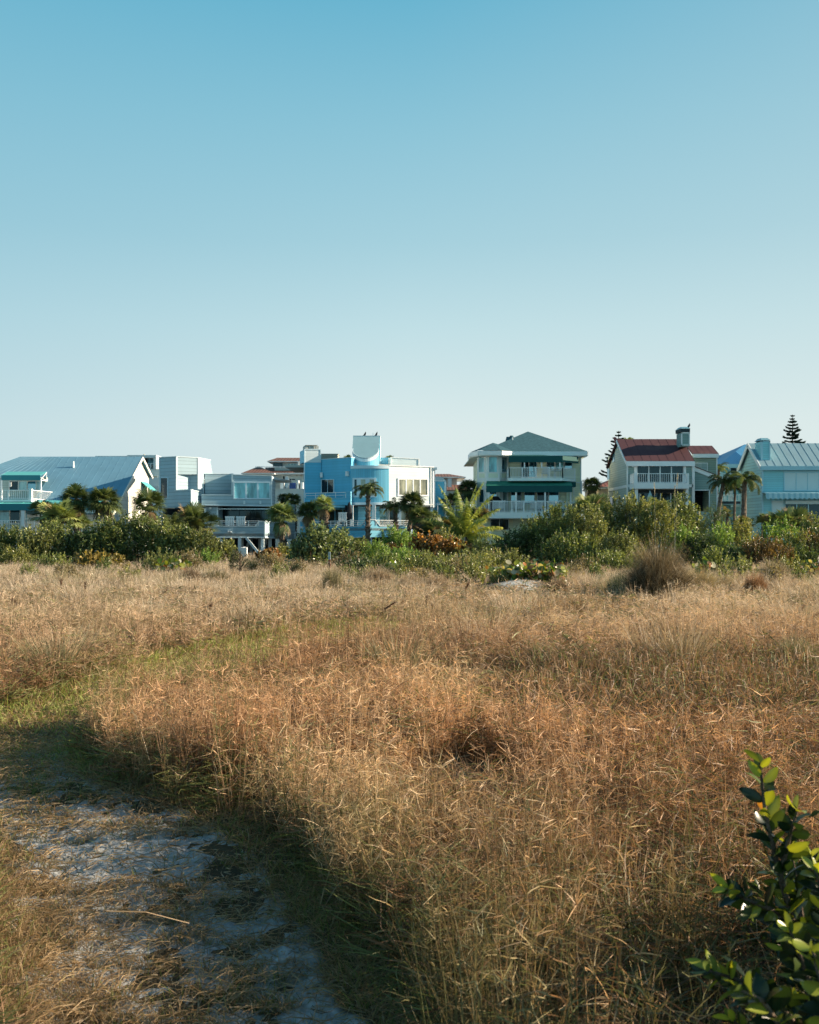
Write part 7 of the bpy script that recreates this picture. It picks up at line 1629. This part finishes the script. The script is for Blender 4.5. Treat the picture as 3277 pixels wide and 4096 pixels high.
def reed(nx, ytop_, Y, label, seed, bent=0.):
    rng = np.random.default_rng(seed); k = Y/F; x = (nx-CX)*k; H_ = EYE+(YH-ytop_)*k; t = thing('seed_head_stalk', label, 'grass stalk', (x, Y, 0), 'dark seed-head stalks above the grass')
    top = (x+bent*.3, Y, H_); MB().tube([(x-bent*.25, Y, 0), (x-bent*.05, Y, H_*.6), top], [.008, .006, .004], 5).build('stalk', M['bark'], t)
    acc = NP(); n = 70; f = rng.uniform(0, 1, n); p0 = np.array([x+bent*(.05+.25*0), Y, 0.])+np.stack([bent*.3*f-bent*.05, np.zeros(n), H_*(.74+.26*f)], 1); dd = nrm(np.stack([rng.normal(bent*2, .35, n), rng.normal(0, .35, n), np.full(n, 1.-.9*abs(bent))], 1)); L = rng.uniform(.06, .14, n)[:, None]
    cc = rgb(.13, .075, .05)*rng.uniform(.6, 1.7, (n, 1)); strips(acc, p0, p0+dd*L*.5, p0+dd*L, nrm(rng.normal(0, 1, (n, 3)))*.008, cc, cc); acc.build('seed_head', M['grass'], t)
for i, (a_, b_, Y, l, bn) in enumerate(((340, 2335, 26, 'dark seed-head stalk, tallest one in the left field', .05), (45, 2400, 22, 'dark seed-head stalk close to the left edge', .1), (68, 2410, 22, 'dark seed-head stalk right beside the one at the left edge', -.1), (245, 2322, 28, 'short dark stalk between the left-edge stalks and the tallest left one', 0),
        (650, 2360, 26, 'slanting dark stalk left of the path bend', .35), (825, 2425, 20, 'dark slanting stalk above the far end of the green strip', .3), (1530, 2412, 20, 'hooked dark stalk in the middle field', .7), (1705, 2395, 21, 'tallest dark seed-head stalk right of centre', .05), (1735, 2430, 20, 'dark forked stalk beside the tallest central one', -.05),
        (1752, 2432, 20.5, 'dark stalk leaning right beside the forked one', .35), (1862, 2340, 27, 'slim dark stalk left of the sand patch', .2), (2960, 2465, 18, 'curved brown stalk right of centre in front of the mounds', .55), (3195, 2430, 19, 'dark stalk in the grass left of the right edge', .25), (3255, 2460, 18, 'dark stalk nearest the right edge', .1))):
    reed(a_, b_, Y, l, 400+i, bn)
for i, (a_, b_, Y, l) in enumerate(((2618, 1938, 30, 'very tall thin reed rising before the red-roofed house, left one'), (2700, 1950, 30.5, 'very tall thin reed rising before the red-roofed house, middle one'), (2712, 1900, 30.2, 'very tall thin reed rising before the red-roofed house, right one'))):
    k = Y/F; x = (a_-CX)*k; H_ = EYE+(YH-b_)*k; t = thing('tall_reed', l, 'reed', (x, Y, 0), 'tall reeds above the cordgrass mound')
    ln = .22 if i == 2 else (-.1 if i == 0 else .02)
    MB().tube([(x-ln*.8, Y, 0), (x-ln*.3, Y, H_*.5), (x, Y, H_)], [.004, .003, .002], 5).build('stem', M['unit'], t)
    rng = np.random.default_rng(i+450); n = 60; f = rng.uniform(0, 1, n); p0 = np.stack([x-ln*.1*(1-f), np.full(n, Y), H_*(.90+.1*f)], 1); dd = nrm(np.stack([rng.normal(0, .2, n), rng.normal(0, .2, n), np.ones(n)], 1)); acc = NP(); cc = rgb(.5, .45, .33)*rng.uniform(.6, 1.3, (n, 1))
    strips(acc, p0, p0+dd*.05, p0+dd*.10, nrm(rng.normal(0, 1, (n, 3)))*.004, cc, cc); acc.build('seed_head', M['grass'], t)

# ------------------------------------------------------------------ big-leaved shrub close to the camera at the right
def near_shrub():
    rng = np.random.default_rng(601); Y = 2.7; k = Y/F
    t = thing('glossy_shrub', 'dark glossy-leaved shrub close to the camera at the lower right corner', 'shrub', (1.05, Y, 0))
    def P3(nx, ny, y=Y): return np.array([(nx-CX)/F*y, y, EYE+(YH-ny)/F*y])
    # branches: measured points with depth; those wholly past the frame added for shade
    br = [[(3260, 4500, 2.75), (3230, 3900, 2.72), (3120, 3500, 2.7), (3060, 3240, 2.68), (3040, 3050, 2.66)],
          [(3200, 3700, 2.72), (3090, 3640, 2.68), (2990, 3600, 2.64), (2905, 3555, 2.6)],
          [(3230, 3900, 2.72), (3200, 3600, 2.8), (3160, 3380, 2.85)],
          [(3120, 3500, 2.7), (3160, 3340, 2.66), (3190, 3240, 2.62)],
          [(3300, 4300, 2.5), (3150, 4050, 2.45), (2990, 3930, 2.4), (2830, 3880, 2.36)],
          [(3300, 4200, 2.4), (3230, 3900, 2.35), (3160, 3720, 2.33)],
          [(3350, 4400, 2.2), (3150, 4150, 2.15), (3050, 4000, 2.1), (2960, 3960, 2.1)],
          [(3350, 4200, 2.9), (3270, 3700, 2.95), (3240, 3420, 2.95)],
          [(3400, 4300, 2.2), (3290, 3950, 2.15), (3250, 3800, 2.15)],
          [(3350, 4500, 2.6), (3080, 4200, 2.6), (2930, 4080, 2.6)],
          [(3350, 4000, 3.1), (3330, 3650, 3.1), (3300, 3500, 3.1)],
          [(3450, 4200, 2.7), (3480, 3600, 2.7), (3460, 3200, 2.7)], [(3500, 4300, 2.4), (3420, 3900, 2.4), (3380, 3650, 2.4)],
          [(3350, 4300, 2.7), (3260, 4000, 2.72), (3150, 3800, 2.75)], [(3350, 4100, 2.8), (3230, 3700, 2.85), (3130, 3560, 2.9)], [(3350, 4000, 2.6), (3300, 3600, 2.6), (3260, 3480, 2.58)],
          [(3400, 4500, 2.4), (3200, 4250, 2.4), (3080, 4150, 2.38)], [(3400, 4600, 2.5), (3250, 4200, 2.5), (3180, 4020, 2.5)], [(3350, 3900, 2.9), (3270, 3660, 3.0), (3200, 3560, 3.0)],
          [(3600, 4300, 2.8), (3560, 3600, 2.9), (3500, 3350, 3.0)], [(3650, 4500, 2.5), (3600, 3900, 2.5), (3500, 3500, 2.5)], [(3500, 4500, 3.0), (3420, 3700, 3.1), (3360, 3380, 3.1)]]
    mb = MB(); acc = NP(); K = 10
    def leaf(base, d, L, W_, col, curl):
        r = rng.normal(0, 1, 3); s_ = np.cross(d, r); s_ /= np.linalg.norm(s_); n_ = np.cross(s_, d)
        prof_ = [0, .55, .9, 1.0, .92, .62, 0]; q = len(prof_); pts = []; cols = []
        for i in range(q):
            f = i/(q-1); c_ = base+d*L*f+n_*(-curl*L*f*f); w_ = prof_[i]*W_/2; pts += [c_-s_*w_+n_*w_*.35, c_, c_+s_*w_+n_*w_*.35]; cc = col*(1.25 if 1 else 1); cols += [col, col*1.35, col]
        T_ = []
        for i in range(q-1):
            a = 3*i; T_ += [[a, a+1, a+4], [a, a+4, a+3], [a+1, a+2, a+5], [a+1, a+5, a+4]]
        acc.add(np.array(pts), np.array(T_), np.array(cols))
    for bi, b in enumerate(br):
        P_ = [P3(*q) for q in b]; mb.tube([tuple(q) for q in P_], list(np.linspace(.009 if bi else .013, .003, len(P_))), 7)
        seg = np.array(P_); L = np.linalg.norm(np.diff(seg, axis=0), axis=1); tot = L.sum(); cum = np.concatenate([[0], np.cumsum(L)])
        n = int(tot/(.0105 if bi else .0165))
        for i in range(n):
            s_ = tot*(1-(i/n)**1.15*.93) if bi else tot*(1-(i/n)*.85)
            j = min(len(L)-1, np.searchsorted(cum, s_)-1); j = max(j, 0); f = (s_-cum[j])/L[j]; p = seg[j]*(1-f)+seg[j+1]*f; ax = (seg[j+1]-seg[j])/L[j]
            az = i*2.4; r0 = np.cross(ax, [0.3, .9, .2]); r0 /= np.linalg.norm(r0); r1 = np.cross(ax, r0); rad = r0*math.cos(az)+r1*math.sin(az)
            up_ = .95-(tot-s_)/tot*.5+rng.normal(0, .15); d = ax*up_+rad*.8+rng.normal(0, .15, 3); d /= np.linalg.norm(d)
            young = (tot-s_)/tot < .07
            u = rng.random(); col = rgb(.010, .022, .012) if u < .62 else rgb(.035, .055, .014) if u < .86 else rgb(.17, .20, .03)
            if young: col = rgb(.24, .27, .04) if rng.random() < .6 else rgb(.09, .12, .03)
            if rng.random() < .004: col = rgb(.3, .14, .04)
            sz = (.5+.5*min(1, (tot-s_)/.12+.35))
            leaf(p, d, rng.uniform(.055, .088)*sz, rng.uniform(.025, .038)*sz, col, rng.uniform(0, .35))
    mb.build('stem', M['bark'], t); acc.build('foliage', M['nearleaf'], t)
near_shrub()

# ================================================================== LIGHT, SKY, CAMERA
EL, AZB = R(21), R(3)            # low sun from the right, a little behind the houses
sunv = Vector((math.cos(EL)*math.cos(AZB), math.cos(EL)*math.sin(AZB), math.sin(EL)))
ld = bpy.data.lights.new('sun', 'SUN'); ld.energy = 11; ld.angle = R(.5); ld.color = (1, .82, .60)
lo = bpy.data.objects.new('sun', ld); lo.rotation_euler = sunv.to_track_quat('Z', 'Y').to_euler(); C.objects.link(lo)
sc = bpy.context.scene
wd = bpy.data.worlds.new('World'); sc.world = wd; wd.use_nodes = True; nt = wd.node_tree
bg = nt.nodes['Background']; sky = nt.nodes.new('ShaderNodeTexSky'); sky.sky_type = 'NISHITA'; sky.sun_disc = False
sky.sun_elevation = EL; sky.sun_rotation = math.atan2(sunv.x, sunv.y); sky.air_density = 1.2; sky.dust_density = 1.0
class W_: node_tree = nt
tc = nt.nodes.new('ShaderNodeTexCoord'); sx = nt.nodes.new('ShaderNodeSeparateXYZ'); nt.links.new(tc.outputs['Generated'], sx.inputs[0])
rp = nt.nodes.new('ShaderNodeValToRGB'); nt.links.new(sx.outputs[2], rp.inputs[0]); cr = rp.color_ramp
stops = [(0, (.74, .84, .84)), (.10, (.73, .85, .85)), (.2, (.55, .76, .81)), (.28, (.39, .65, .745)), (.38, (.265, .565, .70)), (.47, (.15, .475, .65)), (.62, (.07, .24, .42)), (1, (.02, .08, .18))]  # stops above the view darkened to deepen shade on the ground
cr.elements[0].position = 0; cr.elements[0].color = (*stops[0][1], 1); cr.elements[1].position = 1; cr.elements[1].color = (*stops[-1][1], 1)
for p_, c_ in stops[1:-1]: e = cr.elements.new(p_); e.color = (*c_, 1)
fx = math_n(W_, 'MULTIPLY_ADD', sx.outputs[0], .42, .0); fx = math_n(W_, 'MAXIMUM', fx, -.2)
c1_ = mixcol(W_, math_n(W_, 'MULTIPLY', math_n(W_, 'MAXIMUM', fx, 0.), 1.0, clamp=True), rp.outputs[0], (.70, .78, .76))
c2_ = mixcol(W_, math_n(W_, 'MULTIPLY', math_n(W_, 'MINIMUM', fx, 0.), -1.6, clamp=True), c1_, (.14, .45, .62))
by_ = math_n(W_, 'MULTIPLY', math_n(W_, 'MAXIMUM', math_n(W_, 'MULTIPLY', sx.outputs[1], -1.6), 0.), 1.0, clamp=True)
rp2 = nt.nodes.new('ShaderNodeValToRGB'); nt.links.new(sx.outputs[2], rp2.inputs[0]); c2r = rp2.color_ramp
c2r.elements[0].color = (.52, .92, 1.0, 1); c2r.elements[1].color = (.015, .07, .14, 1); c2r.elements[1].position = 1
for p_, c_ in ((.25, (.37, .80, .98)), (.5, (.08, .30, .46))): e = c2r.elements.new(p_); e.color = (*c_, 1)
c2_ = mixcol(W_, by_, c2_, rp2.outputs[0])      # brighter blue added behind the camera to fill the shaded house fronts
nsk = mixcol(W_, 1.0, sky.outputs[0], (.1, .1, .1), 'MULTIPLY')
fin = mixcol(W_, .05, c2_, nsk)
nt.links.new(fin, bg.inputs['Color']); bg.inputs['Strength'].default_value = 1.0
cam = bpy.data.cameras.new('camera'); co = bpy.data.objects.new('camera', cam); C.objects.link(co); sc.camera = co
co.location = (0, 0, EYE); co.rotation_euler = (R(90), 0, 0); cam.sensor_fit = 'VERTICAL'; cam.sensor_height = 36; cam.sensor_width = 36*3277/4096; cam.lens = 36*F/4096
cam.shift_y = (YH-2048)/4096; cam.clip_end = 6000; cam.clip_start = .05
cam.dof.use_dof = True; cam.dof.focus_distance = 14; cam.dof.aperture_fstop = 7
sc.view_settings.view_transform = 'Standard'; sc.view_settings.look = 'None'; sc.view_settings.exposure = 0
sc.cycles.max_bounces = 5; sc.cycles.diffuse_bounces = 2; sc.cycles.glossy_bounces = 2; sc.cycles.transmission_bounces = 2; sc.cycles.transparent_max_bounces = 2
sc.cycles.use_light_tree = False; sc.cycles.adaptive_threshold = .006; sc.cycles.use_denoising = True; sc.cycles.denoiser = 'OPENIMAGEDENOISE'; sc.cycles.denoising_input_passes = 'RGB_ALBEDO_NORMAL'; sc.cycles.denoising_prefilter = 'ACCURATE'; sc.render.film_transparent = False; sc.cycles.sample_clamp_indirect = 4
